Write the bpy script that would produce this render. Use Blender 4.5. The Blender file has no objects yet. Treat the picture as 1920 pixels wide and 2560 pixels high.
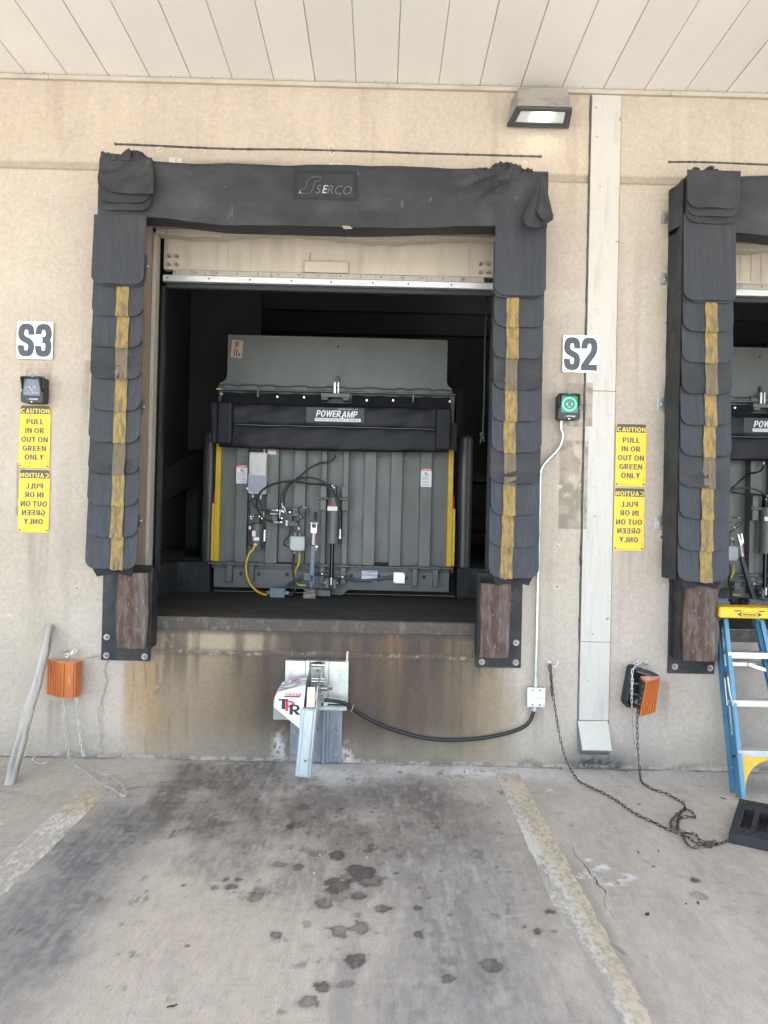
import bpy, bmesh, math, random
import numpy as np
from mathutils import Vector, Matrix

SC = bpy.context.scene
COL = SC.collection
rad = math.radians
random.seed(7)

# ------------------------------------------------------------------ camera, sky, sun, exposure
F, D, H = 1849.0, 5.0, 1.655           # focal length in photo pixels, distance to the wall, eye height
YAW, PITCH, ROLL = math.atan(10 / F), math.atan(15 / F), 0.0234
fwd = Vector((math.sin(YAW) * math.cos(PITCH), math.cos(YAW) * math.cos(PITCH), math.sin(PITCH)))
rgt = Vector((math.cos(YAW), -math.sin(YAW), 0))
upv = rgt.cross(fwd)
R2 = rgt * math.cos(ROLL) + upv * math.sin(ROLL)
U2 = -rgt * math.sin(ROLL) + upv * math.cos(ROLL)
CAM = Vector((0, -D, H))
cd = bpy.data.cameras.new('camera')
cam = bpy.data.objects.new('camera', cd)
COL.objects.link(cam)
cd.sensor_fit = 'AUTO'
cd.sensor_width = 36
cd.lens = F / 2560 * 36
cd.clip_start = 0.05
cd.clip_end = 500
cam.matrix_world = Matrix(((R2.x, U2.x, -fwd.x, CAM.x), (R2.y, U2.y, -fwd.y, CAM.y), (R2.z, U2.z, -fwd.z, CAM.z), (0, 0, 0, 1)))
SC.camera = cam

SUN_EL, SUN_AZ = 62, 200                # degrees; azimuth from +y (behind the wall) clockwise: the sun is behind the camera, a little to the left
w = bpy.data.worlds.new('World')
SC.world = w
w.use_nodes = True
nt = w.node_tree
sky = nt.nodes.new('ShaderNodeTexSky')
sky.sky_type = 'NISHITA'
sky.sun_disc = False
sky.sun_elevation = rad(SUN_EL)
sky.sun_rotation = rad(SUN_AZ)
bg = nt.nodes['Background']
bg.inputs['Strength'].default_value = 0.15
nt.links.new(sky.outputs[0], bg.inputs['Color'])
sl = bpy.data.lights.new('sun', 'SUN')
sl.energy = 4.5
sl.angle = rad(0.5)
sl.color = (1.0, 0.95, 0.87)
so = bpy.data.objects.new('sun', sl)
COL.objects.link(so)
sdir = Vector((math.sin(rad(SUN_AZ)) * math.cos(rad(SUN_EL)), math.cos(rad(SUN_AZ)) * math.cos(rad(SUN_EL)), math.sin(rad(SUN_EL))))
so.rotation_euler = sdir.to_track_quat('Z', 'Y').to_euler()
vs = SC.view_settings
vs.view_transform = 'Standard'
vs.look = 'None'
vs.gamma = 1
vs.use_curve_mapping = False
vs.exposure = 2.3
if hasattr(SC, 'cycles'):
    SC.cycles.max_bounces = 10
    SC.cycles.diffuse_bounces = 6
    SC.cycles.use_denoising = True
    SC.cycles.sample_clamp_indirect = 6

# ------------------------------------------------------------------ measuring helpers (photo pixel + known plane -> metres)
def _ray(x, y):
    return fwd * F + R2 * (x - 960) + U2 * (1280 - y)
def P(x, y, Y=0.0):                     # point on the vertical plane y = Y
    d = _ray(x, y)
    return CAM + d * ((Y + D) / d.y)
def G(x, y, z=0.0):                     # point on the horizontal plane z
    d = _ray(x, y)
    return CAM + d * ((z - H) / d.z)
K = 1920 / 1659
def Pd(x, y, Y=0.0): return P(x * K, y * K, Y)
def Gd(x, y, z=0.0): return G(x * K, y * K, z)

# ------------------------------------------------------------------ mesh helpers
class MB:
    def __init__(s): s.v = []; s.f = []; s.sm = []
    def add(s, vs, fs, smooth=False):
        b = len(s.v)
        s.v.extend([tuple(v) for v in vs])
        for f in fs:
            s.f.append(tuple(i + b for i in f)); s.sm.append(smooth)
        return s
    def box(s, x0, x1, y0, y1, z0, z1, M=None):
        vs = [Vector((x, y, z)) for z in (z0, z1) for y in (y0, y1) for x in (x0, x1)]
        if M is not None: vs = [M @ v for v in vs]
        return s.add(vs, [(0, 2, 3, 1), (4, 5, 7, 6), (0, 1, 5, 4), (2, 6, 7, 3), (0, 4, 6, 2), (1, 3, 7, 5)])
    def cbox(s, c, w, d, h, M=None):     # centred box
        return s.box(c[0] - w / 2, c[0] + w / 2, c[1] - d / 2, c[1] + d / 2, c[2] - h / 2, c[2] + h / 2, M)
    def bar(s, p0, p1, w, t, side=(0, -1, 0)):   # rectangular bar; t is measured along 'side'
        p0, p1 = Vector(p0), Vector(p1)
        a = (p1 - p0).normalized(); n = Vector(side); n = (n - a * n.dot(a)).normalized(); b = a.cross(n)
        vs = [p + n * (t / 2 * j) + b * (w / 2 * i) for p in (p0, p1) for j in (-1, 1) for i in (-1, 1)]
        return s.add(vs, [(0, 1, 3, 2), (4, 6, 7, 5), (0, 4, 5, 1), (2, 3, 7, 6), (0, 2, 6, 4), (1, 5, 7, 3)])
    def cyl(s, p0, p1, r0, r1=None, n=16, caps=True):
        r1 = r0 if r1 is None else r1
        p0, p1 = Vector(p0), Vector(p1); a = (p1 - p0).normalized()
        u = a.orthogonal().normalized(); w = a.cross(u)
        vs = []
        for p, r in ((p0, r0), (p1, r1)):
            for i in range(n):
                t = 2 * math.pi * i / n
                vs.append(p + (u * math.cos(t) + w * math.sin(t)) * r)
        s.add(vs, [(i, (i + 1) % n, n + (i + 1) % n, n + i) for i in range(n)], True)
        if caps:
            s.add(vs[:n], [tuple(reversed(range(n)))]); s.add(vs[n:], [tuple(range(n))])
        return s
    def tube(s, pts, r, n=8, closed=False, caps=True):
        pts = [Vector(p) for p in pts]; N = len(pts)
        T = []
        for i in range(N):
            a = pts[(i - 1) % N] if (closed or i) else pts[0]
            b = pts[(i + 1) % N] if (closed or i < N - 1) else pts[-1]
            T.append((b - a).normalized())
        u = T[0].orthogonal().normalized(); vs = []
        for i in range(N):
            u = (u - T[i] * u.dot(T[i])); u = u.normalized() if u.length > 1e-6 else T[i].orthogonal().normalized()
            w = T[i].cross(u)
            for k in range(n):
                t = 2 * math.pi * k / n
                rr = r[i] if isinstance(r, (list, tuple)) else r
                vs.append(pts[i] + (u * math.cos(t) + w * math.sin(t)) * rr)
        fs = []
        for i in range(N if closed else N - 1):
            j = (i + 1) % N
            for k in range(n):
                fs.append((i * n + k, i * n + (k + 1) % n, j * n + (k + 1) % n, j * n + k))
        s.add(vs, fs, True)
        if caps and not closed:
            s.add(vs[:n], [tuple(reversed(range(n)))]); s.add(vs[-n:], [tuple(range(n))])
        return s
    def prism(s, poly, d, smooth=False):      # poly: 3-D points of a planar outline, extruded by vector d
        n = len(poly); d = Vector(d)
        a = [Vector(p) for p in poly]; b = [p + d for p in a]
        nrm = Vector((0, 0, 0))
        for i in range(n): nrm += a[i].cross(a[(i + 1) % n])
        fl = nrm.dot(d) > 0
        f0 = tuple(range(n)); f1 = tuple(range(n, 2 * n))
        fs = [tuple(reversed(f0)) if fl else f0, f1 if fl else tuple(reversed(f1))]
        for i in range(n):
            j = (i + 1) % n
            q = (i, j, n + j, n + i)
            fs.append(q if fl else tuple(reversed(q)))
        return s.add(a + b, fs, smooth)
    def sheet(s, grid, th=(0, 0.004, 0)):     # grid[row][col] of points; thickness vector to its back
        R, Cn = len(grid), len(grid[0]); th = Vector(th)
        fr = [Vector(p) for row in grid for p in row]; bk = [p + th for p in fr]; o = R * Cn
        fs = []
        for i in range(R - 1):
            for j in range(Cn - 1):
                q = (i * Cn + j, i * Cn + j + 1, (i + 1) * Cn + j + 1, (i + 1) * Cn + j)
                fs.append(q); fs.append(tuple(o + k for k in reversed(q)))
        rim = [(0, j) for j in range(Cn)] + [(i, Cn - 1) for i in range(1, R)] + [(R - 1, j) for j in range(Cn - 2, -1, -1)] + [(i, 0) for i in range(R - 2, 0, -1)]
        rim = [i * Cn + j for i, j in rim]
        for k in range(len(rim)):
            a, b = rim[k], rim[(k + 1) % len(rim)]
            fs.append((b, a, o + a, o + b))
        return s.add(fr + bk, fs, True)
    def dome(s, c, r, h, n=20, m=6):
        c = Vector(c); vs = []; fs = []
        for j in range(m):
            t = math.pi / 2 * j / m
            for i in range(n):
                a = 2 * math.pi * i / n
                vs.append(c + Vector((math.cos(a) * math.cos(t) * r, math.sin(a) * math.cos(t) * r, math.sin(t) * h)))
        vs.append(c + Vector((0, 0, h)))
        for j in range(m - 1):
            for i in range(n):
                fs.append((j * n + i, j * n + (i + 1) % n, (j + 1) * n + (i + 1) % n, (j + 1) * n + i))
        for i in range(n): fs.append(((m - 1) * n + i, (m - 1) * n + (i + 1) % n, m * n))
        return s.add(vs, fs, True)
    def build(s, name, mat, parent=None, bevel=0.0, seg=1, fixn=True):
        me = bpy.data.meshes.new(name)
        off = Vector((0, 0, 0))
        p = parent
        while p is not None:
            off += p.location; p = p.parent
        me.from_pydata([(Vector(v) - off) for v in s.v], [], s.f)
        me.polygons.foreach_set('use_smooth', s.sm)
        if bevel > 0 or fixn:
            bm = bmesh.new(); bm.from_mesh(me)
            bmesh.ops.remove_doubles(bm, verts=bm.verts, dist=1e-5)
            if fixn: bmesh.ops.recalc_face_normals(bm, faces=bm.faces)
            if bevel > 0:
                es = [e for e in bm.edges if len(e.link_faces) == 2 and e.calc_face_angle(0) > rad(32)]
                bmesh.ops.bevel(bm, geom=es, offset=bevel, segments=seg, profile=0.5, affect='EDGES', clamp_overlap=True)
            for e in bm.edges:
                if len(e.link_faces) == 2 and e.calc_face_angle(0) > rad(38): e.smooth = False
            bm.to_mesh(me); bm.free()
        if mat is not None: me.materials.append(mat)
        o = bpy.data.objects.new(name, me)
        COL.objects.link(o)
        if parent is not None: o.parent = parent
        return o

def tag(o, label=None, cat=None, group=None, kind=None):
    if label: o['label'] = label
    if cat: o['category'] = cat
    if group: o['group'] = group
    if kind: o['kind'] = kind
    return o
def thing(name, label, cat, loc=(0, 0, 0), group=None):
    o = bpy.data.objects.new(name, None)
    COL.objects.link(o); o.location = loc; o.empty_display_size = 0.1
    return tag(o, label, cat, group)
def dup(root, off, label=None, skip=()):
    def cp(o, parent):
        c = o.copy(); COL.objects.link(c)
        if parent is not None: c.parent = parent
        for ch in list(o.children):
            if ch.name.split('.')[0] not in skip: cp(ch, c)
        return c
    r = cp(root, None)
    r.location = Vector(root.location) + Vector(off)
    if label: r['label'] = label
    return r

def spline(pts, n=8):                    # Catmull-Rom through points
    pts = [Vector(p) for p in pts]; out = []
    for i in range(len(pts) - 1):
        p0 = pts[max(i - 1, 0)]; p1 = pts[i]; p2 = pts[i + 1]; p3 = pts[min(i + 2, len(pts) - 1)]
        for k in range(n):
            t = k / n
            out.append(0.5 * ((2 * p1) + (p2 - p0) * t + (2 * p0 - 5 * p1 + 4 * p2 - p3) * t * t + (3 * p1 - p0 - 3 * p2 + p3) * t ** 3))
    out.append(pts[-1]); return out

# ------------------------------------------------------------------ lettering: glyph outlines of the built-in font as flat meshes
_tx = {}
def glyphs(body, bold=0.0, shear=0.0, space=1.0):
    key = (body, bold, shear, space)
    if key in _tx: return _tx[key]
    c = bpy.data.curves.new('lettering', 'FONT')
    c.body = body; c.offset = bold; c.shear = shear; c.space_character = space
    c.extrude = 0.0; c.resolution_u = 4
    o = bpy.data.objects.new('lettering', c); COL.objects.link(o)
    dg = bpy.context.evaluated_depsgraph_get()
    m = bpy.data.meshes.new_from_object(o.evaluated_get(dg))
    v = np.array([tuple(q.co)[:2] for q in m.vertices]).reshape(-1, 2)
    f = [tuple(p.vertices) for p in m.polygons]
    bpy.data.objects.remove(o); bpy.data.curves.remove(c); bpy.data.meshes.remove(m)
    lo, hi = v.min(0), v.max(0)
    _tx[key] = ((v - (lo + hi) / 2) / (hi - lo), f)
    return _tx[key]
def write(mb, body, c, ux, uz, w, h, bold=0.0, shear=0.0, mirror=False, space=1.0, lift=(0, -0.0012, 0)):
    """letters fitted in w x h, centred on c, along unit vectors ux (reading) and uz (up)"""
    v, f = glyphs(body, bold, shear, space)
    c = Vector(c) + Vector(lift); ux = Vector(ux).normalized(); uz = Vector(uz).normalized()
    sx = -1 if mirror else 1
    mb.add([c + ux * (sx * float(a) * w) + uz * (float(b) * h) for a, b in v], [tuple(reversed(q)) if mirror else q for q in f])
def _ring(cx, cy, rx, ry, ix, iy, a0, a1, n=14):
    o = []
    for k in range(n):
        a, b = math.radians(a0 + (a1 - a0) * k / n), math.radians(a0 + (a1 - a0) * (k + 1) / n)
        o.append([(cx + rx * math.cos(a), cy + ry * math.sin(a)), (cx + rx * math.cos(b), cy + ry * math.sin(b)), (cx + ix * math.cos(b), cy + iy * math.sin(b)), (cx + ix * math.cos(a), cy + iy * math.sin(a))])
    return o
def _r(x0, y0, x1, y1): return [(x0, y0), (x1, y0), (x1, y1), (x0, y1)]
_P = [_r(0, 0, .21, 1), _r(.21, .83, .38, 1), _r(.21, .36, .38, .53)] + _ring(.38, .68, .27, .32, .075, .15, -90, 90, 8)
def _scurve():
    p = spline([(x, y, 0) for x, y in ((.95, .73), (.90, .86), (.70, .97), (.48, 1), (.20, .96), (.03, .82), (.05, .68), (.25, .575), (.75, .43), (.97, .30), (.96, .15), (.80, .03), (.50, 0), (.24, .03), (.06, .15), (0, .28))], 3); q = [(.09 + v.x * .48, .085 + v.y * .83) for v in p]; o = []; N = len(q); L = []
    for i in range(N):
        a, b = q[max(i - 1, 0)], q[min(i + 1, N - 1)]; d = math.hypot(b[0] - a[0], b[1] - a[1]); nx, ny = -(b[1] - a[1]) / d, (b[0] - a[0]) / d; L.append(((q[i][0] + nx * .095, q[i][1] + ny * .088), (q[i][0] - nx * .095, q[i][1] - ny * .088)))
    return [[L[i][0], L[i + 1][0], L[i + 1][1], L[i][1]] for i in range(N - 1)]
BOLD = {'I': (.21, [_r(0, 0, .21, 1)]), 'L': (.55, [_r(0, 0, .21, 1), _r(.21, 0, .55, .17)]), 'T': (.62, [_r(0, .83, .62, 1), _r(.205, 0, .415, .83)]),
        'E': (.60, [_r(0, 0, .21, 1), _r(.21, .83, .6, 1), _r(.21, .415, .57, .58), _r(.21, 0, .6, .17)]), 'F': (.57, [_r(0, 0, .21, 1), _r(.21, .83, .57, 1), _r(.21, .40, .53, .57)]),
        'N': (.70, [_r(0, 0, .2, 1), _r(.5, 0, .7, 1), [(.2, 1), (.2, .66), (.5, 0), (.5, .34)]]),
        'M': (.86, [_r(0, 0, .19, 1), _r(.67, 0, .86, 1), [(.19, 1), (.19, .56), (.36, 0), (.43, .30)], [(.67, 1), (.43, .30), (.50, 0), (.67, .56)], [(.36, 0), (.50, 0), (.43, .30)]]),
        'W': (1.0, [[(0, 1), (.2, 1), (.36, 0), (.18, 0)], [(.20, 0), (.35, 0), (.58, 1), (.42, 1)], [(.42, 1), (.58, 1), (.80, 0), (.65, 0)], [(.64, 0), (.82, 0), (1, 1), (.8, 1)]]),
        'A': (.74, [[(0, 0), (.21, 0), (.47, 1), (.27, 1)], [(.53, 0), (.74, 0), (.47, 1), (.27, 1)], _r(.19, .19, .55, .345)]),
        'Y': (.70, [[(0, 1), (.235, 1), (.455, .42), (.245, .42)], [(.70, 1), (.465, 1), (.245, .42), (.455, .42)], _r(.245, 0, .455, .42)]),
        'U': (.68, [_r(0, .34, .21, 1), _r(.47, .34, .68, 1)] + _ring(.34, .34, .34, .355, .13, .17, 180, 360, 12)), 'O': (.78, _ring(.39, .5, .39, .515, .178, .345, 0, 360, 26)),
        'C': (.74, _ring(.385, .5, .385, .515, .175, .345, 38, 322, 22)), 'G': (.77, _ring(.385, .5, .385, .515, .175, .345, 38, 332, 22) + [_r(.40, .38, .77, .54), _r(.60, .10, .77, .38)]),
        'D': (.70, [_r(0, 0, .21, 1), _r(.21, .83, .31, 1), _r(.21, 0, .31, .17)] + _ring(.31, .5, .39, .5, .18, .33, -90, 90, 12)),
        'P': (.65, _P), 'R': (.70, _P + [[(.24, .36), (.47, .36), (.70, 0), (.46, 0)]]), 'S': (.66, _scurve())}
def bold(mb, text, c, ux, uz, w, h, mirror=False, shear=0.0, lift=(0, -.0012, 0), gap=.13):
    """bold block capitals fitted in w x h, centred on c"""
    x = 0; polys = []
    for ch in text:
        if ch == ' ': x += .28; continue
        ww, ps = BOLD[ch]
        for k, p in enumerate(ps): polys.append(([(x + a + shear * b, b) for a, b in p], k % 4))
        x += ww + gap
    W = x - gap + shear; ux, uz = Vector(ux).normalized(), Vector(uz).normalized(); c = Vector(c) + Vector(lift); sx = -1 if mirror else 1; up = ux.cross(uz)
    for p, k in polys:
        v = [c + ux * (sx * (a / W - .5) * w) + uz * ((b - .5) * h) + up * (.00012 * k) for a, b in p]
        ar = sum(p[i][0] * p[(i + 1) % len(p)][1] - p[(i + 1) % len(p)][0] * p[i][1] for i in range(len(p)))
        mb.add(v, [tuple(range(len(v)))] if (ar > 0) != mirror else [tuple(reversed(range(len(v))))])
X1, Z1 = Vector((1, 0, 0)), Vector((0, 0, 1))

# ------------------------------------------------------------------ numpy noise
_rt = np.random.RandomState(3).rand(256, 256)
def vnoise(x, y):
    xi = np.floor(x).astype(int); yi = np.floor(y).astype(int)
    fx = x - xi; fy = y - yi
    fx = fx * fx * (3 - 2 * fx); fy = fy * fy * (3 - 2 * fy)
    a = _rt[xi % 256, yi % 256]; b = _rt[(xi + 1) % 256, yi % 256]; c = _rt[xi % 256, (yi + 1) % 256]; d = _rt[(xi + 1) % 256, (yi + 1) % 256]
    return (a * (1 - fx) + b * fx) * (1 - fy) + (c * (1 - fx) + d * fx) * fy
def fbm(x, y, sx, sy=None, oct=4, seed=0):
    sy = sx if sy is None else sy
    x = x * sx + seed * 17.3; y = y * sy + seed * 9.1
    t = 0; a = 0.5; n = 0
    for _ in range(oct):
        t = t + a * vnoise(x, y); n += a; a *= 0.5; x = x * 2.03 + 5.2; y = y * 2.03 + 1.7
    return t / n
def ss(v, a, b):
    t = np.clip((v - a) / (b - a), 0, 1); return t * t * (3 - 2 * t)
def band(v, a, b, s): return ss(v, a - s, a + s) * (1 - ss(v, b - s, b + s))
def dpoly(X, Y, pts):
    d = np.full(X.shape, 1e9)
    for (ax, ay), (bx, by) in zip(pts[:-1], pts[1:]):
        L = (bx - ax) ** 2 + (by - ay) ** 2 + 1e-12
        t = np.clip(((X - ax) * (bx - ax) + (Y - ay) * (by - ay)) / L, 0, 1)
        d = np.minimum(d, np.hypot(X - ax - t * (bx - ax), Y - ay - t * (by - ay)))
    return d
def mixc(c, col, m):
    return c + (np.array(col)[None, :] - c) * np.clip(m, 0, 1)[:, None]

# ------------------------------------------------------------------ materials
_m = {}
def mat(name, col=(0.5, 0.5, 0.5), rough=0.6, metal=0.0, col2=None, scale=6.0, stretch=(1, 1, 1), lo=0.4, hi=0.65,
        spots=None, bump=0.0, bscale=60.0, bstretch=None, attr=None, spec=None, var=0.0, emit=None, estr=0.0, trans=0.0, detail=6.0, rvar=0.0, sstretch=(1, 1, 1), grain=None):
    """Principled material: base colour, a second colour in noise patches, small dark spots, fine value variation, bump."""
    if name in _m: return _m[name]
    m = bpy.data.materials.new(name); m.use_nodes = True
    N, L = m.node_tree.nodes, m.node_tree.links
    b = N['Principled BSDF']
    b.inputs['Roughness'].default_value = rough; b.inputs['Metallic'].default_value = metal
    if spec is not None: b.inputs['Specular IOR Level'].default_value = spec
    if trans: b.inputs['Transmission Weight'].default_value = trans
    tc = N.new('ShaderNodeTexCoord')
    def noise(sc, st=(1, 1, 1), det=detail, ro=0.6):
        mp = N.new('ShaderNodeMapping'); mp.inputs['Scale'].default_value = st
        L.new(tc.outputs['Object'], mp.inputs['Vector'])
        n = N.new('ShaderNodeTexNoise'); n.inputs['Scale'].default_value = sc; n.inputs['Detail'].default_value = det; n.inputs['Roughness'].default_value = ro
        L.new(mp.outputs[0], n.inputs['Vector']); return n.outputs['Fac']
    def ramp(fac, a, c):
        r = N.new('ShaderNodeMapRange'); r.inputs['From Min'].default_value = a; r.inputs['From Max'].default_value = c
        L.new(fac, r.inputs['Value']); return r.outputs['Result']
    def mix(fac, a, c, mode='MIX'):
        x = N.new('ShaderNodeMix'); x.data_type = 'RGBA'; x.blend_type = mode
        if isinstance(fac, float): x.inputs['Factor'].default_value = fac
        else: L.new(fac, x.inputs['Factor'])
        for s, q in (('A', a), ('B', c)):
            sock = [i for i in x.inputs if i.name == s and i.type == 'RGBA'][0]
            if isinstance(q, tuple): sock.default_value = (*q[:3], 1)
            else: L.new(q, sock)
        return [o for o in x.outputs if o.type == 'RGBA'][0]
    if attr:
        at = N.new('ShaderNodeAttribute'); at.attribute_name = attr; c = at.outputs['Color']
    else: c = tuple(col)
    if col2 is not None: c = mix(ramp(noise(scale, stretch), lo, hi), c, tuple(col2))
    if var: 
        v = ramp(noise(scale * 7 if not bscale else bscale * 0.5, stretch), 0.25, 0.75)
        g = N.new('ShaderNodeMapRange'); g.inputs['To Min'].default_value = 1 - var; g.inputs['To Max'].default_value = 1 + var
        L.new(v, g.inputs['Value'])
        cb = N.new('ShaderNodeCombineColor')
        for i in range(3): L.new(g.outputs[0], cb.inputs[i])
        c = mix(1.0, c, cb.outputs[0], 'MULTIPLY')
    if grain:
        gs, ga = grain
        g = N.new('ShaderNodeMapRange'); g.inputs['From Min'].default_value = 0.25; g.inputs['From Max'].default_value = 0.75; g.inputs['To Min'].default_value = 1 - ga; g.inputs['To Max'].default_value = 1 + ga
        L.new(noise(gs, (1, 1, 1), 3.0, 0.75), g.inputs['Value'])
        cb = N.new('ShaderNodeCombineColor')
        for i in range(3): L.new(g.outputs[0], cb.inputs[i])
        c = mix(1.0, c, cb.outputs[0], 'MULTIPLY')
    if spots:
        sc, thr, scol, amt = spots
        f = ramp(noise(sc, sstretch, 2.0, 0.5), thr, thr + 0.06)
        mm = N.new('ShaderNodeMath'); mm.operation = 'MULTIPLY'; mm.inputs[1].default_value = amt; L.new(f, mm.inputs[0])
        c = mix(mm.outputs[0], c, tuple(scol))
    if isinstance(c, tuple): b.inputs['Base Color'].default_value = (*c, 1)
    else: L.new(c, b.inputs['Base Color'])
    if rvar:
        g = N.new('ShaderNodeMapRange'); g.inputs['From Min'].default_value = 0.3; g.inputs['From Max'].default_value = 0.7
        g.inputs['To Min'].default_value = max(rough - rvar, 0.05); g.inputs['To Max'].default_value = min(rough + rvar, 1)
        L.new(noise(scale * 1.7, stretch), g.inputs['Value']); L.new(g.outputs[0], b.inputs['Roughness'])
    if bump:
        bp = N.new('ShaderNodeBump'); bp.inputs['Strength'].default_value = bump; bp.inputs['Distance'].default_value = 0.004
        L.new(noise(bscale, bstretch or (1, 1, 1), 4.0), bp.inputs['Height']); L.new(bp.outputs[0], b.inputs['Normal'])
    if emit is not None:
        b.inputs['Emission Color'].default_value = (*emit, 1); b.inputs['Emission Strength'].default_value = estr
    _m[name] = m
    return m
def colour_attr(o, rgb):
    a = o.data.color_attributes.new('tint', 'FLOAT_COLOR', 'POINT')
    buf = np.ones((len(rgb), 4), np.float32); buf[:, :3] = rgb
    a.data.foreach_set('color', buf.ravel())

M_seal = mat('seal_fabric', (0.0225, 0.0255, 0.0315), 0.58, col2=(0.046, 0.049, 0.055), scale=5, stretch=(11, 11, 0.6), lo=0.45, hi=0.92, bump=0.18, bscale=4, bstretch=(1.6, 1.6, 1), var=0.14, spec=0.45, grain=(90, .10), spots=(24, .73, (.13, .13, .13), .4), sstretch=(1.5, 1.5, .25))
M_sealw = mat('seal_fabric_worn', (0.027, 0.029, 0.0325), 0.70, col2=(0.054, 0.054, 0.055), scale=3.5, stretch=(1, 1, 1.5), lo=0.45, hi=0.8, bump=0.30, bscale=6, var=0.20, spec=0.35, grain=(90, .14), spots=(20, .70, (.125, .12, .115), .4), sstretch=(1, 1, .6))
M_stripe = mat('stripe_fabric', (0.26, 0.175, 0.052), 0.7, col2=(0.12, 0.095, 0.058), scale=7, stretch=(5, 5, 1.6), lo=0.46, hi=0.66, bump=0.3, bscale=30, bstretch=(6, 6, 0.4), var=0.3)
M_stripe2 = mat('stripe_fabric_dirty', (0.125, 0.10, 0.065), 0.75, col2=(0.23, 0.16, 0.055), scale=6, stretch=(9, 9, 1.6), lo=0.55, hi=0.75, bump=0.2, bscale=30, var=0.2)
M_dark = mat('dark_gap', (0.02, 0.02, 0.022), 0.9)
M_black = mat('black_vinyl', (0.010, 0.0115, 0.017), 0.55, bump=0.35, bscale=9, var=0.15, col2=(0.016, 0.017, 0.022), scale=4, spec=0.32)
M_plastic = mat('black_plastic', (0.022, 0.026, 0.028), 0.45, var=0.2, bump=0.05)
M_hose = mat('black_hose', (0.014, 0.015, 0.016), 0.4)
M_rubber = mat('black_rubber', (0.022, 0.022, 0.025), 0.65, var=0.3, bump=0.3, bscale=80)
M_grey = mat('grey_painted_steel', (0.122, 0.132, 0.124), 0.45, col2=(0.098, 0.107, 0.10), scale=5, stretch=(1, 1, 0.5), lo=0.4, hi=0.7, var=0.08, bump=0.02, bscale=40, rvar=0.1, spots=(9, 0.74, (0.06, 0.06, 0.055), 0.7))
M_greyd = mat('grey_conduit', (0.085, 0.09, 0.095), 0.5, var=0.15)
M_galv = mat('galvanised_steel', (0.52, 0.56, 0.56), 0.36, 0.75, col2=(0.66, 0.66, 0.60), scale=9, lo=0.35, hi=0.7, var=0.15, bump=0.06, bscale=30, rvar=0.12)
M_galvd = mat('dull_track_steel', (0.30, 0.325, 0.365), 0.45, 0.55, col2=(0.21, 0.23, 0.265), scale=5, stretch=(4, 4, 0.6), lo=0.35, hi=0.7, var=0.15, bump=0.08, bscale=40, rvar=0.1)
M_zinc = mat('zinc_plated', (0.55, 0.55, 0.54), 0.30, 0.9)
M_alu = mat('aluminium', (0.70, 0.70, 0.69), 0.38, 0.7, col2=(0.5, 0.49, 0.47), scale=9, stretch=(0.4, 3, 3), lo=0.5, hi=0.8, var=0.1, rvar=0.12)
M_white = mat('white_sign_enamel', (0.74, 0.735, 0.70), 0.4, col2=(0.60, 0.585, 0.54), scale=6, lo=0.48, hi=0.85, spots=(40, .71, (.42, .39, .33), .6), bump=.03, bscale=6)
M_letter = mat('dark_letter_paint', (0.055, 0.065, 0.08), 0.5)
M_yellow = mat('yellow_sign', (0.82, 0.535, 0.014), 0.4, col2=(0.66, 0.45, 0.04), scale=5, lo=.48, hi=.8, var=0.06, spots=(45, .70, (.45, .33, .08), .6), bump=.04, bscale=6)
M_yelpaint = mat('yellow_paint', (0.62, 0.40, 0.012), 0.45, col2=(0.42, 0.28, 0.02), scale=9, stretch=(1, 1, 0.4), lo=0.5, hi=0.8, spots=(16, 0.72, (0.12, 0.09, 0.03), 0.8), var=0.1)
M_red = mat('red_paint', (0.5, 0.02, 0.02), 0.5, var=0.1)
M_rust = mat('rusty_bumper_face', (0.070, 0.037, 0.024), 0.66, 0.1, col2=(0.135, 0.115, 0.102), scale=5.5, stretch=(5, 5, 0.6), lo=0.47, hi=0.72, spots=(70, 0.66, (0.30, 0.22, 0.17), 0.6), sstretch=(1, 1, .3), bump=0.5, bscale=36, bstretch=(2, 2, 0.35), var=0.4, rvar=0.2)
M_plate = mat('dark_steel_plate', (0.026, 0.029, 0.034), 0.55, 0.4, col2=(0.07, 0.05, 0.042), scale=7, lo=0.5, hi=0.75, var=0.3, bump=0.15, bscale=50, rvar=0.15)
M_bolt = mat('bolt_steel', (0.42, 0.40, 0.38), 0.42, 0.8, col2=(0.22, 0.2, 0.18), scale=60, var=0.2)
M_jamb = mat('brown_jamb_paint', (0.29, 0.215, 0.165), 0.55, col2=(0.20, 0.155, 0.125), scale=4, stretch=(2, 2, 0.4), var=0.08)
M_frame = mat('pale_door_frame', (0.38, 0.345, 0.28), 0.55, col2=(0.20, 0.17, 0.14), scale=10, stretch=(5, 5, 0.5), lo=0.55, hi=0.72, var=0.1)
M_door = mat('cream_door_panel', (0.48, 0.425, 0.335), 0.5, col2=(0.36, 0.315, 0.24), scale=2.4, stretch=(3, 1, 0.6), lo=0.45, hi=0.8, var=0.05, bump=0.08, bscale=8)
M_trim = mat('soffit_trim', (0.46, 0.41, 0.335), 0.5, var=0.08, col2=(0.38, 0.33, 0.26), scale=3)
M_soffit = mat('soffit_panel', (0.70, 0.66, 0.59), 0.5, attr='tint', col2=(0.72, 0.68, 0.60), scale=1.6, stretch=(2.5, 1, 1), lo=.52, hi=.85, var=0.03, bump=0.10, bscale=4)
M_spout = mat('white_downspout', (0.50, 0.475, 0.425), 0.5, col2=(0.40, 0.375, 0.33), scale=5, stretch=(5, 5, 0.5), lo=0.5, hi=0.78, spots=(26, 0.70, (0.10, 0.10, 0.10), 0.6), var=0.06)
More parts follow.
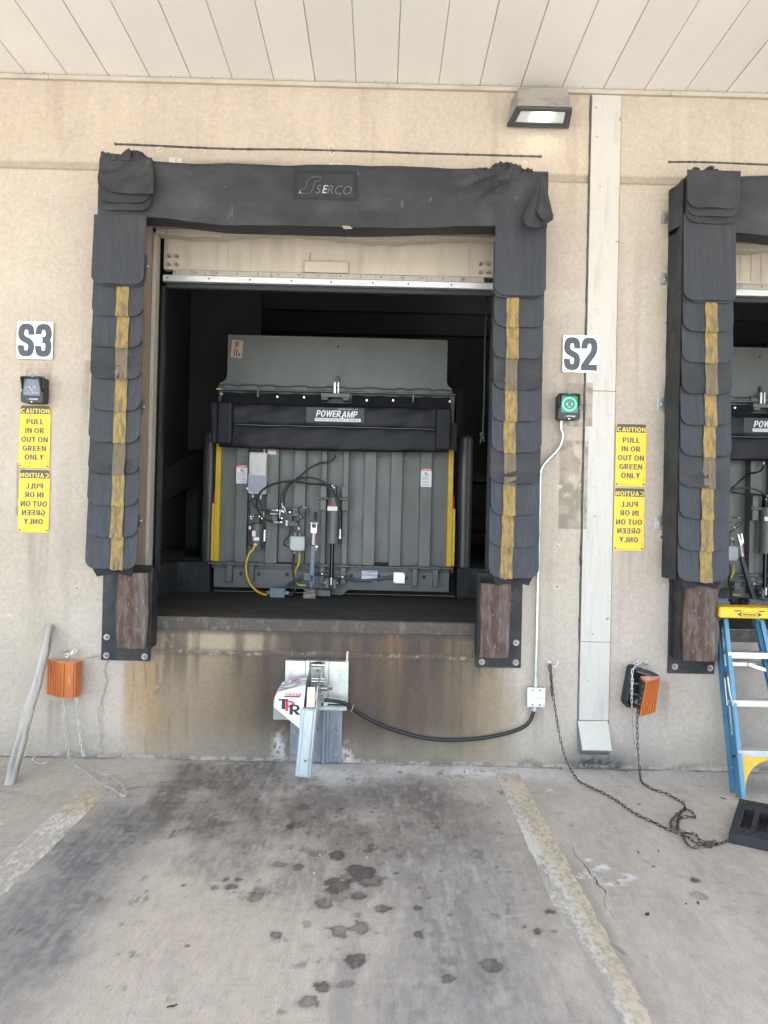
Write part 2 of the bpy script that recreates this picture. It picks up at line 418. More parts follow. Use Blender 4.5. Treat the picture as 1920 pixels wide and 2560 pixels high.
M_orange = mat('orange_rubber', (0.50, 0.140, 0.022), 0.55, col2=(0.42, 0.115, 0.03), scale=5, lo=.42, hi=.8, var=0.08, bump=0.15, spots=(60, .68, (.2, .1, .06), .5), sstretch=(1, 1, .4))
M_orange2 = mat('orange_rubber_dusty', (0.52, 0.25, 0.16), 0.7, col2=(0.60, 0.36, 0.26), scale=30, var=0.2)
M_wood = mat('weathered_wood', (0.40, 0.365, 0.315), 0.85, col2=(0.17, 0.15, 0.135), scale=5, stretch=(7, 7, 0.6), lo=0.46, hi=0.62, bump=0.4, bscale=20, bstretch=(6, 6, 0.25), var=0.35)
M_woodblk = mat('raw_wood', (0.20, 0.155, 0.11), 0.8, col2=(0.36, 0.32, 0.28), scale=30, stretch=(0.4, 1, 3), lo=0.5, hi=0.6, var=0.3)
M_chain = mat('zinc_chain', (0.64, 0.63, 0.60), 0.35, 0.8, var=0.2)
M_rchain = mat('rusty_chain', (0.072, 0.044, 0.036), 0.75, 0.3, col2=(0.12, 0.085, 0.07), scale=40, var=0.3)
M_blue = mat('blue_fibreglass', (0.040, 0.155, 0.275), 0.5, col2=(0.07, 0.20, 0.31), scale=5, stretch=(3, 3, 0.5), spots=(30, 0.68, (0.35, 0.42, 0.45), 0.6), var=0.1)
M_bluelt = mat('blue_fibreglass_edge', (0.10, 0.25, 0.37), 0.5, var=0.1)
M_tank = mat('translucent_tank', (0.58, 0.56, 0.56), 0.4, col2=(0.50, 0.47, 0.49), scale=14, lo=0.5, hi=0.7)
M_fluid = mat('tank_fluid_level', (0.285, 0.31, 0.385), 0.4, col2=(0.25, 0.275, 0.35), scale=14)
M_jbox = mat('light_grey_plastic', (0.53, 0.56, 0.53), 0.45)
M_gland = mat('grey_plastic_gland', (0.25, 0.265, 0.265), 0.5)
M_bluegrey = mat('blue_grey_plastic', (0.16, 0.20, 0.235), 0.5, var=0.08)
M_cable = mat('yellow_cable', (0.62, 0.40, 0.012), 0.5)
M_label = mat('white_label', (0.76, 0.76, 0.78), 0.5)
M_labelred = mat('red_label_band', (0.50, 0.035, 0.03), 0.5)
M_print = mat('label_print', (0.28, 0.28, 0.31), 0.6)
M_tan = mat('tan_label', (0.42, 0.31, 0.22), 0.7)
M_ink = mat('black_print', (0.025, 0.025, 0.03), 0.5)
M_inkred = mat('red_print', (0.60, 0.035, 0.055), 0.5)
M_motor = mat('motor_grey', (0.085, 0.092, 0.10), 0.45, var=0.15)
M_brass = mat('brass_bar', (0.66, 0.52, 0.34), 0.4, 0.4, var=0.1)
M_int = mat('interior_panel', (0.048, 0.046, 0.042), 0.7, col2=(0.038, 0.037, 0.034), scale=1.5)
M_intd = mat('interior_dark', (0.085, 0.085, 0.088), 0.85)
M_shell = mat('warehouse_back_wall', (0.26, 0.26, 0.25), 0.8, col2=(0.19, 0.19, 0.19), scale=.6, stretch=(3, 1, .4))
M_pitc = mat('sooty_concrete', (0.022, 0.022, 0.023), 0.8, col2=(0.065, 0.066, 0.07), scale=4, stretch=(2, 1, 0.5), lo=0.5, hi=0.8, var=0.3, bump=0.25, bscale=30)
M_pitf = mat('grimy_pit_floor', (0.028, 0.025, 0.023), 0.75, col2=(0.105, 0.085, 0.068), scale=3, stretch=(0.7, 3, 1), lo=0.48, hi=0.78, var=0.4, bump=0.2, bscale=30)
M_angle = mat('pit_edge_steel', (0.072, 0.058, 0.047), 0.75, 0.0, col2=(0.20, 0.18, 0.155), scale=6, stretch=(2.2, 1, 1.2), lo=0.52, hi=0.8, var=0.3, bump=0.2, bscale=60)
M_boll = mat('dark_bollard_paint', (0.055, 0.058, 0.058), 0.38, col2=(0.15, 0.15, 0.145), scale=5, stretch=(6, 6, 0.6), lo=0.55, hi=0.8, bump=0.15, bscale=14, var=0.2)
M_lampbody = mat('lamp_housing_dusty', (0.28, 0.26, 0.235), 0.6, col2=(0.13, 0.115, 0.105), scale=5, stretch=(1, 1, 2.5), lo=0.5, hi=0.75, var=0.1)
M_lampframe = mat('lamp_door_frame', (0.055, 0.058, 0.062), 0.5, var=0.1)
M_paper = mat('white_paper', (0.72, 0.75, 0.83), 0.7)
M_sealant = mat('dark_sealant', (0.05, 0.05, 0.05), 0.7, col2=(0.10, 0.095, 0.09), scale=20, var=0.3)
M_chip = mat('dry_leaf_bits', (0.05, 0.042, 0.036), 0.9)
M_chipw = mat('pale_leaf_bit', (0.62, 0.58, 0.46), 0.8)
M_ghost = mat('faint_lettering', (0.10, 0.10, 0.10), 0.75)
M_ghostw = mat('worn_white_lettering', (0.38, 0.38, 0.38), 0.75)
# ================================================================== the setting
ZC = 4.585                              # wall top (canopy underside)
PZ = 0.957                              # pit floor
DX = 3.78                               # distance from one dock to the next
OX0, OX1, OZ1 = -1.648, 0.828, 3.66       # door opening in the wall
LY = 1.6                                # plane of the leveller's deck
DZ = 1.225                              # dock floor inside

def lines(a, b, st, *cuts):
    v = np.arange(a, b + st / 2, st)
    for c in cuts: v[np.argmin(abs(v - c))] = c
    return v
# ---- pavement
gx = np.concatenate([[-70, -35, -18, -9, -5, -3.6], lines(-2.9, 2.9, 0.009), [3.6, 5, 9, 18, 35, 70]])
gy = np.concatenate([[-90, -45, -22, -11, -6, -3.6], lines(-2.85, 0.0, 0.009), [0.25]])
Xg, Yg = np.meshgrid(gx, gy); X, Y = Xg.ravel(), Yg.ravel()
t2 = .68 + .5 * ss(fbm(X, Y, 55, 7, 3, seed=81) * .5 + fbm(X, Y, 34, 30, 3, seed=82) * .5, .36, .64)
wx = X + (fbm(X, Y, 3.1, seed=1) - .5) * 0.22; wy = Y + (fbm(X, Y, 3.3, seed=2) - .5) * 0.22
c = np.tile(np.array([0.405, 0.367, 0.318]), (X.size, 1))
big = fbm(X, Y, 1.3, 0.9, seed=3); mid = fbm(X, Y, 6, 3, seed=4); fine = fbm(X, Y, 40, 16, 3, seed=5)
c *= (0.80 + 0.40 * big)[:, None]; c *= (0.86 + 0.28 * mid)[:, None]
c = mixc(c, (0.47, 0.415, 0.34), band(wx, -1.0, -0.12, 0.16) * (1 - ss(wy, -2.2, -0.9)) * 0.75)            # pale lane between the tyre tracks
c = mixc(c, (0.125, 0.132, 0.138), band(wx, -1.52, -1.08, 0.12) * ss(wy, -3.4, -1.9) * (1 - ss(wy, -0.95, -0.6)) * (0.35 + 0.75 * mid) * t2)
c = mixc(c, (0.175, 0.175, 0.175), band(wx, -1.62, -1.28, 0.12) * (1 - ss(wy, -1.7, -1.2)) * 0.45 * t2)
c = mixc(c, (0.15, 0.148, 0.148), band(wx, 0.05, 0.72, 0.16) * (1 - ss(wy, -1.15, -0.7)) * (0.25 + 0.5 * fbm(X, Y, 5, 1.2, seed=6)) * t2)
c = mixc(c, (0.10, 0.083, 0.075), band(wx, -1.30, -0.55, 0.13) * band(wy, -0.55, -0.03, 0.10) * 0.75 * t2)       # dark grime at the wall foot
c = mixc(c, (0.14, 0.112, 0.098), band(wx, -1.45, 0.45, 0.25) * band(wy, -1.25, -0.35, 0.2) * (ss(mid, .42, .68)) * 0.8 * t2)
c = mixc(c, (0.165, 0.15, 0.15), band(wx, -0.3, 0.45, 0.2) * band(wy, -0.75, -0.3, 0.12) * 0.7 * t2)
pw = np.maximum(np.exp(-((wx + .18) / .30) ** 2 - ((wy + .22) / .17) ** 2), np.exp(-((wx - .55) / .55) ** 2 - ((wy + .12) / .13) ** 2))
c = mixc(c, (0.66, 0.65, 0.635), pw * (0.55 + 0.6 * mid) * (.6 + .4 * t2) * 1.15)                                            # pale dust round the restraint
c = mixc(c, (0.48, 0.47, 0.46), band(wx, 1.0, 2.6, .2) * band(wy, -0.3, -0.02, .1) * (0.3 + .5 * mid) * .6)
c = mixc(c, (0.07, 0.066, 0.064), band(Y, -0.035, 0.02, 0.012) * ss(fbm(X, Y, 9, 60, seed=8), .42, .6) * .7)    # dirt line at the wall
rs = np.random.RandomState(11)
c = mixc(c, (0.115, 0.092, 0.080), band(wx, -1.25, .65, .2) * band(wy, -1.35, -.12, .16) * ss(fbm(X, Y, 3.2, 2.4, seed=101), .38, .64) * t2 * .42)
c = mixc(c, (0.64, 0.63, 0.61), pw * ss(mid * .5 + fbm(X, Y, 24, 18, seed=102) * .5, .34, .60) * .75)
# oil drops: photo position and radius
drops = [(755, 2018, .030), (742, 2062, .035), (725, 2066, .022), (768, 2126, .030), (790, 2135, .028), (803, 2130, .022), (840, 2140, .035), (700, 2162, .028), (742, 2168, .02), (930, 2118, .028), (925, 2126, .02),
         (905, 2180, .055), (880, 2192, .05), (925, 2200, .06), (850, 2232, .055), (845, 2215, .045), (895, 2240, .035), (810, 2258, .030), (800, 2245, .02), (578, 2216, .024), (535, 2220, .014), (565, 2200, .012), (595, 2200, .018), (460, 2215, .012),
         (958, 2272, .030), (768, 2307, .018), (848, 2328, .030), (903, 2317, .033), (890, 2400, .033), (808, 2468, .021), (864, 2460, .021), (771, 2504, .030), (690, 2338, .016), (640, 2242, .035),
         (982, 2120, .018), (1195, 2136, .03), (1044, 2336, .018), (1043, 2270, .02), (1230, 2415, .04), (1226, 2408, .03), (1343, 2328, .014), (1122, 2448, .018), (1380, 2280, .018), (1745, 2238, .03), (1740, 2200, .02), (1256, 1983, .022), (1310, 2318, .012), (1385, 2328, .01), (1850, 2040, .02)]
dm = np.zeros(X.size); halo = np.zeros(X.size)
near = (Y > -2.9) & (abs(X) < 2.9)
jx = X + (fbm(X, Y, 22, seed=20) - .5) * .020; jy = Y + (fbm(X, Y, 22, seed=21) - .5) * .020
rag = (fbm(X, Y, 30, seed=103) - .5) * 1.1
for (px, py, r) in drops:
    r *= 1.28; g = G(px, py); d = np.hypot(jx - g.x, (jy - g.y) * rs.uniform(.75, 1.1)) + r * rag * rs.uniform(.6, 1.5)
    k = rs.uniform(.40, 1.0)
    dm = np.maximum(dm, (1 - ss(d, r * .80, r * 1.06)) * k * (.72 + .28 * ss(d, r * .35, r * .92))); halo = np.maximum(halo, (1 - ss(d, r * .8, r * 1.9)) * .25 * k)
for _ in range(430):
    gx0, gy0, r = (rs.normal(-.25, .55) if rs.rand() < .6 else rs.uniform(-1.6, 2.6)), -rs.beta(1.3, 2.2) * 2.6, rs.uniform(.003, .013) * (1 + (rs.rand() < .12))
    d = np.hypot(jx - gx0, jy - gy0); dm = np.maximum(dm, (1 - ss(d, r * .6, r * 1.2)) * rs.uniform(.25, .75))
smear = ss(fbm(X, Y, 7, 22, seed=23), .62, .76) * ss(fbm(X, Y, 1.6, seed=24), .42, .6)                         # scuffs lying along the wall
smear2 = ss(fbm(X, Y, 16, 45, seed=33), .60, .72) * ss(fbm(X, Y, 2.1, seed=34), .45, .62) * (X < .9)
c = mixc(c, (0.095, 0.08, 0.07), np.maximum(halo, smear * .15)); c = mixc(c, (0.085, 0.075, 0.072), smear2 * .12)
tex = ss(fbm(X, Y, 75, 9, 2, seed=35) * .6 + fbm(X, Y, 40, 40, 2, seed=36) * .4, .40, .60)                     # stains sit in the broom lines
for _ in range(46):
    gx0, gy0 = rs.uniform(-1.5, .75), -rs.beta(1.3, 1.9) * 2.5; rx, ry = rs.uniform(.03, .13), rs.uniform(.02, .08)
    d = np.hypot((wx - gx0) / rx, (wy - gy0) / ry); c = mixc(c, (0.09, 0.08, 0.077), (1 - ss(d, .3, 1.15)) * tex * rs.uniform(.25, .8))
for _ in range(40):
    gx0, gy0, an, ln = rs.uniform(-1.6, 2.6), -rs.beta(1.2, 2.0) * 2.6, rs.uniform(0, 3.14), rs.uniform(.02, .09)
    d = dpoly(jx, jy, [(gx0, gy0), (gx0 + ln * math.cos(an), gy0 + ln * math.sin(an))])
    k_ = rs.rand() < .35; c = mixc(c, (0.50, 0.48, 0.46) if k_ else (0.075, 0.068, 0.065), (1 - ss(d, .002, .008 if k_ else .012)) * rs.uniform(.3, .8))
c = mixc(c, (0.40, 0.38, 0.355), tex * band(wx, -.9, .8, .2) * .22)
c = mixc(c, (0.15, 0.125, 0.11), band(wx, -1.15, .55, .25) * band(wy, -1.75, -.5, .3) * ss(fbm(X, Y, 4.5, 3, seed=95), .40, .68) * (.35 + .4 * tex) * .75)
c = mixc(c, (0.20, 0.19, 0.185), band(wx, -.2, 1.0, .2) * (1 - ss(wy, -1.5, -.9)) * ss(fbm(X, Y, 9, .8, seed=96), .46, .68) * .5)
dmw = ss(dm * (.55 + .75 * t2 / 1.35), .0, .9) * (.75 + .25 * fbm(X, Y, 60, 30, 2, seed=37))
for px, py, rx, ry, k_ in ((300, 2065, .10, .05, .6), (335, 2078, .07, .05, .6), (430, 2008, .06, .03, .7), (460, 2045, .10, .05, .5), (560, 2060, .06, .04, .5), (620, 2242, .06, .04, .6), (225, 2160, .07, .03, .7), (330, 2310, .06, .04, .5), (320, 2388, .05, .03, .7), (290, 2470, .05, .03, .6), (425, 2480, .05, .06, .55), (790, 2400, .035, .03, .6), (700, 2350, .04, .03, .5), (50, 2330, .05, .03, .7), (690, 2530, .05, .02, .5), (1130, 2090, .05, .04, .5), (1015, 2062, .07, .04, .5), (1240, 2290, .03, .03, .6), (1000, 2140, .05, .03, .5)):
    g = G(px, py); d = np.hypot((jx - g.x) / rx, (jy - g.y) / ry); c = mixc(c, (0.085, 0.075, 0.07), (1 - ss(d, .4, 1.15)) * ss(tex + .35 * fbm(X, Y, 28, 28, 2, seed=98), .35, .95) * k_)
c = mixc(c, (0.066, 0.054, 0.048), dmw)
fan = ss(fbm(X, Y, 30, 8, seed=25), .66, .78) * .5
c = mixc(c, (0.47, 0.46, 0.45), fan * band(wx, -1, 2.8, .3) * .55)
pb = ss(fbm(X, Y, 11, 11, seed=26), .5, .62)
pb = ss(fbm(X, Y, 34, 22, seed=26) + .12 * fbm(X, Y, 90, 60, 2, seed=38), .46, .60)
for px, py, rx, ry in ((1462, 2190, .055, .045), (1505, 2170, .075, .05), (1530, 2205, .075, .05), (1560, 2192, .07, .05), (1365, 1975, .05, .03), (1470, 2150, .03, .02)):                 # scraped pale patches by the crack
    g = G(px, py); c = mixc(c, (0.60, 0.59, 0.575), (1 - ss(np.hypot((X - g.x) / rx, (Y - g.y) / ry), .5, 1.1)) * pb)
crack = [(1421, 2098), (1433, 2122), (1470, 2172), (1492, 2205), (1512, 2243), (1530, 2290), (1550, 2318)]
cp = [(G(*q).x, G(*q).y) for q in crack]
dc = dpoly(X + (fbm(X, Y, 13, seed=27) - .5) * .05 + (fbm(X, Y, 60, 60, 2, seed=39) - .5) * .012, Y, cp)
c = mixc(c, (0.50, 0.49, 0.47), (1 - ss(dc, .004, .018)) * .35); 
c *= (0.87 + 0.26 * fine)[:, None]
c = mixc(c, (0.46, 0.445, 0.42), 1 - ss(Y, -6, -3.4))  # yard out of view paled to bounce more light onto the soffit
Zg = np.where(near, (fbm(X, Y, 1.2, seed=29) - .5) * .004, 0.0) * (1 - ss(Y, -.2, 0)); 
nx, ny = len(gx), len(gy)
def gridmesh(name, V, nx, ny, keep=None, flip=False):
    ii = np.arange((ny - 1) * (nx - 1)); r = ii // (nx - 1); q = ii % (nx - 1)
    f = np.stack([r * nx + q, r * nx + q + 1, (r + 1) * nx + q + 1, (r + 1) * nx + q], 1)
    if flip: f = f[:, ::-1]
    if keep is not None: f = f[keep[f].all(1)] if keep.dtype == bool and keep.size == V.shape[0] else f[keep]
    me = bpy.data.meshes.new(name)
    me.vertices.add(len(V)); me.vertices.foreach_set('co', V.astype(np.float32).ravel())
    me.loops.add(f.size); me.loops.foreach_set('vertex_index', f.ravel().astype(np.int32))
    me.polygons.add(len(f)); me.polygons.foreach_set('loop_start', np.arange(0, f.size, 4, dtype=np.int32))
    me.polygons.foreach_set('use_smooth', np.ones(len(f), bool))
    me.update(calc_edges=True); me.validate()
    o = bpy.data.objects.new(name, me); COL.objects.link(o); return o
pav = gridmesh('pavement', np.stack([X, Y, Zg], 1), nx, ny)
colour_attr(pav, c)
M_pav = mat('stained_concrete', attr='tint', rough=0.85, var=0.12, scale=9, stretch=(14, 1.2, 1), bscale=26, bump=0.35, bstretch=(9, 1.2, 1), spots=(95, 0.67, (0.09, 0.085, 0.08), 0.6), rvar=0.12, grain=(130, .17))
pav.data.materials.append(M_pav)
tag(pav, 'grey concrete loading apron stained with oil drops and tyre marks', kind='structure')

_gc = MB(); rs_ = random.Random(77); _p = [G(*q) for q in crack]
for lev in range(4):
    _o = []
    for a_, b_ in zip(_p[:-1], _p[1:]): _o += [a_, (a_ + b_) / 2 + Vector((-(b_ - a_).y, (b_ - a_).x, 0)) * rs_.uniform(-.13, .13)]
    _p = _o + [_p[-1]]
_l, _r = [], []
for i, a_ in enumerate(_p):
    d_ = (_p[min(i + 1, len(_p) - 1)] - _p[max(i - 1, 0)]).normalized(); hw_ = (.0008 + .0025 * rs_.random() * (.3 < i / len(_p) < .62)) * min(1, .2 + 5 * min(i, len(_p) - 1 - i) / len(_p))
    s_ = Vector((-d_.y, d_.x, 0)); _l.append(a_ + s_ * hw_ + Vector((0, 0, .003))); _r.append(a_ - s_ * hw_ + Vector((0, 0, .003)))
_gc.add(_l + _r, [(len(_p) + i, len(_p) + i + 1, i + 1, i) for i in range(len(_p) - 1)])
tag(_gc.build('pavement_crack', mat('pavement_crack_gap', (0.04, 0.036, 0.034), .95), fixn=False), 'ragged crack in the concrete beside the right bay line', kind='structure')

# ---- worn painted bay lines: thin sheets whose worn places let the concrete show
def paint_mat(name, sub):
    m = bpy.data.materials.new(name); m.use_nodes = True
    N, L = m.node_tree.nodes, m.node_tree.links
    b = N['Principled BSDF']; b.inputs['Roughness'].default_value = 0.8
    at = N.new('ShaderNodeAttribute'); at.attribute_name = 'tint'
    L.new(at.outputs['Color'], b.inputs['Base Color'])
    tr = N.new('ShaderNodeBsdfTransparent'); mx = N.new('ShaderNodeMixShader')
    tc = N.new('ShaderNodeTexCoord'); n = N.new('ShaderNodeTexNoise'); n.inputs['Scale'].default_value = 26; n.inputs['Detail'].default_value = 12; n.inputs['Roughness'].default_value = 0.78
    mp = N.new('ShaderNodeMapping'); mp.inputs['Scale'].default_value = (1.4, 0.7, 1)
    L.new(tc.outputs['Object'], mp.inputs['Vector']); L.new(mp.outputs[0], n.inputs['Vector'])
    ad = N.new('ShaderNodeMath'); ad.operation = 'ADD'; L.new(at.outputs['Alpha'], ad.inputs[0]); L.new(n.outputs['Fac'], ad.inputs[1])
    mr = N.new('ShaderNodeMapRange'); mr.inputs['From Min'].default_value = 0.84; mr.inputs['From Max'].default_value = 1.13; mr.inputs['To Max'].default_value = 0.88
    L.new(ad.outputs[0], mr.inputs['Value']); L.new(mr.outputs[0], mx.inputs['Fac'])
    L.new(tr.outputs[0], mx.inputs[1]); L.new(b.outputs[0], mx.inputs[2]); L.new(mx.outputs[0], N['Material Output'].inputs['Surface'])
    return m
def bay_line(x0, x1, y0, y1, colf, alf, label):
    ax = np.linspace(x0 - .02, x1 + .02, 26); ay = np.linspace(y0, y1, 330)
    A, B = np.meshgrid(ax, ay); A, B = A.ravel(), B.ravel()
    o = gridmesh('painted_line', np.stack([A, B, np.full(A.size, .0042)], 1), 26, 330)
    rgb, al = colf(A, B), alf(A, B)
    e = band(A + (fbm(A, B, 30, 8, seed=41) - .5) * .022, x0, x1, .008)
    a = o.data.color_attributes.new('tint', 'FLOAT_COLOR', 'POINT')
    buf = np.ones((A.size, 4), np.float32); buf[:, :3] = rgb; buf[:, 3] = al * e
    a.data.foreach_set('color', buf.ravel())
    o.data.materials.append(paint_mat('worn_line_paint', 0))
    tag(o, label, 'painted line', kind='structure')
YEL, WHT = np.array([0.58, 0.505, 0.38]), np.array([0.64, 0.61, 0.55])
def cl(A, B):
    t = ss(B + (fbm(A, B, 9, seed=42) - .5) * .2, -1.02, -.88)[:, None]
    return WHT * (1 - t) + YEL * t
bay_line(-1.735, -1.56, -2.85, -.36, cl, lambda A, B: .62 + .30 * (fbm(A, B, 6, 3, seed=43) - .5) - .30 * ss(B, -.75, -.36) - .12 * (1 - ss(B, -1.35, -1.1)), 'worn yellow and white bay line under the hanging orange chock')
def cr(A, B):
    t = ss(A + (fbm(A, B, 6, 2, seed=44) - .5) * .10, .85, .90)[:, None] * .9
    t = np.maximum(t, ss(B, -.75, -.35)[:, None] * .8)
    return WHT * (1 - t) + YEL * t
bay_line(.785, .955, -2.85, -.14, cr, lambda A, B: .60 + .30 * (fbm(A, B, 7, 2, seed=45) - .5) - .20 * (1 - ss(A, .80, .88)) * ss(fbm(A, B, 5, .9, seed=46), .38, .6) - .22 * ss(B, -.42, -.1), 'worn bay line running out from under the steel junction box')

# ---- the building: wall with two openings, jambs, pits, interior (one thing, parts below it)
bld = thing('warehouse_building', 'beige textured warehouse wall with two dock openings and a dark interior', 'building')
fx = lines(-2.85, 2.85, 0.0105, OX0, OX1, OX0 + DX)
wxs = np.concatenate([[-14, -8, -4.2], fx, [3.6, OX1 + DX, 6, 9, 15]])
rz1, rz0 = Pd(0, 345).z, Pd(0, 361).z
wzs = np.concatenate([[-0.35, -0.1], lines(0.0, 4.6, 0.0105, PZ, OZ1)])
Xw, Zw = np.meshgrid(wxs, wzs); X, Z = Xw.ravel(), Zw.ravel()
c = np.tile(np.array([0.43, 0.373, 0.302]), (X.size, 1))
big = fbm(X, Z, .9, 1.1, seed=51); mid = fbm(X, Z, 5, 4, seed=52); strk = fbm(X, Z, 7, .45, seed=53); fine = fbm(X, Z, 55, 55, 3, seed=54)
c *= (0.90 + 0.20 * big)[:, None]
hi = ss(Z + (fbm(X, Z, 2, 1, seed=55) - .5) * .5, 3.55, 4.1)
c = mixc(c, (0.44, 0.372, 0.29), hi * .8)                                              # warmer above the reveal line: weathering plus ground-bounce light painted in
c = mixc(c, (0.50, 0.425, 0.33), hi * ss(strk, .58, .72) * .35)                            # pale run marks
c = mixc(c, (0.31, 0.235, 0.175), hi * ss(fbm(X, Z, 9, .5, seed=56), .62, .78) * .3)
c = mixc(c, (0.40, 0.335, 0.298), ss(fbm(X, Z, 1.7, 1.3, seed=90), .50, .68) * (1 - hi) * .45)
c = mixc(c, (0.47, 0.425, 0.36), ss(fbm(X, Z, 2.6, 2.1, seed=91), .56, .70) * (1 - hi) * .45)
c = mixc(c, (0.31, 0.262, 0.208), ss(fbm(X, Z, 16, .55, seed=92), .60, .78) * ss(Z, .2, 1.2) * (1 - ss(Z, 3.3, 3.9)) * .28)
for px, py, hw, ln in ((90, 905, .11, .5), (88, 1330, .09, .55), (1450, 935, .11, .3), (1576, 1370, .09, .5), (1340, 1770, .06, .4), (80, 1020, .07, .3), (1400, 1660, .05, .4), (1640, 1700, .12, .45), (160, 1750, .11, .5), (1250, 600, .05, 1.0), (228, 900, .05, .9)):
    g = P(px, py); m_ = band(X, g.x - hw, g.x + hw, .015) * (1 - ss(Z, g.z - .01, g.z)) * ss(Z, g.z - ln, g.z) * ss(fbm(X, Z, 26, .9, seed=93), .42, .68)
    c = mixc(c, (0.24, 0.195, 0.15), m_ * .55)
# grime under the first dock
wz = Z + (fbm(X, Z, 5, 2, seed=57) - .5) * .1; wX = X + (fbm(X, Z, 6, 1.2, seed=58) - .5) * .16
def under(x0):
    global c
    m = band(wX, x0 - 1.17, x0 + 1.28, .11) * (1 - ss(Z, PZ, PZ + .05))
    c = mixc(c, (0.245, 0.185, 0.120), m * (.90 + .3 * fbm(X, Z, 8, .6, seed=59)))
    c = mixc(c, (0.080, 0.056, 0.037), m * band(wX, x0 - .55, x0 + 1.05, .30) * (.72 + .5 * fbm(X, Z, 9, .5, seed=60)) * .95)
    c = mixc(c, (0.085, 0.07, 0.06), m * ss(fbm(X, Z, 12, .5, seed=61), .50, .70) * ss(Z, -.2, .5) * .6)
    c = mixc(c, (0.34, 0.275, 0.19), m * band(wX, x0 - .92, x0 - .30, .1) * band(Z, .735, .865, .015) * .7)
    c = mixc(c, (0.052, 0.042, 0.034), m * (band(Z, .845, .97, .018) * .68 + band(Z, .70, .745, .02) * .45))
    c = mixc(c, (0.26, 0.12, 0.045), m * np.exp(-((wX - x0 - .55) / .05) ** 2) * band(Z, .62, .93, .08) * ss(fbm(X, Z, 34, 3, seed=84), .38, .62) * .6)
    c = mixc(c, (0.055, 0.043, 0.034), m * band(Z, .45, .90, .2) * ss(fbm(X, Z, 15, .45, seed=97), .48, .64) * ss(Z, .25, .88) * .8)
    r = band(wX, x0 - 1.30, x0 - 1.05, .04) * (1 - ss(Z, .62, .68)) * ss(Z, -.25, .45)
    c = mixc(c, (0.33, 0.205, 0.095), r * .75)
    c = mixc(c, (0.17, 0.10, 0.06), band(wX, x0 - 1.22, x0 - .98, .05) * (1 - ss(Z, .62, .68)) * ss(fbm(X + .02 * np.sin(Z * 9), Z, 24, .8, seed=62), .55, .66) * .8)
    c = mixc(c, (0.27, 0.20, 0.12), band(wX, x0 + 1.08, x0 + 1.30, .04) * (1 - ss(Z, .58, .64)) * ss(Z, .1, .5) * .35)
under(-.41); 
mm = band(wX, 1.9, 2.25, .05) * (1 - ss(Z, .58, .64)); c = mixc(c, (0.46, 0.335, 0.19), mm * ss(fbm(X, Z, 9, .8, seed=63), .4, .6) * .5)
c = mixc(c, (0.26, 0.23, 0.20), band(wX, 2.25, 3.9, .1) * (1 - ss(Z, .93, 1.0)) * .6)
c = mixc(c, (0.27, 0.23, 0.18), (1 - ss(wz, .03, .30)) * .5)                           # splashed foot of the wall
c = mixc(c, (0.10, 0.09, 0.08), (1 - ss(wz, .0, .055)) * ss(mid, .38, .6) * .6)
foot = Pd(1285, 1635)
c = mixc(c, (0.045, 0.042, 0.04), np.exp(-((wX - foot.x - .03) / .26) ** 2 - (Z / .10) ** 2) * (.5 + .9 * fine) * 1.25)    # black dirt below the downspout
c = mixc(c, (0.60, 0.58, 0.54), band(Z, -.01, .022, .01) * ss(fbm(X, Z, 22, 40, seed=64) * .6 + fbm(X, Z, 90, 90, 2, seed=83) * .4, .48, .60) * .32)
e = np.exp(-((wX + .17) / .06) ** 2 - ((Z - .05) / .07) ** 2) + np.exp(-((wX + .63) / .05) ** 2 - ((Z - .09) / .1) ** 2)
c = mixc(c, (0.68, 0.66, 0.63), e * ss(fbm(X, Z, 30, seed=65) * .6 + fbm(X, Z, 90, 90, 2, seed=99) * .4, .44, .58) * .7)
# dark marks above the header of each seal
for x0 in (-.41, -.41 + DX):
    c = mixc(c, (0.45, 0.385, 0.31), band(X, x0 - 1.42, x0 + 1.42, .03) * band(Z, 3.92, 4.075, .012) * .7)
    c = mixc(c, (0.12, 0.105, 0.09), np.exp(-((wX - x0 + .62) / .30) ** 2) * band(Z, 3.985, 4.05, .02) * .55)
# ghosts of old fixtures
def rrect(a, b, zz0, zz1, r):
    qx = np.maximum(np.maximum(a + r - X, X - b + r), 0); qz = np.maximum(np.maximum(zz0 + r - Z, Z - zz1 + r), 0)
    return (1 - ss(np.hypot(qx, qz), r - .007, r + .007)) * (X > a) * (X < b) * (Z > zz0) * (Z < zz1)
ghosts = []
a, b = Pd(1222, 826), Pd(1279, 922); ghosts.append((a.x, 1.372, b.z, a.z, .04))
a, b = Pd(1209, 952), Pd(1268, 1143); ghosts.append((a.x, 1.372, b.z, a.z, .006))
a, b = Pd(56, 797), Pd(108, 880); ghosts.append((a.x, b.x, b.z, a.z, .03))
a, b = Pd(37, 1000), Pd(50, 1115); ghosts.append((a.x, b.x, b.z, a.z, .004))
a, b = Pd(1416, 1147), Pd(1440, 1160)
for q in ghosts:
    m = rrect(*q); c = mixc(c, (0.265, 0.222, 0.175), m * (.6 + .5 * ss(fbm(X, Z, 14, 14, seed=66), .42, .6)))
    c = mixc(c, (0.56, 0.50, 0.42), m * ss(fbm(X, Z, 13, 9, seed=67), .55, .68) * .5)
    c = mixc(c, (0.2, 0.17, 0.14), np.clip(m - rrect(q[0] + .006, q[1] - .006, q[2] + .006, q[3] - .006, q[4]), 0, 1) * .5)
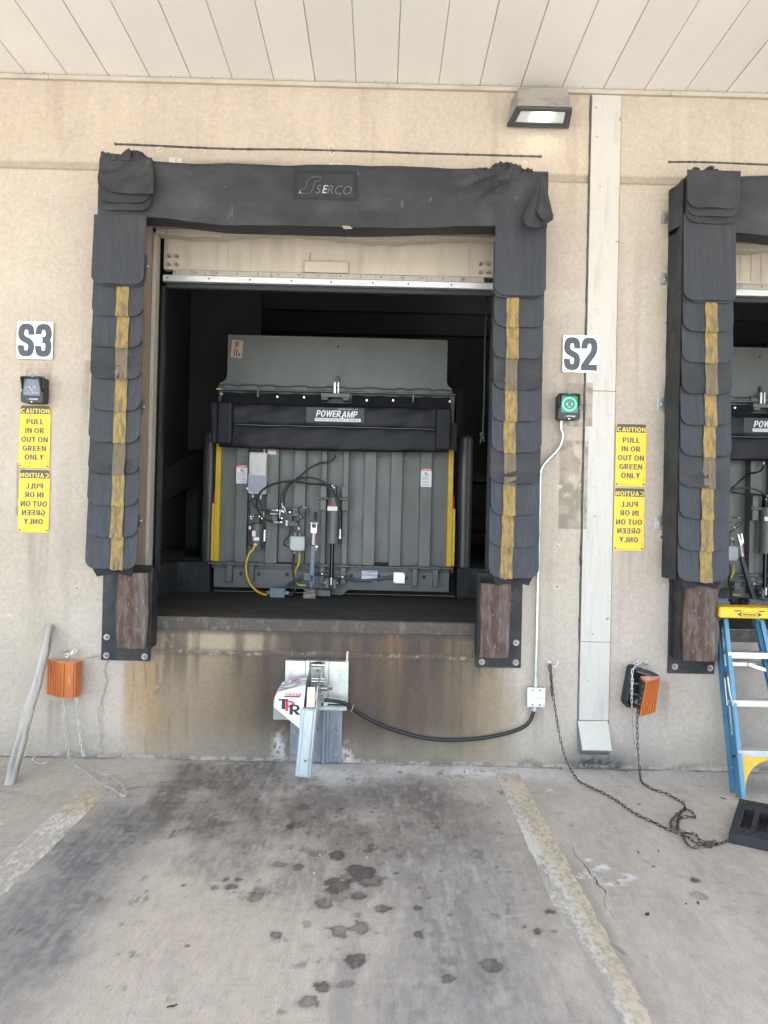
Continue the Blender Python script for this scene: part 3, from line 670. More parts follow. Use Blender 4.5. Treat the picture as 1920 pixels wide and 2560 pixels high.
# anchor holes and nicks
for (u, v, r) in ((1204, 1052, .006), (1211, 1051, .005), (1256, 1050, .008), (1203, 1180, .007), (1212, 1178, .006), (1200, 1188, .005), (1203, 1268, .008), (1262, 1268, .007), (345, 322, .008), (715, 320, .008), (717, 330, .006), (1135, 352, .006), (1300, 290, .006),
                  (1700, 395, .01), (1430, 1160, .012), (445, 328, .005), (165, 1270, .006), (20, 1330, .005), (290, 1010, .004), (1447, 392, .007)):
    g = Pd(u, v); d = np.hypot(X - g.x, Z - g.z)
    c = mixc(c, (0.62, 0.56, 0.48), (1 - ss(d, r * 1.3, r * 3.2)) * .7); c = mixc(c, (0.04, 0.035, 0.03), 1 - ss(d, r * .5, r * 1.2))
# cracks: pale rims here, the gap itself is a fine part of its own further down
CRACKS = [([(283, 1430), (272, 1500), (281, 1560), (276, 1610), (262, 1680), (270, 1700), (255, 1755), (256, 1885)], .0035), ([(380, 1629), (470, 1628), (540, 1632), (600, 1634), (690, 1633), (760, 1637), (800, 1634), (868, 1637), (960, 1642), (1100, 1641), (1190, 1648)], .0055),
          ([(215, 1645), (245, 1640), (258, 1644)], .0025), ([(420, 1575), (432, 1590), (428, 1615)], .003), ([(415, 1590), (425, 1610), (440, 1625)], .002), ([(384, 1735), (402, 1710), (396, 1745)], .003), ([(1455, 1180), (1462, 1177)], .003)]
for pts, wd in CRACKS:
    q = [(P(*p).x, P(*p).z) for p in pts]
    d = dpoly(X + (fbm(X, Z, 22, seed=68) - .5) * .02, Z + (fbm(X, Z, 22, seed=69) - .5) * .02, q)
    c = mixc(c, (0.17, 0.135, 0.10), (1 - ss(d, .002, .02)) * .35)
    c = mixc(c, (0.45, 0.41, 0.35), (1 - ss(d, .004, .018)) * ss(fbm(X, Z, 40, seed=70), .60, .68) * .35)
c *= (0.91 + 0.18 * fine)[:, None] * (0.94 + .12 * mid)[:, None]
# horizontal reveal groove is real relief
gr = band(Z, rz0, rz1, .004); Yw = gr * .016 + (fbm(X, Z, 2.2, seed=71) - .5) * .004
c = mixc(c, (0.29, 0.235, 0.175), gr * .6); c = mixc(c, (0.17, 0.135, 0.10), band(Z, rz0 - .004, rz0 + .006, .004) * .55)  # shade painted into the groove, with a dark line along its lower edge
inside = np.zeros((len(wzs), len(wxs)), bool)
cx = (Xw[:-1, :-1] + Xw[1:, 1:]) / 2; cz = (Zw[:-1, :-1] + Zw[1:, 1:]) / 2
hole = ((cx > OX0) & (cx < OX1) | (cx > OX0 + DX) & (cx < OX1 + DX)) & (cz > PZ) & (cz < OZ1)
near0 = (abs(X - OX0) < .02) | (abs(X - OX1) < .02) | (abs(Z - PZ) < .02) | (abs(Z - OZ1) < .02) | (abs(X - OX0 - DX) < .02)
Yw = np.where(near0, 0, Yw)
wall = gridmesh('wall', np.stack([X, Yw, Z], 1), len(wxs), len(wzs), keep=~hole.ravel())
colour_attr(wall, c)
wall.data.materials.append(mat('textured_wall_paint', attr='tint', rough=0.85, var=0.10, scale=20, bump=0.45, bscale=75, spots=(85, 0.655, (0.17, 0.14, 0.105), 0.55), grain=(170, .10)))
wall.parent = bld
def crack_strip(pts, w_, nrm, seed, name, parent, mt, rough_=.10):
    rs = random.Random(seed); p = [Vector(a) for a in pts]
    for lev in range(4):
        o = []
        for a, b in zip(p[:-1], p[1:]):
            d_ = b - a; o += [a, (a + b) / 2 + d_.cross(nrm) * rs.uniform(-rough_, rough_)]
        p = o + [p[-1]]
    L, R_ = [], []
    for i, a in enumerate(p):
        d_ = (p[min(i + 1, len(p) - 1)] - p[max(i - 1, 0)]).normalized(); s_ = d_.cross(nrm)
        hw = w_ / 2 * rs.uniform(.25, 1.0) * min(1, .2 + 6 * min(i, len(p) - 1 - i) / len(p)); L.append(a + s_ * hw + nrm * .0022); R_.append(a - s_ * hw + nrm * .0022)
    m = MB(); n_ = len(p); m.add(L + R_, [(i, i + 1, n_ + i + 1, n_ + i) for i in range(n_ - 1)]); return m.build(name, mt, parent, fixn=False)
M_crack = mat('crack_gap', (0.075, 0.06, 0.047), 0.95)
for k_, (pts, wd) in enumerate(CRACKS): crack_strip([P(*p) for p in pts], wd, Vector((0, -1, 0)), k_, 'crack', bld, M_crack)

for k, x0 in enumerate((0, DX)):
    a, b = OX0 + x0, OX1 + x0
    m = MB()                                                     # brown jamb linings, flush with the wall face
    m.box(a, a + .004, .002, .2, PZ, OZ1).box(b - .004, b, .002, .2, PZ, OZ1).box(a + .004, b - .004, .002, .2, OZ1 - .004, OZ1)
    m.build('jamb_lining', M_jamb, bld)
    m = MB()                                                     # pale steel door frame
    m.box(a + .004, a + .030, .2, .30, PZ + .27, OZ1).box(b - .030, b - .004, .2, .30, PZ + .27, OZ1)
    g = []
    for i in range(40):
        x = a + .004 + (b - a - .008) * i / 39
        s = .035 + .018 * math.sin(i * .31) + .006 * math.sin(i * 1.9)
        g.append((x, .2, OZ1 - s))
    m.sheet([[(p[0], .2, OZ1 - .002) for p in g], g], (0, .09, 0))
    m.build('door_frame', M_frame, bld, bevel=.004)
    m = MB(); m.box(a + .03, a + .05, .36, .42, DZ, 3.3).build('door_track', M_plastic, bld)
    m = MB(); m.box(b - .05, b - .03, .36, .42, DZ, 3.3).build('door_track', M_plastic, bld)
    # pit: steel nosing, floor, side and back faces
    m = MB(); xe = np.linspace(a + .004, b - .004, 120); g = []                     # chipped, grimy lip
    for dy, dz in ((.06, 0), (.004, 0), (-.004, -.004), (-.006, -.012), (-.006, -.045), (-.005, -.08), (.001, -.086)):
        nz_ = (fbm(xe + x0, xe * 0, 11, 1, seed=73) - .5) * .026 + (fbm(xe + x0, xe * 0, 45, 1, seed=74) - .5) * .014
        g.append([(x, dy + (min(max(n_, 0) * .3, .0042) if dy < .01 else 0), PZ + dz - (abs(n_) * .8 if dz > -.03 and dy < .01 else 0)) for x, n_ in zip(xe, nz_)])
    m.sheet(g, (0, .05, 0)) if False else m.add([p for r_ in g for p in r_], [(i * 120 + j, (i + 1) * 120 + j, (i + 1) * 120 + j + 1, i * 120 + j + 1) for i in range(6) for j in range(119)], True)
    m.build('pit_edge_lip', M_angle, bld)
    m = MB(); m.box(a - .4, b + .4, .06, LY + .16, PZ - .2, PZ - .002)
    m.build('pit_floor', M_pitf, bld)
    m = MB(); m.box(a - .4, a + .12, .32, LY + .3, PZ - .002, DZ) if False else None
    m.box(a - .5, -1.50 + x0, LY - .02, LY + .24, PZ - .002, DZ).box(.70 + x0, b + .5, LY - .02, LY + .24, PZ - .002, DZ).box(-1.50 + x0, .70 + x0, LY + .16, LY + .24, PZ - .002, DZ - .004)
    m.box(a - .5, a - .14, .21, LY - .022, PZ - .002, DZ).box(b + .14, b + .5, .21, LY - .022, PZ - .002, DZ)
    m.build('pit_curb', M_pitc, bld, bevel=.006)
# interior shell
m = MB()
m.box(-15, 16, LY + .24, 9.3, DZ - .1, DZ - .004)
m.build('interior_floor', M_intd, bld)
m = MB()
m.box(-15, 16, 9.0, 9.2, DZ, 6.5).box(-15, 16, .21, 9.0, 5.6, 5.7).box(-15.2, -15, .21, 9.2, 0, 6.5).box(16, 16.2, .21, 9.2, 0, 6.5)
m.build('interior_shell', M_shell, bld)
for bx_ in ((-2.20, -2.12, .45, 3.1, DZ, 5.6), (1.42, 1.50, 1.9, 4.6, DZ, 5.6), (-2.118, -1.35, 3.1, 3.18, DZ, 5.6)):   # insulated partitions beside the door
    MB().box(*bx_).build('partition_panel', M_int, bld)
for k_ in range(5):                                               # roof joists in the gloom
    MB().box(-12, 12, 2.4 + k_ * 1.4, 2.52 + k_ * 1.4, 4.9, 5.3).build('roof_joist', M_gland, bld)
m = MB()                                                          # back faces of the wall so no daylight leaks in
for a, b in ((-15, OX0), (OX1, OX0 + DX), (OX1 + DX, 16)): m.box(a, b, .02, .2, -.3, 6)
for x0 in (0, DX): m.box(OX0 + x0, OX1 + x0, .02, .2, OZ1 + .002, 6).box(OX0 + x0, OX1 + x0, .02, .058, -.3, PZ - .09)
m.build('wall_core', M_intd, bld)

# ---- canopy
can = thing('canopy', 'white canopy soffit of long panels over the dock wall', 'canopy', (0, 0, ZC))
m = MB()
pw_ = 0.2787; xs0 = P(68.3, 186).x
i0 = int((-15 - xs0) / pw_)
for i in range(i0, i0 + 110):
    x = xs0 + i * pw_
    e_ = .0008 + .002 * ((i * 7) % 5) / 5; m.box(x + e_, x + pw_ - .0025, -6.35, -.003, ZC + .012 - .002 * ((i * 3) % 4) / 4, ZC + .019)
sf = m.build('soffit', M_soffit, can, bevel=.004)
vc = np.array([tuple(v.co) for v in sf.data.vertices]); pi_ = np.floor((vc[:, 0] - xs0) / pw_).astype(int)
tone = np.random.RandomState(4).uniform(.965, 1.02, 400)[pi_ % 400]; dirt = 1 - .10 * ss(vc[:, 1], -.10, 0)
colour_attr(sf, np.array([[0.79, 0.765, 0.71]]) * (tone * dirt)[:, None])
m = MB(); rs = random.Random(3)
for i in range(-9, 10):
    x = xs0 + (i + 9) * pw_ + pw_ * .5 + rs.uniform(-.02, .02)
    for y in (-.04, -1.55): m.cyl((x, y, ZC + .0095), (x, y, ZC + .0118), .0055, n=8)
m.build('panel_screw', M_trim, can)
m = MB(); m.box(-15.5, 16.5, -6.36, -.002, ZC + .0195, ZC + .0315); m.build('soffit_backing', M_trim, can)
m = MB(); m.box(-15.5, 16.5, -6.4, -.002, ZC + .032, ZC + .35); m.build('roof_slab', M_intd, can)
m = MB(); m.box(-15.5, 16.5, -6.46, -6.4, ZC - .1, ZC + .5); m.build('fascia', M_trim, can)
m = MB()
for a, b in ((-15, -2.305), (-2.302, -.02), (-.017, 1.9), (1.903, 15)):
    m.box(a, b, -.028, -.0025, ZC - .022, ZC + .006)
m.build('wall_trim', M_trim, can, bevel=.002)
# ================================================================== overhead doors
def door(x0, label):
    t = thing('overhead_door', label, 'overhead door', (x0 + (OX0 + OX1) / 2, .33, 3.3), 'raised dock doors')
    zb = Pd(700, 613, .33).z
    a, b = OX0 + x0 + .05, OX1 + x0 - .03
    m = MB(); 
    xs = [a + (b - a) * i / 60 for i in range(61)]
    zs = [zb + .075 + (OZ1 + .1 - zb - .075) * j / 12 for j in range(13)]
    def dent(x, z): return .006 * math.sin(x * 3.1 + z * 2) * math.sin(z * 5) + .004 * math.sin(x * 7.3 - z * 4)
    m.sheet([[(x, .33 + dent(x, z), z) for x in xs] for z in reversed(zs)], (0, .05, 0))
    m.build('panel', M_door, t)
    m = MB()                                             # seams and sheet joints
    for x in (a + .38, a + .46, a + .535, a + .62, b - .20): m.box(x, x + .0022, .319, .322, zb + .09, OZ1 - .03)
    m.build('panel_seam', M_trim, t)
    m = MB(); m.box(a, a + .03, .312, .322, zb + .08, OZ1).box(b - .03, b, .312, .322, zb + .08, OZ1); m.build('edge_strip', M_frame, t, bevel=.003)
    m = MB(); m.box(a, b, .300, .345, zb - .018, zb + .028); m.build('bottom_rail', M_alu, t, bevel=.003)
    m = MB(); m.box(a + .07, b - .085, .306, .345, zb + .0305, zb + .068); m.build('rail_cap', M_frame, t, bevel=.003)
    m = MB()
    rs = random.Random(5)
    for i in range(9):
        x = a + .03 + (b - a - .06) * i / 8 + rs.uniform(-.02, .02)
        m.cyl((x, .2985, zb + .006), (x, .301, zb + .006), .007, n=8)
    for i in range(16):
        x = a + .09 + (b - a - .18) * i / 15
        m.cyl((x, .304, zb + .05), (x, .307, zb + .05), .006, n=8)
    m.build('rivet', M_greyd, t)
    m = MB()
    for x in (a + .04, a + .095, b - .115, b - .06):
        for z in (zb + .105, zb + .165): m.cyl((x, .298, z), (x, .319, z), .0115, n=12)
    m.build('corner_bolt', M_bolt, t)
    m = MB(); m.box(-.585 + x0, -.27 + x0, .308, .318, zb + .075, zb + .155); m.build('patch_plate', M_door, t, bevel=.002)
    m = MB(); m.box(a + .01, b - .01, .335, .375, zb - .055, zb - .019); m.build('bottom_seal', M_rubber, t, bevel=.01, seg=2)
    if x0 == 0:
        m = MB(); rr = random.Random(2)
        for pts in ([(672, 545), (668, 556), (672, 566), (668, 578)], [(690, 565), (690, 574)], [(712, 557), (711, 577)]):
            m.tube([Pd(u, v, .318) for u, v in pts], .0022, 4)
        m.build('crack', M_intd, t)
    return t
door(0, 'cream overhead door raised above the leveller beside the green signal light')
door(DX, 'cream overhead door raised at the right picture edge above the ladder')

# ================================================================== dock seals
def flap(m, xc, w, zt, zb, y0, y1, r=.066, seed=0, th=.006, curl=0.0, nx=18, nz=16):
    """a hanging tongue of fabric with rounded lower corners; leans from y0 at the top to y1 at the bottom"""
    rs = random.Random(seed)
    p1, p2, p3 = rs.uniform(0, 6), rs.uniform(0, 6), rs.uniform(0, 6)
    g = []
    for j in range(nz + 1):
        u = j / nz; u = 1 - (1 - u) ** 1.6
        z = zt + (zb - zt) * u
        h = z - zb
        hw = w / 2 - r + math.sqrt(max(r * r - max(r - h, 0) ** 2, 0))
        row = []
        for i in range(nx + 1):
            s = i / nx * 2 - 1
            x = xc + s * hw
            y = y0 + (y1 - y0) * u ** 1.4
            y += (.003 * math.sin(s * 3 + p1) + .001 * math.sin(s * 7 + z * 20 + p2)) * u
            y += .010 * abs(s) ** 4 * (1 - u) * 0 + curl * u * u * math.sin(s * 2.4 + p3)
            if curl > .008:                                # a crease running up across the tongue
                d_ = (z - zb) / (zt - zb) - .30 - .22 * s - .04 * math.sin(s * 5 + p1)
                y -= .013 * math.exp(-(d_ / .05) ** 2) * max(0, 1 - abs(s + .2)) - .006 * math.exp(-((d_ + .12) / .06) ** 2)
            zz = z + .0018 * math.sin(s * 3 + p2) * u
            row.append((x, y, zz))
        g.append(row)
    m.sheet(g, (0, th, 0))
def stripe(m, xc, w, zt, zb, y0, y1, seed):
    rs = random.Random(seed); a = rs.uniform(-.004, .004)
    g = []
    for j in range(9):
        u = j / 8; row = []
        for i in range(10):
            s = i / 9 * 2 - 1
            fold = (.0035 if i % 3 == 0 else 0)
            row.append((xc + s * w / 2 * (1 + .04 * math.sin(j + seed)) + a * u, y0 + (y1 - y0) * u ** 1.4 + fold + .002 * math.sin(i * 2 + j + seed), zt + (zb - zt) * u + (.003 * math.sin(i + seed) if j == 8 else 0)))
        g.append(row)
    m.sheet(g, (0, .003, 0))
def pad(t, xa, xb, ztop, zbig, zend, sx, ztongue, seed, inner):
    """side pad: fabric covered body, one long upper flap, then nine overlapping flaps each with a worn yellow strip"""
    w = xb - xa; xc = (xa + xb) / 2
    m = MB()
    rs = random.Random(seed)
    g = []                                                  # body with slightly slack cover
    rows = 40
    prof = [(0, 0), (0, -.06), (0, -.13), (0, -.20), (.012, -.238), (.05, -.25)]
    tl_, tr_ = (0, .14) if inner > 0 else (.14, 0)         # the side towards the door slants back
    def ring(z, k):
        s = 1 + .0 * k
        o = []
        for dx, y in prof: o.append((xa + dx + (-tr_ * 0 if inner > 0 else tl_ * (1 + y / .25)) + .006 * math.sin(z * 5 + y * 9 + seed) * (y < 0), y, z))
        for i in range(1, 6): o.append((xa + .05 + (w - .1) * i / 6, -.25, z))
        for dx, y in reversed(prof): o.append((xb - dx - (tr_ * (1 + y / .25) if inner > 0 else 0) + .005 * math.sin(z * 6 + y * 9 + seed + 2) * (y < 0), y, z))
        return o
    zs = [ztop + (zend + .02 - ztop) * k / rows for k in range(rows + 1)]
    rr = [ring(z, k) for k, z in enumerate(zs)]
    n = len(rr[0])
    m.add([p for r in rr for p in r], [(k * n + i, k * n + i + 1, (k + 1) * n + i + 1, (k + 1) * n + i) for k in range(rows) for i in range(n - 1)], True)
    m.add(rr[0], [tuple(range(n))]); m.add(rr[-1], [tuple(reversed(range(n)))])
    m.build('side_pad', M_seal, t)
    N = 9; st = (zbig - zend) / N
    for k in range(N):                                       # lowest first in z order does not matter
        zb = zbig - st * (k + 1)
        zt = zb + st + .05
        m = MB(); rs2 = random.Random(seed * 50 + k)
        curl = .004 if k not in (2, 5) else .011
        y1 = -.274 - rs2.uniform(0, .004)
        flap(m, xc + rs2.uniform(-.003, .003), w + rs2.uniform(-.002, .006), zt, zb, -.2535, y1, seed=seed * 50 + k, curl=curl)
        f = m.build('flap', M_seal if k not in (2, 5) else M_sealw, t)
        m = MB()
        stripe(m, xa + w * sx + rs2.uniform(-.006, .006), .078, zb + st + .004, zb - .006, -.2665 - .012 * .4, y1 - .010, seed * 50 + k)
        m.build('yellow_strip', M_stripe if k not in (2, 5) else M_stripe2, f)
    m = MB(); flap(m, xc + .0, w + .012, ztongue, zbig - .004, -.262, -.292, r=.06, seed=seed + 700, nz=24); m.build('upper_flap', M_seal, t)
    m = MB(); flap(m, xc + inner * .018, w * .98, ztongue - .25, zbig - .014, -.256, -.275, r=.06, seed=seed + 701, nz=18); m.build('upper_flap', M_seal, t)
    m = MB(); m.prism([(xa + .02, -.235, zend + .02), (xb - .02, -.235, zend + .02), (xb - .05, -.22, zend - .05), (xc + .02, -.215, zend - .03), (xa + .06, -.225, zend - .055)], (0, .015, 0)); m.build('loose_hem', M_black, t)

def clip(m, m2, c, w=.085, h=.085, out=1):
    m.box(c.x - w / 2, c.x + w / 2, -.0065, -.0015, c.z - h / 2, c.z + h / 2)
    m.box(c.x + out * w / 2 - .003, c.x + out * w / 2 + .003, -.06, -.0065, c.z - h / 2, c.z + h / 2)
    m2.cyl((c.x, -.016, c.z), (c.x, -.0065, c.z), .011, n=6)
    m2.cyl((c.x, -.0085, c.z), (c.x, -.0065, c.z), .018, n=14)

def frayed(m, xa, xb, z, y, h, seed, n=40):
    rs = random.Random(seed); pts = []
    for i in range(n + 1):
        s = i / n
        e_ = math.sin(math.pi * min(max(s, .03), .97)) ** .7 * (.55 + .3 * math.sin(s * 7 + seed) + .15 * math.sin(s * 17 + seed * 2))
        pts.append((xa + (xb - xa) * s + rs.uniform(-.003, .003), y + .03 - .02 * rs.random(), z + h * e_ + (rs.uniform(-.012, .006) if rs.random() < .6 else 0)))
    lo = [(p[0], p[1] - .004, z - .03) for p in pts]
    m.sheet([pts, lo], (0, .01, 0))

# ---- first seal
def head(t, xa, xb, wr):
    """header pad: slack fabric face; wr(x, z) gives extra relief"""
    m = MB(); nx, nz = 90, 26
    def zt(x): return 3.935 + .008 * math.sin(x * 2.3 + 1) + .004 * math.sin(x * 11) + (.02 if x < xa + .3 else 0) * 0
    def zb(x):
        s = (x - xa - .3) / (xb - xa - .6)
        t_ = min(max((s - .0) / .25, 0), 1); u_ = min(max((1 - s - .02) / .42, 0), 1)
        sag = .040 * (t_ * t_ * (3 - 2 * t_)) * (u_ * u_ * (3 - 2 * u_))
        return 3.553 - sag
    g = []
    for j in range(nz + 1):
        v = j / nz; row = []
        for i in range(nx + 1):
            x = xa + (xb - xa) * i / nx
            z = zt(x) + (zb(x) - zt(x)) * v
            y = -.245 - .012 * math.sin(math.pi * v) + (.03 * max(0, .06 - v) / .06) + wr(x, z)
            y -= .035 * max(0, v - .75) / .25 * max(0, math.sin(math.pi * min(max(((x - xa) / (xb - xa) - .22) / .5, 0), 1)))
            row.append((x, y, z))
        g.append(row)
    top = [(p[0], 0, p[2]) for p in g[0]]; bot = [(p[0], -.03, p[2] + .03) for p in g[-1]]
    grid = [top] + g + [bot]
    C = nx + 1
    m.add([p for r in grid for p in r], [(r * C + i, r * C + i + 1, (r + 1) * C + i + 1, (r + 1) * C + i) for r in range(len(grid) - 1) for i in range(nx)], True)
    for k in (0, nx):
        vs = [r[k] for r in grid]; m.add(vs, [tuple(range(len(vs)))])
    return m.build('header_pad', M_sealw, t)
def ridge(x, z, p, q, wd, h):
    (ax, az), (bx, bz) = p, q
    L = (bx - ax) ** 2 + (bz - az) ** 2; u = ((x - ax) * (bx - ax) + (z - az) * (bz - az)) / L
    if u < 0 or u > 1: return 0
    d = math.hypot(x - ax - u * (bx - ax), z - az - u * (bz - az))
    return -h * math.exp(-(d / wd) ** 2) * math.sin(math.pi * min(u * 1.2 + .08, 1))

S1 = thing('dock_seal', 'charcoal fabric dock seal with a stitched logo panel around the first door', 'dock seal', (-.41, -.13, 1.3), 'padded dock seals')
def wr1(x, z):
    r = ridge(x, z, (.80, 3.90), (.28, 3.66), .022, .050) + ridge(x, z, (.86, 3.88), (.48, 3.62), .022, .040) + ridge(x, z, (.72, 3.92), (.30, 3.78), .02, .025) + ridge(x, z, (-1.0, 3.72), (-.55, 3.76), .05, .008)
    return r + .009 * math.sin(x * 4.3 + z * 4) * math.sin(z * 9 + x) + .004 * math.sin(x * 9 + z * 4) * math.sin(z * 14) + .0025 * math.sin(x * 23 + z * 9)
head(S1, -1.845, 1.035, wr1)
zL = lambda v, x: Pd(x, v, -.28).z
pad(S1, -1.872, -1.548, 3.90, zL(613, 250), zL(1229, 230), .605, zL(462, 265), 1, 1)
pad(S1, .705, 1.022, 3.56, zL(638, 1125), zL(1249, 1105), .36, 3.70, 2, -1)
# left corner: three tongues drawn up over the header, the topmost crumpled
m = MB(); flap(m, -1.678, .335, 3.70, zL(455, 270), -.275, -.288, seed=31, curl=.004); m.build('corner_flap', M_sealw, S1)
m = MB(); flap(m, -1.680, .330, 3.93, zL(440, 270), -.268, -.298, r=.07, seed=32, curl=.006, nz=20); m.build('corner_flap', M_sealw, S1)
m = MB(); g = []
for j in range(23):
    v = j / 22; row = []
    for i in range(25):
        s = i / 24
        x = -1.845 + (.335 + .03 * v) * s; z = 3.955 - .03 * s - v * (.245 + .02 * math.sin(s * 3))
        if v > .8: z += .03 * max(0, .18 - s) / .18 + .0 * s
        y = -.262 - .05 * v ** 1.3 - .012 * math.sin(s * 5 + v * 4) * v + ridge(x, z, (-1.56, 3.93), (-1.70, 3.78), .02, .016) - .012 * math.sin(s * 11 + v * 7) * math.sin(v * 6) + ridge(x, z, (-1.82, 3.78), (-1.60, 3.86), .018, .014)
        row.append((x, y, z + (.014 * math.sin(s * 19) + .010 * math.sin(s * 41 + 1)) * (v < .05)))
    g.append(row)
m.sheet(g, (0, .006, 0)); m.build('corner_flap', M_sealw, S1)
m = MB(); frayed(m, -1.80, -1.54, 3.935, -.285, .065, 3); m.build('frayed_top', M_sealw, S1)
m = MB(); frayed(m, .58, .93, 3.93, -.262, .062, 4); m.build('frayed_top', M_sealw, S1)
# right corner: a torn fold of cover hanging like a cone
m = MB(); g = []
ap = Pd(1172, 375, -.29)
edge = spline([Pd(1129, 472, -.335), Pd(1136, 485, -.37), Pd(1150, 492, -.375), Pd(1166, 490, -.36), Pd(1180, 484, -.33), Pd(1195, 474, -.27)], 5)
for j in range(15):
    v = j / 14
    g.append([Vector(ap).lerp(e, v) + Vector((0, -.012 * math.sin(v * 3), 0)) for e in edge])
m.sheet(g, (0, .005, 0)); 
g2 = []
edge2 = spline([Pd(1153, 447, -.33), Pd(1161, 462, -.385), Pd(1170, 474, -.40), Pd(1184, 473, -.37), Pd(1195, 469, -.30)], 5)
for j in range(15):
    v = j / 14
    g2.append([Vector(ap).lerp(e, v) + Vector((0, -.010, 0)) for e in edge2])
m.sheet(g2, (0, .005, 0)); m.build('torn_fold', M_sealw, S1)
# stitched panel with the maker's emblem and word
m = MB()
a, b, cc, d = [Pd(*q, -.2615) for q in ((635, 367), (770, 371), (773, 432), (634, 428))]
for p, q in ((a, b), (b, cc), (cc, d), (d, a)): m.tube([p, q], .0022, 5)
a2, b2, c2, d2 = [Pd(*q, -.2615) for q in ((640, 371), (765, 375), (767, 427), (640, 424))]
for p, q in ((a2, b2), (b2, c2), (c2, d2), (d2, a2)): m.tube([p, q], .0016, 5)
m.build('stitching', M_sealw, S1)
zz = lambda x, y: P(720 + x * .12056, 400 + y * .12056, -.2645)
m = MB()
ol = [(250, 620), (330, 605), (370, 560), (410, 430), (460, 370), (530, 348), (690, 362), (655, 435), (590, 435), (550, 470), (515, 600), (480, 670), (430, 695), (225, 690)]
m.tube([zz(*p) for p in ol + ol[:1]], .0028, 5)
write(m, 'SERCO', zz(950, 618), zz(1300, 632) - zz(600, 608), Z1, .232, .056, shear=.25, bold=.0)
m.build('logo', M_ghost, S1)
m = MB(); m.prism([zz(245, 610), zz(225, 690), zz(285, 690), zz(258, 660)], (0, .002, 0))
write(m, 'E', zz(775, 608), zz(1300, 632) - zz(600, 608), Z1, .036, .050, shear=.25, lift=(0, -.003, 0)); m.build('logo', M_ghostw, S1)
m = MB(); q = [Pd(*p, -.298) for p in ((738, 487), (755, 488), (762, 494), (743, 495))]; m.prism(q, (0, .004, 0)); m.build('patched_tear', M_jamb, S1)
for u, v in ((380, 345), (726, 357)): 
    m, m2 = MB(), MB(); c_ = Pd(u, v); m.box(c_.x - .045, c_.x + .045, -.007, -.0015, c_.z - .06, c_.z + .012); m2.cyl((c_.x, -.016, c_.z), (c_.x, -.007, c_.z), .011, n=8)
    w_ = m.build('wall_clip', M_galv, S1, bevel=.001); m2.build('clip_screw', M_zinc, w_)
for v in (572, 877, 1125):
    m, m2 = MB(), MB(); c_ = Pd(312 - (v - 572) * .032, v, .02)
    m.box(OX0 + .004, OX0 + .008, .0, .075, c_.z - .045, c_.z + .045); m2.cyl((OX0 + .008, .045, c_.z), (OX0 + .03, .045, c_.z), .008, n=8)
    w_ = m.build('jamb_clip', M_greyd, S1, bevel=.001); m2.build('clip_screw', M_zinc, w_)

# ---- second seal, cut by the picture's right edge
S2 = thing('dock_seal', 'charcoal fabric dock seal at the right picture edge, its side held by steel clips', 'dock seal', (-.41 + DX, -.13, 1.3), 'padded dock seals')
head(S2, 1.945, 1.035 + DX, lambda x, z: .005 * math.sin(x * 9 + z * 4) * math.sin(z * 14) + ridge(x, z, (2.45, 3.85), (2.75, 3.66), .05, .012))
pad(S2, 1.918, 2.243, 3.90, zL(648, 1530), zL(1257, 1520), .56, 3.66, 3, 1)
pad(S2, .705 + DX, 1.022 + DX, 3.56, zL(648, 1530), zL(1257, 1520), .36, 3.70, 4, -1)
for k, (zb_, zt_, y_) in enumerate(((zL(482, 1540), 3.80, -.27), (zL(468, 1540), 3.88, -.282), (zL(452, 1540), 3.935, -.296))):
    m = MB(); flap(m, 2.092, .335 + .004 * k, zt_, zb_, y_ + .012, y_ - .006, r=.07, seed=60 + k, curl=.003); m.build('corner_flap', M_sealw, S2)
m = MB(); frayed(m, 1.93, 2.14, 3.935, -.285, .06, 8); m.build('frayed_top', M_sealw, S2)
# slack, wrinkled cover on the side of the pad
def sidecover(xs, z1, z0, seed):
    m = MB(); g = []
    for j in range(90):
        z = z1 + (z0 - z1) * j / 89; row = []
        for i in range(16):
            s = i / 15
            y = -.002 - .235 * s
            bul = .022 * math.sin(math.pi * s) * (.6 + .4 * math.sin(z * 3 + seed)) + .013 * math.sin(z * 7.3 + s * 4 + seed) * math.sin(math.pi * s) + .008 * math.sin(z * 15.7 - s * 7 + seed) * math.sin(math.pi * s)
            row.append((xs - bul, y, z))
        g.append(row)
    m.sheet(g, (.004, 0, 0)); return m
sidecover(1.914, 3.60, 1.30, 1.2).build('side_cover', M_sealw, S2)
m = sidecover(1.912, 3.90, 3.60, 4.0)
m.build('side_cover', M_sealw, S2)
for u, v in ((1437, 470), (1437, 603), (1431, 873), (1425, 1130)):
    m, m2 = MB(), MB(); c_ = Pd(u, v); clip(m, m2, c_, .075, .082, 1)
    w_ = m.build('wall_clip', M_galv, S2, bevel=.0015); m2.build('clip_screw', M_zinc, w_)
for z in (3.4, 3.02, 2.78, 2.42, 2.05, 1.72, 1.38):
    m = MB(); m.cyl((1.905, -.012, z), (1.898, -.012, z), .007, n=8)
    m.build('snap_stud', M_zinc, S2)

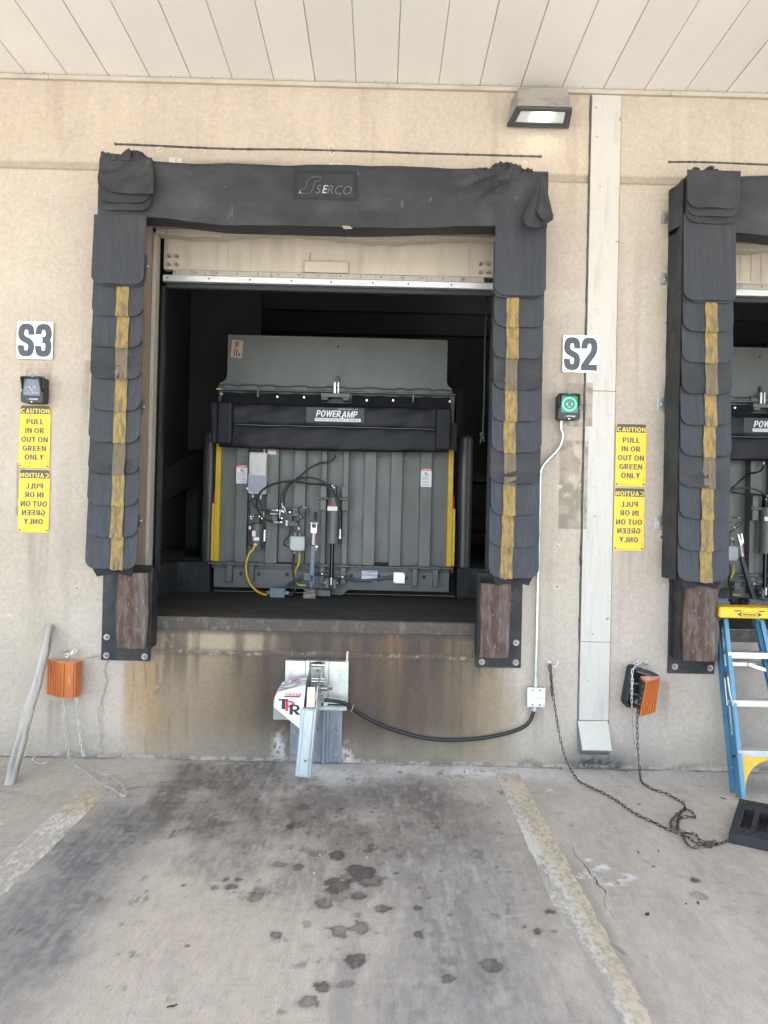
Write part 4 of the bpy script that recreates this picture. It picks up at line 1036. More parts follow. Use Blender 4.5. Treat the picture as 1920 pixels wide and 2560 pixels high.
# ---- sealant beads above the seals
for k, pts in enumerate(([(250, 309), (330, 314), (420, 320), (520, 324), (640, 322), (705, 323), (800, 328), (900, 331), (1000, 335), (1100, 338), (1168, 341)], [(1445, 349), (1500, 350), (1560, 352), (1659, 356), (1760, 361)])):
    q = [Pd(u, v) for u, v in pts]; zc = sum(p.z for p in q) / len(q)
    rs = random.Random(k); path = spline([(p.x, -.003, zc + (p.z - zc) * .35 + rs.uniform(-.003, .003)) for p in q], 12)
    m = MB(); m.tube(path, [.0055 + .0035 * abs(math.sin(i * 1.7)) * rs.random() for i in range(len(path))], 7)
    e = path[-1 if k == 0 else 0]; m.cyl((e.x, -.006, e.z), (e.x, .004, e.z), .009, n=5)
    if k == 0: m.cyl((path[0].x, -.006, path[0].z), (path[0].x, .004, path[0].z), .011, n=5)
    tag(m.build('sealant_bead', M_sealant), ['long dark sealant bead above the seal of the first door', 'shorter dark sealant bead above the right seal, cut by the picture edge'][k], 'sealant', 'sealant lines above the seals')

# ================================================================== dock bumpers
def bumper(xa, xb, z0, z1, px0, px1, pz0, pz1, bolts, label, seed, fr=-.205):
    t = thing('dock_bumper', label, 'dock bumper', ((xa + xb) / 2, 0, z0), 'rusty dock bumpers')
    m = MB(); m.box(px0, px1, -.018, -.0015, pz0, pz1); m.build('back_plate', M_plate, t, bevel=.002)
    rs = random.Random(seed); m = MB()
    xs = [xa + (xb - xa) * i / 14 for i in range(15)]; zs = [z1 + (z0 - z1) * j / 26 for j in range(27)]
    ph = rs.uniform(0, 6)
    g = []
    for z in zs:
        row = []
        for x in xs:
            s = (x - xa) / (xb - xa)
            y = fr + .014 * abs(2 * s - 1) ** 3 + .006 * math.sin(z * 17 + ph) * math.sin(s * 5 + ph) + .004 * math.sin(z * 41 + s * 9)
            row.append((x + .004 * math.sin(z * 13 + ph) * (2 * s - 1), y, z))
        g.append(row)
    m.sheet(g, (0, .03, 0)); m.build('worn_face', M_rust, t)
    m = MB(); m.box(xa + .004, xb - .004, fr + .045, -.019, z0 + .004, z1 - .004); m.build('rubber_block', M_rubber, t, bevel=.008)
    m = MB()
    s = px1 - .02 if abs(px1 - xb) > abs(px0 - xa) else px0 + .02
    m.box(xa - .012, xb + .012, fr + .055, fr + .062, z0 - .006, z1 + .004)
    ia, ib = (xa, xb)
    side = xb + .006 if px1 - xb < xa - px0 else xa - .012
    m.box(side, side + .006, fr + .062, -.019, z0 - .005, z1 + .03)
    m.build('steel_bracket', M_plate, t, bevel=.001)
    for (x, z) in bolts:
        m = MB(); m.cyl((x, -.0205, z), (x, -.0182, z), .021, n=16).cyl((x, -.034, z), (x, -.0205, z), .0125, n=6).cyl((x, -.05, z), (x, -.034, z), .007, n=10)
        m.build('anchor_bolt', M_bolt, t)
    return t
fr = -.205
a, b = P(291, 1436, fr), P(364, 1622, fr)
pa, pb = Pd(225, 1240), Pd(325, 1427)
bumper(a.x + .002, b.x + .002, b.z, 1.262, pa.x, pb.x, pb.z, 1.30, [(pa.x + .035, pb.z + .032), (pa.x + .035, pb.z + .155), (pb.x - .035, pb.z + .03)], 'rusty steel faced bumper on a dark plate beside the orange stained wall', 1)
a, b = P(1204, 1453, fr), P(1274, 1646, fr)
pa, pb = Pd(1031, 1260), Pd(1124, 1442)
bumper(a.x, b.x, b.z, 1.245, pa.x - .0, pb.x, pb.z, 1.30, [(pb.x - .035, pb.z + .037), (pb.x - .035, pb.z + .17), (pa.x + .04, pb.z + .035)], 'rusty bumper between the first pit and the steel conduit', 2)
zz2 = lambda x, y, Y: P(1640 + x * .32558, 1060 + y * .32558, Y)
a, b = zz2(228, 1240, fr), zz2(482, 1825, fr)
pa, pb = zz2(98, 1240, 0), zz2(440, 1917, 0)
bumper(a.x, b.x, b.z, 1.27, pa.x, pb.x, pb.z, 1.30, [(pa.x + .045, pb.z + .045), (pa.x + .045, pb.z + .16), (pb.x - .03, pb.z + .04)], 'brown scuffed bumper beside the yellow topped ladder', 3)
# ================================================================== the vertical leveller
LV = thing('dock_leveler', 'grey upright dock leveller with black header bag, hydraulic cylinder and hoses in the first pit', 'dock leveler', (-.40, LY, PZ), 'upright levellers behind the doors')
S_ = .40988
def q(x, y, Y=LY): return P(500 + x * S_, 1100 + y * .40976, Y)      # reading of the lower half of the machine
def qa(x, y, Y=LY): return P(500 + x * S_, 780 + y * .40992, Y)      # reading of its head
DXA, DXB = -1.462, .642
def part(m, name, mt, parent=None, bevel=0.0, seg=1): return m.build(name, mt, parent or LV, bevel, seg)

m = MB(); m.box(DXA, DXB, LY, LY + .012, DZ + .005, 2.765); part(m, 'deck_plate', M_grey)
yb = LY - .075
for xl, xr in ((218, 288), (405, 475), (572, 641), (1000, 1070), (1160, 1230), (1340, 1410)):
    a, b = q(xl, 400, yb).x, q(xr, 400, yb).x
    m = MB(); m.box(a, b, yb, yb + .006, DZ + .008, 2.66).box(a, a + .006, yb + .006, LY - .001, DZ + .008, 2.66).box(b - .006, b, yb + .006, LY - .001, DZ + .008, 2.66)
    part(m, 'stiffener', M_grey, bevel=.002)
for xl, xr in ((739, 770), (870, 903)):
    a, b = q(xl, 400, yb - .02).x, q(xr, 400, yb - .02).x
    m = MB(); m.box(a, b, yb - .02, LY - .001, DZ + .008, 2.66)
    zt, zb_ = q(800, 280, yb).z, q(800, 430, yb).z
    m.box(a - .004, b + .004, yb - .075, yb - .0205, zb_, zt)
    part(m, 'cylinder_rail', M_grey, bevel=.003)
# side strips
for sx, xa in ((-1, DXA), (1, DXB)):
    m = MB(); a = xa if sx < 0 else xa - .045
    m.box(a, a + .045, LY - .055, LY - .002, DZ + .015, q(120, 20, LY - .05).z); part(m, 'edge_strip', M_yelpaint, bevel=.002)
    z1 = q(90, 385, LY - .05).z if sx < 0 else q(1535, 420, LY - .05).z
    a = xa - .026 if sx < 0 else xa + .002
    m = MB(); m.box(a, a + .024, LY - .05, LY - .01, DZ + .02, z1); part(m, 'toe_guard', M_yelpaint, bevel=.002)
    m = MB(); a2 = a + .008 if sx < 0 else a - .002
    m.box(a2, a2 + .018, LY - .03, LY - .002, z1 + .001, z1 + .11).box(a2, a2 + .018, LY - .03, LY - .002, DZ - .045, DZ + .018); part(m, 'red_stop', M_red, bevel=.002)
# foot flange and rear frame
m = MB(); m.box(DXA - .03, DXB + .01, LY - .13, LY - .0005, DZ - .006, DZ + .006); part(m, 'foot_flange', M_grey, bevel=.002)
m = MB()
za, zb_ = q(300, 783, LY).z, q(300, 893, LY - .03).z
m.box(DXA + .005, DXB - .015, LY - .03, LY - .018, za, DZ - .008)
part(m, 'rear_frame', M_grey, bevel=.003)
m = MB()
ol = [q(105, 790, LY - .05), q(1515, 800, LY - .05), q(1510, 930, LY - .05), q(905, 914, LY - .05), q(866, 946, LY - .05), q(665, 944, LY - .05), q(628, 906, LY - .05), q(105, 896, LY - .05)]
zt = sum(p.z for p in ol[:2]) / 2; zbm = (ol[2].z + ol[7].z) / 2; zl_ = max((ol[4].z + ol[5].z) / 2, PZ + .002)
pts = [(DXA + .005, LY - .05, zt), (DXB - .015, LY - .05, zt), (DXB - .015, LY - .05, zbm), (ol[3].x, LY - .05, zbm), (ol[4].x, LY - .05, zl_), (ol[5].x, LY - .05, zl_), (ol[6].x, LY - .05, zbm), (DXA + .005, LY - .05, zbm)]
m.prism(pts, (0, .012, 0)); part(m, 'base_plate', M_grey, bevel=.003)
m = MB()
for x, y in ((250, 815), (358, 818), (532, 820), (922, 827), (1090, 830), (1367, 837)):
    p = q(x, y, LY - .052); m.cyl((p.x, LY - .0515, p.z), (p.x, LY - .0495, p.z), .018, n=14)
part(m, 'anchor_hole', M_plate)
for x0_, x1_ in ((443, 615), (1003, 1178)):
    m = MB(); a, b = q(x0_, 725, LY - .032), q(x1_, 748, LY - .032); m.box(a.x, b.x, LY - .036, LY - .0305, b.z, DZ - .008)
    part(m, 'frame_slot_shade', M_dark)  # dark boxes on the frame stand in for the shade of a slot
# hinge lugs
for xc, w_ in ((181, 70), (313, 52), (746, 58), (875, 58), (1310, 52), (1436, 62)):
    yy = 755 + (xc - 200) * .0225
    c_ = q(xc, yy, LY - .1)
    m = MB(); m.cyl((c_.x - w_ * .00073, LY - .10, c_.z), (c_.x + w_ * .00073, LY - .10, c_.z), .020, n=16)
    e = q(xc, yy + 110, LY - .1); m.box(c_.x - .023, c_.x + .023, LY - .115, LY - .052, e.z, c_.z - .012)
    lug = part(m, 'hinge_lug', M_grey, bevel=.003)
    m = MB(); s = -1 if xc in (181, 746, 1310) else 1
    m.cyl((c_.x + s * (w_ * .00073 + .001), LY - .10, c_.z), (c_.x + s * (w_ * .00073 + .016), LY - .10, c_.z), .016, .012, n=10); part(m, 'pin_end', M_plastic, lug)
for xl, xr in ((205, 270), (1340, 1405)):
    a, b = q(xl, 740, LY - .08), q(xr, 740, LY - .08)
    m = MB(); m.box(a.x, b.x, LY - .09, LY - .032, q(300, 770, LY - .08).z, DZ - .008); part(m, 'hinge_block', M_grey, bevel=.003)

# ---- lip and its hinge
zlt = 3.262
def hx(x): return qa(x, 300).x
z0l = qa(835, 470).z
m = MB(); Y0 = LY + .002
a, b, c2, d2 = hx(167), hx(1509), hx(1540), hx(122)
zz_ = z0l + .005
pts = [(a, Y0, zlt), (b, Y0, zlt), (b, Y0, zz_ + .10)] + [(b + (c2 - b) * (1 - math.cos(t)), Y0, zz_ + .03 + .07 * (1 - math.sin(t))) for t in (.4, .8, 1.2, 1.57)] + [(c2, Y0, zz_), (d2, Y0, zz_)] + [(a + (d2 - a) * (1 - math.cos(t)), Y0, zz_ + .03 + .07 * (1 - math.sin(t))) for t in (1.57, 1.2, .8, .4)] + [(a, Y0, zz_ + .10)]
m.prism(pts, (0, .014, 0)); lip = part(m, 'lip', M_grey, bevel=.002)
m = MB(); p = qa(842, 210, Y0); m.cyl((p.x, Y0 - .001, p.z), (p.x, Y0 + .001, p.z), .0095, n=14); part(m, 'lip_hole', M_dark, lip)
m = MB(); p = qa(226, 225, Y0); M4 = Matrix.Translation((p.x, Y0 - .0015, p.z)) @ Matrix.Rotation(rad(4), 4, 'Y'); m.box(-.05, .05, -.0008, .0008, -.078, .078, M4); part(m, 'tan_label', M_tan, lip)
m = MB()
for x, z, w_, h_ in ((-.012, .042, .010, .05), (.004, .042, .008, .05), (-.018, -.03, .008, .07), (.002, -.035, .010, .06), (.026, -.05, .012, .03)): m.box(x - w_ / 2, x + w_ / 2, -.0022, -.0012, z - h_ / 2, z + h_ / 2, M4)
part(m, 'label_print', M_ink, lip)
zh = z0l - .012
xs_ = [122, 165, 215, 260, 365, 390, 465, 570, 665, 770, 815, 855, 900, 1000, 1102, 1205, 1255, 1305, 1405, 1450, 1500, 1543]
m = MB()
for i, (x, x2) in enumerate(zip(xs_[:-1], xs_[1:])):
    if i == 10: continue
    if i % 2:
        m = MB(); m.cyl((hx(x) + .004, LY - .030, zh), (hx(x2) - .004, LY - .030, zh), .031, n=14); part(m, 'lip_hinge', M_grey)
m = MB(); m.cyl((hx(124), LY - .026, zh), (hx(1541), LY - .026, zh), .022, n=12); part(m, 'hinge_socket', M_greyd)  # darker grey imitates the shaded gaps between the hinge tubes
m = MB()
m.box(DXA - .01, DXB + .01, LY - .06, LY - .0005, 2.757, 2.767); part(m, 'deck_nosing', M_grey, bevel=.002)
m = MB(); m.box(DXA - .012, DXA + .04, LY - .0615, LY - .058, 2.756, 2.768); part(m, 'nosing_paint', M_yelpaint)
p = qa(828, 480, LY - .05)
m = MB(); m.box(qa(820, 400).x, qa(834, 400).x, LY - .07, LY - .004, p.z - .03, qa(835, 455).z + .03).box(qa(843, 400).x, qa(853, 400).x, LY - .07, LY - .004, p.z - .03, qa(835, 455).z + .03)
part(m, 'lip_lug', M_galv, bevel=.002)
m = MB(); xx = qa(841, 400).x
m.prism([(xx - .012, LY - .02, zh + .02), (xx - .012, LY - .05, zh + .03), (xx - .012, LY - .035, qa(841, 400).z), (xx - .012, LY - .004, qa(841, 392).z), (xx - .012, LY - .001, zh + .02)], (.024, 0, 0)); part(m, 'lip_gusset', M_grey, bevel=.002)
a, b = qa(742, 495, LY - .1), qa(915, 545, LY - .1)
m = MB(); m.box(a.x, b.x, LY - .155, LY - .062, (a.z + b.z) / 2 - .008, a.z - .006); br = part(m, 'lip_bracket', M_grey, bevel=.002)
m = MB(); m.box(a.x + .005, a.x + .06, LY - .155, LY - .07, b.z, (a.z + b.z) / 2 - .010).box(b.x - .06, b.x - .005, LY - .155, LY - .07, b.z, (a.z + b.z) / 2 - .010); part(m, 'bracket_foot', M_greyd, br)

# ---- header bag: quilted black vinyl
yb2 = LY - .20
def bag(x0_, x1_, za_, zb_, yf, bulge, nm, seed, sagm=0.0, par=None):
    m = MB(); g = []; nx, nz = 60, 18
    for j in range(nz + 1):
        v = j / nz; row = []
        for i in range(nx + 1):
            s = i / nx; x = x0_ + (x1_ - x0_) * s
            z = za_ + (zb_ - za_) * v - sagm * math.sin(math.pi * s) * v
            e = math.sin(math.pi * v) ** .28
            y = yf - bulge * e + .004 * math.sin(s * 23 + v * 3 + seed) * math.sin(v * 6 + s * 9) + .003 * math.sin(s * 61 + seed) * math.sin(math.pi * v)
            row.append((x, y, z))
        g.append(row)
    m.sheet(g, (0, .03, 0))
    m.box(x0_ + .004, x1_ - .004, yf + .029, LY - .105, min(za_, zb_) + .004, max(za_, zb_) - .004)
    return part(m, nm, M_black, par)
zt1, zt2, zt3, zt4 = qa(820, 508, yb2).z, qa(820, 572, yb2).z, qa(820, 700, yb2).z, qa(820, 838, yb2).z
xa_, xb_ = qa(108, 650, yb2).x, qa(1533, 650, yb2).x
m = MB()
a, b = qa(742, 500, yb2).x, qa(916, 500, yb2).x
for x0_, x1_ in ((xa_ + .01, a - .012), (b + .012, xb_ - .002)):
    g = []
    for j in range(5):
        g.append([(x0_ + (x1_ - x0_) * i / 30, LY - .10 - .055 * j / 4 + .003 * math.sin(i * 1.3 + j), zt1 + .02 + (zt2 - .01 - zt1 - .02) * j / 4 + .004 * math.sin(i * .9)) for i in range(31)])
    m.sheet(g, (0, .005, 0))
g = [[(a - .02 + (b - a + .04) * i / 8, LY - .12 - .03 * j / 3, zt1 - .055 + (zt2 - .01 - zt1 + .055) * j / 3) for i in range(9)] for j in range(4)]
m.sheet(g, (0, .005, 0))
fl = part(m, 'header_flap', M_black)
for x, y in ((133, 500), (472, 517), (635, 521), (1017, 539), (1178, 539), (1523, 546)):
    p = qa(x, y, LY - .13); m = MB(); m.cyl((p.x, LY - .137, p.z), (p.x, LY - .1, p.z), .0095, n=12); part(m, 'rivet', M_zinc, fl)
bg1 = bag(xa_ + .02, xb_ - .02, zt2, zt3, yb2, .030, 'header_bag', 1)
bg2 = bag(xa_ + .02, xb_ - .02, zt3 - .004, zt4, yb2, .028, 'header_bag', 4, .012)
m = MB(); m.tube([(xa_ + .15 + (xb_ - xa_ - .28) * i / 30, yb2 - .012, zt3 - .002 + .002 * math.sin(i)) for i in range(31)], .0025, 5); part(m, 'seam_thread', M_gland, bg1)
for x0_, x1_, ya, yb_ in ((106, 194, 546, 806), (1441, 1531, 584, 842)):
    a, b = qa(x0_, ya, yb2 - .07), qa(x1_, yb_, yb2 - .07)
    m = MB(); m.box(a.x, b.x, yb2 - .085, yb2 + .05, b.z, a.z); part(m, 'end_pad', M_black, bevel=.02, seg=3)
for x0_, x1_, ya, yb_ in ((74, 108, 560, 800), (1533, 1562, 680, 850)):
    a, b = qa(x0_, ya, yb2), qa(x1_, yb_, yb2)
    m = MB(); flap(m, (a.x + b.x) / 2, b.x - a.x, a.z, b.z, yb2 - .03, yb2 - .04, r=.012, seed=x0_); part(m, 'end_flap', M_black)
# maker's panel
p = qa(824, 627, yb2 - .062)
m = MB(); ux = qa(990, 629, yb2) - qa(655, 622, yb2); ux.normalize()
def lab(m, c_, w_, h_, t=.0012, u=X1, v=Z1, y=0): 
    c_ = Vector(c_); m.prism([c_ - u * w_ / 2 - v * h_ / 2, c_ + u * w_ / 2 - v * h_ / 2, c_ + u * w_ / 2 + v * h_ / 2, c_ - u * w_ / 2 + v * h_ / 2], u.cross(v) * -t * -1)
    return m
lab(m, (p.x, yb2 - .034, p.z), .50, .128); mp_ = part(m, 'maker_panel', M_plastic)
yl = yb2 - .0352
m = MB(); bold(m, 'POWER', (p.x - .056, yl - .001, p.z + .012), X1, Z1, .222, .056, shear=.2, gap=.09)
bold(m, 'AMP', (p.x + .124, yl - .001, p.z + .010), X1, Z1, .142, .056, shear=.2, gap=.09)
lab(m, (p.x - .042, yl - .001, p.z - .040), .265, .027); lab(m, (p.x + .158, yl - .001, p.z - .040), .125, .027)
m.prism([(p.x + .042, yl - .001, p.z - .012), (p.x + .062, yl - .001, p.z - .012), (p.x + .098, yl - .001, p.z - .054), (p.x + .088, yl - .001, p.z - .054)], (0, -.001, 0))
write(m, 'A Division of Systems, LLC', (p.x + .11, yl, p.z + .054), X1, Z1, .17, .012)
part(m, 'maker_lettering', M_label, mp_)
m = MB(); write(m, 'Premium Loading Dock', (p.x - .042, yl - .002, p.z - .040), X1, Z1, .245, .018, bold=.008, shear=.2); write(m, 'Systems', (p.x + .158, yl - .002, p.z - .040), X1, Z1, .09, .019, bold=.008, shear=.2)
part(m, 'maker_lettering', M_ink, mp_)
for u, v_ in ((356, 495), (1300, 525)):
    m = MB(); c_ = qa(u, v_, LY - .16); m.box(c_.x - .008, c_.x + .008, LY - .19, LY - .062, c_.z - .04, c_.z + .03)
    part(m, 'bag_hook', M_grey, bevel=.002)

# ---- hydraulic cylinder
yc = LY - .16
cx_ = q(811, 500, yc).x
zt, zb_ = q(811, 352, yc).z, q(811, 628, yc).z
m = MB(); m.cyl((cx_ + .002, yc, zb_), (cx_ + .006, yc, zt), .056, n=28).cyl((cx_ + .002, yc, zb_ - .004), (cx_ + .002, yc, zb_ + .025), .058, n=28)
cyl = part(m, 'cylinder_barrel', M_grey)
m = MB(); m.box(cx_ - .026, cx_ + .026, yc - .03, yc + .03, zt + .002, q(811, 278, yc).z); part(m, 'cylinder_head', M_plastic, cyl, bevel=.004)
m = MB(); p = q(811, 415, yc); lab(m, (cx_ - .004, yc - .0585, p.z - .006), .085, .036); part(m, 'warning_label', M_label, cyl)
m = MB(); lab(m, (cx_ - .004, yc - .0588, p.z + .017), .085, .012); part(m, 'warning_label', M_labelred, cyl)
zr = q(805, 838, yc).z
m = MB(); m.cyl((cx_ - .002, yc, zr), (cx_, yc, zb_), .0185, n=20); part(m, 'piston_rod', mat('polished_rod', (0.03, 0.03, 0.032), 0.16, 0.85))
m = MB(); a, b = q(726, 353, yc), q(905, 353, yc); m.cyl((a.x, yc, a.z - .004), (b.x, yc, a.z - .004), .013, n=14); pin_ = part(m, 'trunnion_pin', M_grey)
m = MB(); m.cyl((a.x - .006, yc, a.z - .004), (a.x + .002, yc, a.z - .004), .009, n=8).cyl((b.x - .002, yc, a.z - .004), (b.x + .006, yc, a.z - .004), .009, n=8); part(m, 'pin_end', M_zinc, pin_)
zc_ = q(803, 870, yc).z
m = MB(); m.box(cx_ - .052, cx_ - .020, yc - .05, yc + .03, zc_ - .045, zc_ + .03).box(cx_ + .014, cx_ + .046, yc - .05, yc + .03, zc_ - .045, zc_ + .03).box(cx_ - .075, cx_ + .075, yc - .01, LY - .05, zc_ + .03, zc_ + .038)
clv = part(m, 'clevis', M_grey, bevel=.003)
m = MB(); m.cyl((cx_ - .002, yc - .02, zc_ - .02), (cx_ - .002, yc - .02, zc_ + .045), .014, n=14).cyl((cx_ - .062, yc - .03, zc_), (cx_ - .052, yc - .03, zc_), .010, n=8).cyl((cx_ + .046, yc - .03, zc_), (cx_ + .056, yc - .03, zc_), .010, n=8); part(m, 'clevis_pin', M_zinc, clv)

# ---- oil tank
a, b = q(297, 72, LY - .17), q(402, 332, LY - .17)
lv_ = q(350, 215, LY - .17).z
m = MB(); m.box(a.x, b.x, LY - .17, LY - .08, b.z, a.z); tk = part(m, 'oil_tank', M_tank, bevel=.018, seg=3)
m = MB(); m.box(a.x + .0015, b.x - .0015, LY - .1712, LY - .12, b.z + .016, lv_); part(m, 'oil_level', M_fluid, tk)
m = MB(); m.cyl((b.x - .03, LY - .13, a.z - .002), (b.x - .03, LY - .13, a.z + .028), .008, n=10); part(m, 'breather', M_jbox, tk)
for x, y in ((282, 122), (419, 130), (277, 295), (414, 300)):
    c_ = q(x, y, LY - .08); m = MB(); m.box(c_.x - .022, c_.x + .022, LY - .086, LY - .0765, c_.z - .03, c_.z + .03)
    br = part(m, 'tank_bracket', M_grey, tk, bevel=.003)
m = MB()
for x, y in ((405, 122), (289, 295), (404, 298)):
    c_ = q(x, y, LY - .1); m.cyl((c_.x, LY - .10, c_.z), (c_.x, LY - .088, c_.z), .008, n=8)
part(m, 'tank_screw', M_zinc, tk)
m = MB()
for x in (323, 370):
    c_ = q(x, 334, LY - .12); m.cyl((c_.x, LY - .12, c_.z - .05), (c_.x, LY - .12, c_.z), .0085, n=10)
part(m, 'tank_fitting', M_alu, tk)

# ---- pump motor
a, b = q(300, 510, LY - .12), q(391, 640, LY - .12); mx_ = (a.x + b.x) / 2
m = MB(); m.cyl((mx_, LY - .13, b.z), (mx_, LY - .13, a.z), .064, n=28).cyl((mx_, LY - .13, b.z - .012), (mx_, LY - .13, b.z), .050, .062, n=28)
mo = part(m, 'pump_motor', M_motor)
m = MB(); c_ = q(343, 490, LY - .13); m.box(c_.x - .036, c_.x + .036, LY - .16, LY - .09, a.z + .001, c_.z + .03).box(c_.x - .018, c_.x + .018, LY - .17, LY - .10, c_.z + .02, c_.z + .045); part(m, 'motor_cap', M_plastic, mo, bevel=.003)
m = MB(); lab(m, (mx_ - .012, LY - .1955, a.z - .085), .030, .05); lab(m, (mx_ + .012, LY - .1955, a.z - .130), .048, .028); lab(m, (mx_ - .045, LY - .178, a.z - .035), .028, .028); part(m, 'motor_label', M_label, mo)
m = MB(); lab(m, (mx_ - .020, LY - .1965, a.z - .131), .014, .029); part(m, 'motor_label', M_labelred, mo)
c_ = q(398, 583, LY - .1); m = MB(); m.box(c_.x - .006, c_.x + .006, LY - .14, LY - .077, c_.z - .05, c_.z + .05); part(m, 'motor_bracket', M_alu, mo)
c_ = q(420, 583, LY - .08); m = MB(); m.box(c_.x - .024, c_.x + .026, LY - .084, LY - .0765, c_.z - .055, c_.z + .055); part(m, 'motor_bracket', M_grey, mo, bevel=.002)
m = MB(); c_ = q(355, 660, LY - .12); m.box(c_.x - .03, c_.x + .03, LY - .15, LY - .1, c_.z - .012, b.z - .012); part(m, 'motor_foot', M_motor, mo, bevel=.004)
m = MB()
for x, y in ((310, 468), (316, 480), (386, 465), (378, 478), (328, 466), (363, 466)): c_ = q(x, y, LY - .15); m.cyl((c_.x, LY - .16, c_.z), (c_.x, LY - .13, c_.z), .006, n=8)
part(m, 'motor_screw', M_zinc, mo)

# ---- valve block with solenoids and fittings
a, b = q(503, 428, LY - .13), q(566, 505, LY - .13)
m = MB(); m.box(a.x, b.x, LY - .15, LY - .08, b.z, a.z); vb = part(m, 'valve_block', M_plastic, bevel=.003)
m = MB()
for x0_, y0_, x1_, y1_ in ((441, 460, 475, 518), (568, 410, 600, 440), (566, 440, 606, 466), (552, 494, 600, 528), (522, 487, 552, 520), (470, 502, 520, 514)):
    a, b = q(x0_, y0_, LY - .13), q(x1_, y1_, LY - .13); m.box(a.x, b.x, LY - .165, LY - .09, b.z, a.z)
part(m, 'solenoid', M_motor, vb, bevel=.003)
m = MB(); a, b = q(523, 490, LY - .166), q(534, 524, LY - .166); m.box(a.x, b.x, LY - .172, LY - .1, b.z, a.z); part(m, 'valve_tag', M_label, vb)
m = MB()
for p1, p2, r in (((437, 429), (476, 429), .005), ((428, 451), (476, 452), .0065), ((448, 501), (492, 502), .007), ((488, 425), (486, 478), .007), ((509, 402), (527, 450), .006), ((500, 385), (503, 425), .005), ((630, 411), (645, 412), .005), ((608, 462), (613, 470), .005)):
    A, B_ = q(*p1, LY - .175), q(*p2, LY - .175); m.cyl(A, B_, r, n=10)
    mid_ = A.lerp(B_, .72); m.cyl(mid_, mid_ + (B_ - A).normalized() * .016, r * 1.35, n=6)
for x, y in ((473, 429), (503, 434), (510, 438), (549, 440), (500, 477), (497, 501)): c_ = q(x, y, LY - .17); m.cyl((c_.x, LY - .185, c_.z), (c_.x, LY - .15, c_.z), .007, n=10)
part(m, 'hose_fitting', M_zinc, vb)

# ---- junction box on the deck
a, b = q(548, 587, LY - .17), q(637, 677, LY - .17)
m = MB(); m.box(a.x, b.x, LY - .17, LY - .08, b.z, a.z); jb = part(m, 'junction_box', M_jbox, bevel=.008, seg=2)
m = MB(); m.box(a.x + .018, b.x - .018, LY - .173, LY - .165, b.z + .018, a.z - .018); part(m, 'box_lid', M_jbox, jb, bevel=.003)
m = MB()
for x in (a.x + .012, b.x - .012):
    for z in (b.z + .012, a.z - .012): m.cyl((x, LY - .1715, z), (x, LY - .168, z), .005, n=10)
part(m, 'lid_screw', M_gland, jb)
m = MB()
for x, y0_, y1_ in ((581, 563, 588), (609, 565, 588), (575, 676, 698), (606, 676, 698)):
    A, B_ = q(x, y0_, LY - .13), q(x, y1_, LY - .13); m.cyl((A.x, LY - .13, B_.z), (A.x, LY - .13, A.z), .013, n=10)
A = q(533, 642, LY - .13); m.cyl((A.x - .012, LY - .13, A.z), (A.x + .024, LY - .13, A.z), .014, n=10)
A = q(600, 690, LY - .09); m.box(A.x - .045, A.x + .03, LY - .1, LY - .0765, A.z - .02, A.z + .02); part(m, 'cable_gland', M_gland, jb)

# ---- hoses and cables
def hose(pts, r, mt, nm='hose', Y=LY - .17, ys=None, par=None):
    path = spline([q(x, y, (Y if ys is None else Y + ys[i])) for i, (x, y) in enumerate(pts)], 9)
    m = MB(); m.tube(path, r, 9); return part(m, nm, mt, par)
hose([(827, 90), (822, 108), (805, 125), (775, 136), (735, 141), (690, 160), (650, 186), (615, 218), (583, 240), (545, 262), (515, 298), (500, 340), (494, 390), (489, 425)], .0085, M_hose, ys=[.08, .08, .07, .06, .04, .02, 0, 0, 0, 0, 0, 0, 0, 0])
hose([(856, 548), (857, 500), (850, 430), (838, 375), (815, 325), (783, 280), (745, 250), (700, 234), (655, 229), (612, 234), (575, 252), (542, 282), (522, 320), (512, 360), (512, 402)], .0085, M_hose, Y=LY - .235, ys=[0.0] * 7 + [.01, .02, .03, .04, .05, .05, .05, .05])
hose([(806, 276), (775, 273), (720, 269), (660, 266), (610, 258), (560, 253), (505, 255), (455, 266), (405, 288), (372, 315), (352, 355), (348, 395), (357, 435), (380, 468), (412, 490), (448, 501)], .0085, M_hose, Y=LY - .19)
hose([(322, 350), (322, 368), (330, 395), (350, 418), (378, 428), (405, 429), (437, 429)], .0085, M_hose)
hose([(370, 362), (371, 385), (382, 412), (398, 436), (415, 449), (432, 452)], .009, M_hose)
hose([(306, 455), (302, 420), (301, 392), (308, 370), (325, 360), (347, 362), (368, 380), (385, 408)], .0075, M_hose)
hose([(388, 412), (390, 432), (388, 470)], .003, M_brass, 'tube_line')
hose([(600, 412), (630, 411), (655, 412), (667, 424), (664, 442), (648, 460), (628, 474), (600, 492), (583, 508)], .0055, M_hose)
hose([(609, 470), (622, 452), (640, 443), (658, 438)], .005, M_hose)
hose([(554, 530), (552, 556), (540, 588), (520, 610), (510, 628), (512, 638), (532, 645)], .006, M_hose)
hose([(598, 536), (608, 552), (610, 566)], .006, M_hose); hose([(598, 532), (606, 548)], .0075, M_label, 'cable_marker')
hose([(572, 566), (566, 552), (573, 545), (582, 552), (584, 565)], .003, M_hose)
hose([(545, 655), (553, 672), (570, 681)], .004, M_hose)
m = MB(); c_ = q(583, 243, LY - .17); m.tube([c_ + Vector((.006 * math.cos(t) * .6, -.022 + .03 * math.sin(t) * .4, .026 * math.sin(t))) for t in np.linspace(0, 2 * math.pi, 13)[:-1]], .0022, 5, closed=True); part(m, 'hose_tie', M_gland)
m = MB(); c_ = q(828, 78, LY - .09); m.cyl((c_.x, c_.y, c_.z - .012), (c_.x, c_.y, c_.z + .02), .007, n=8)
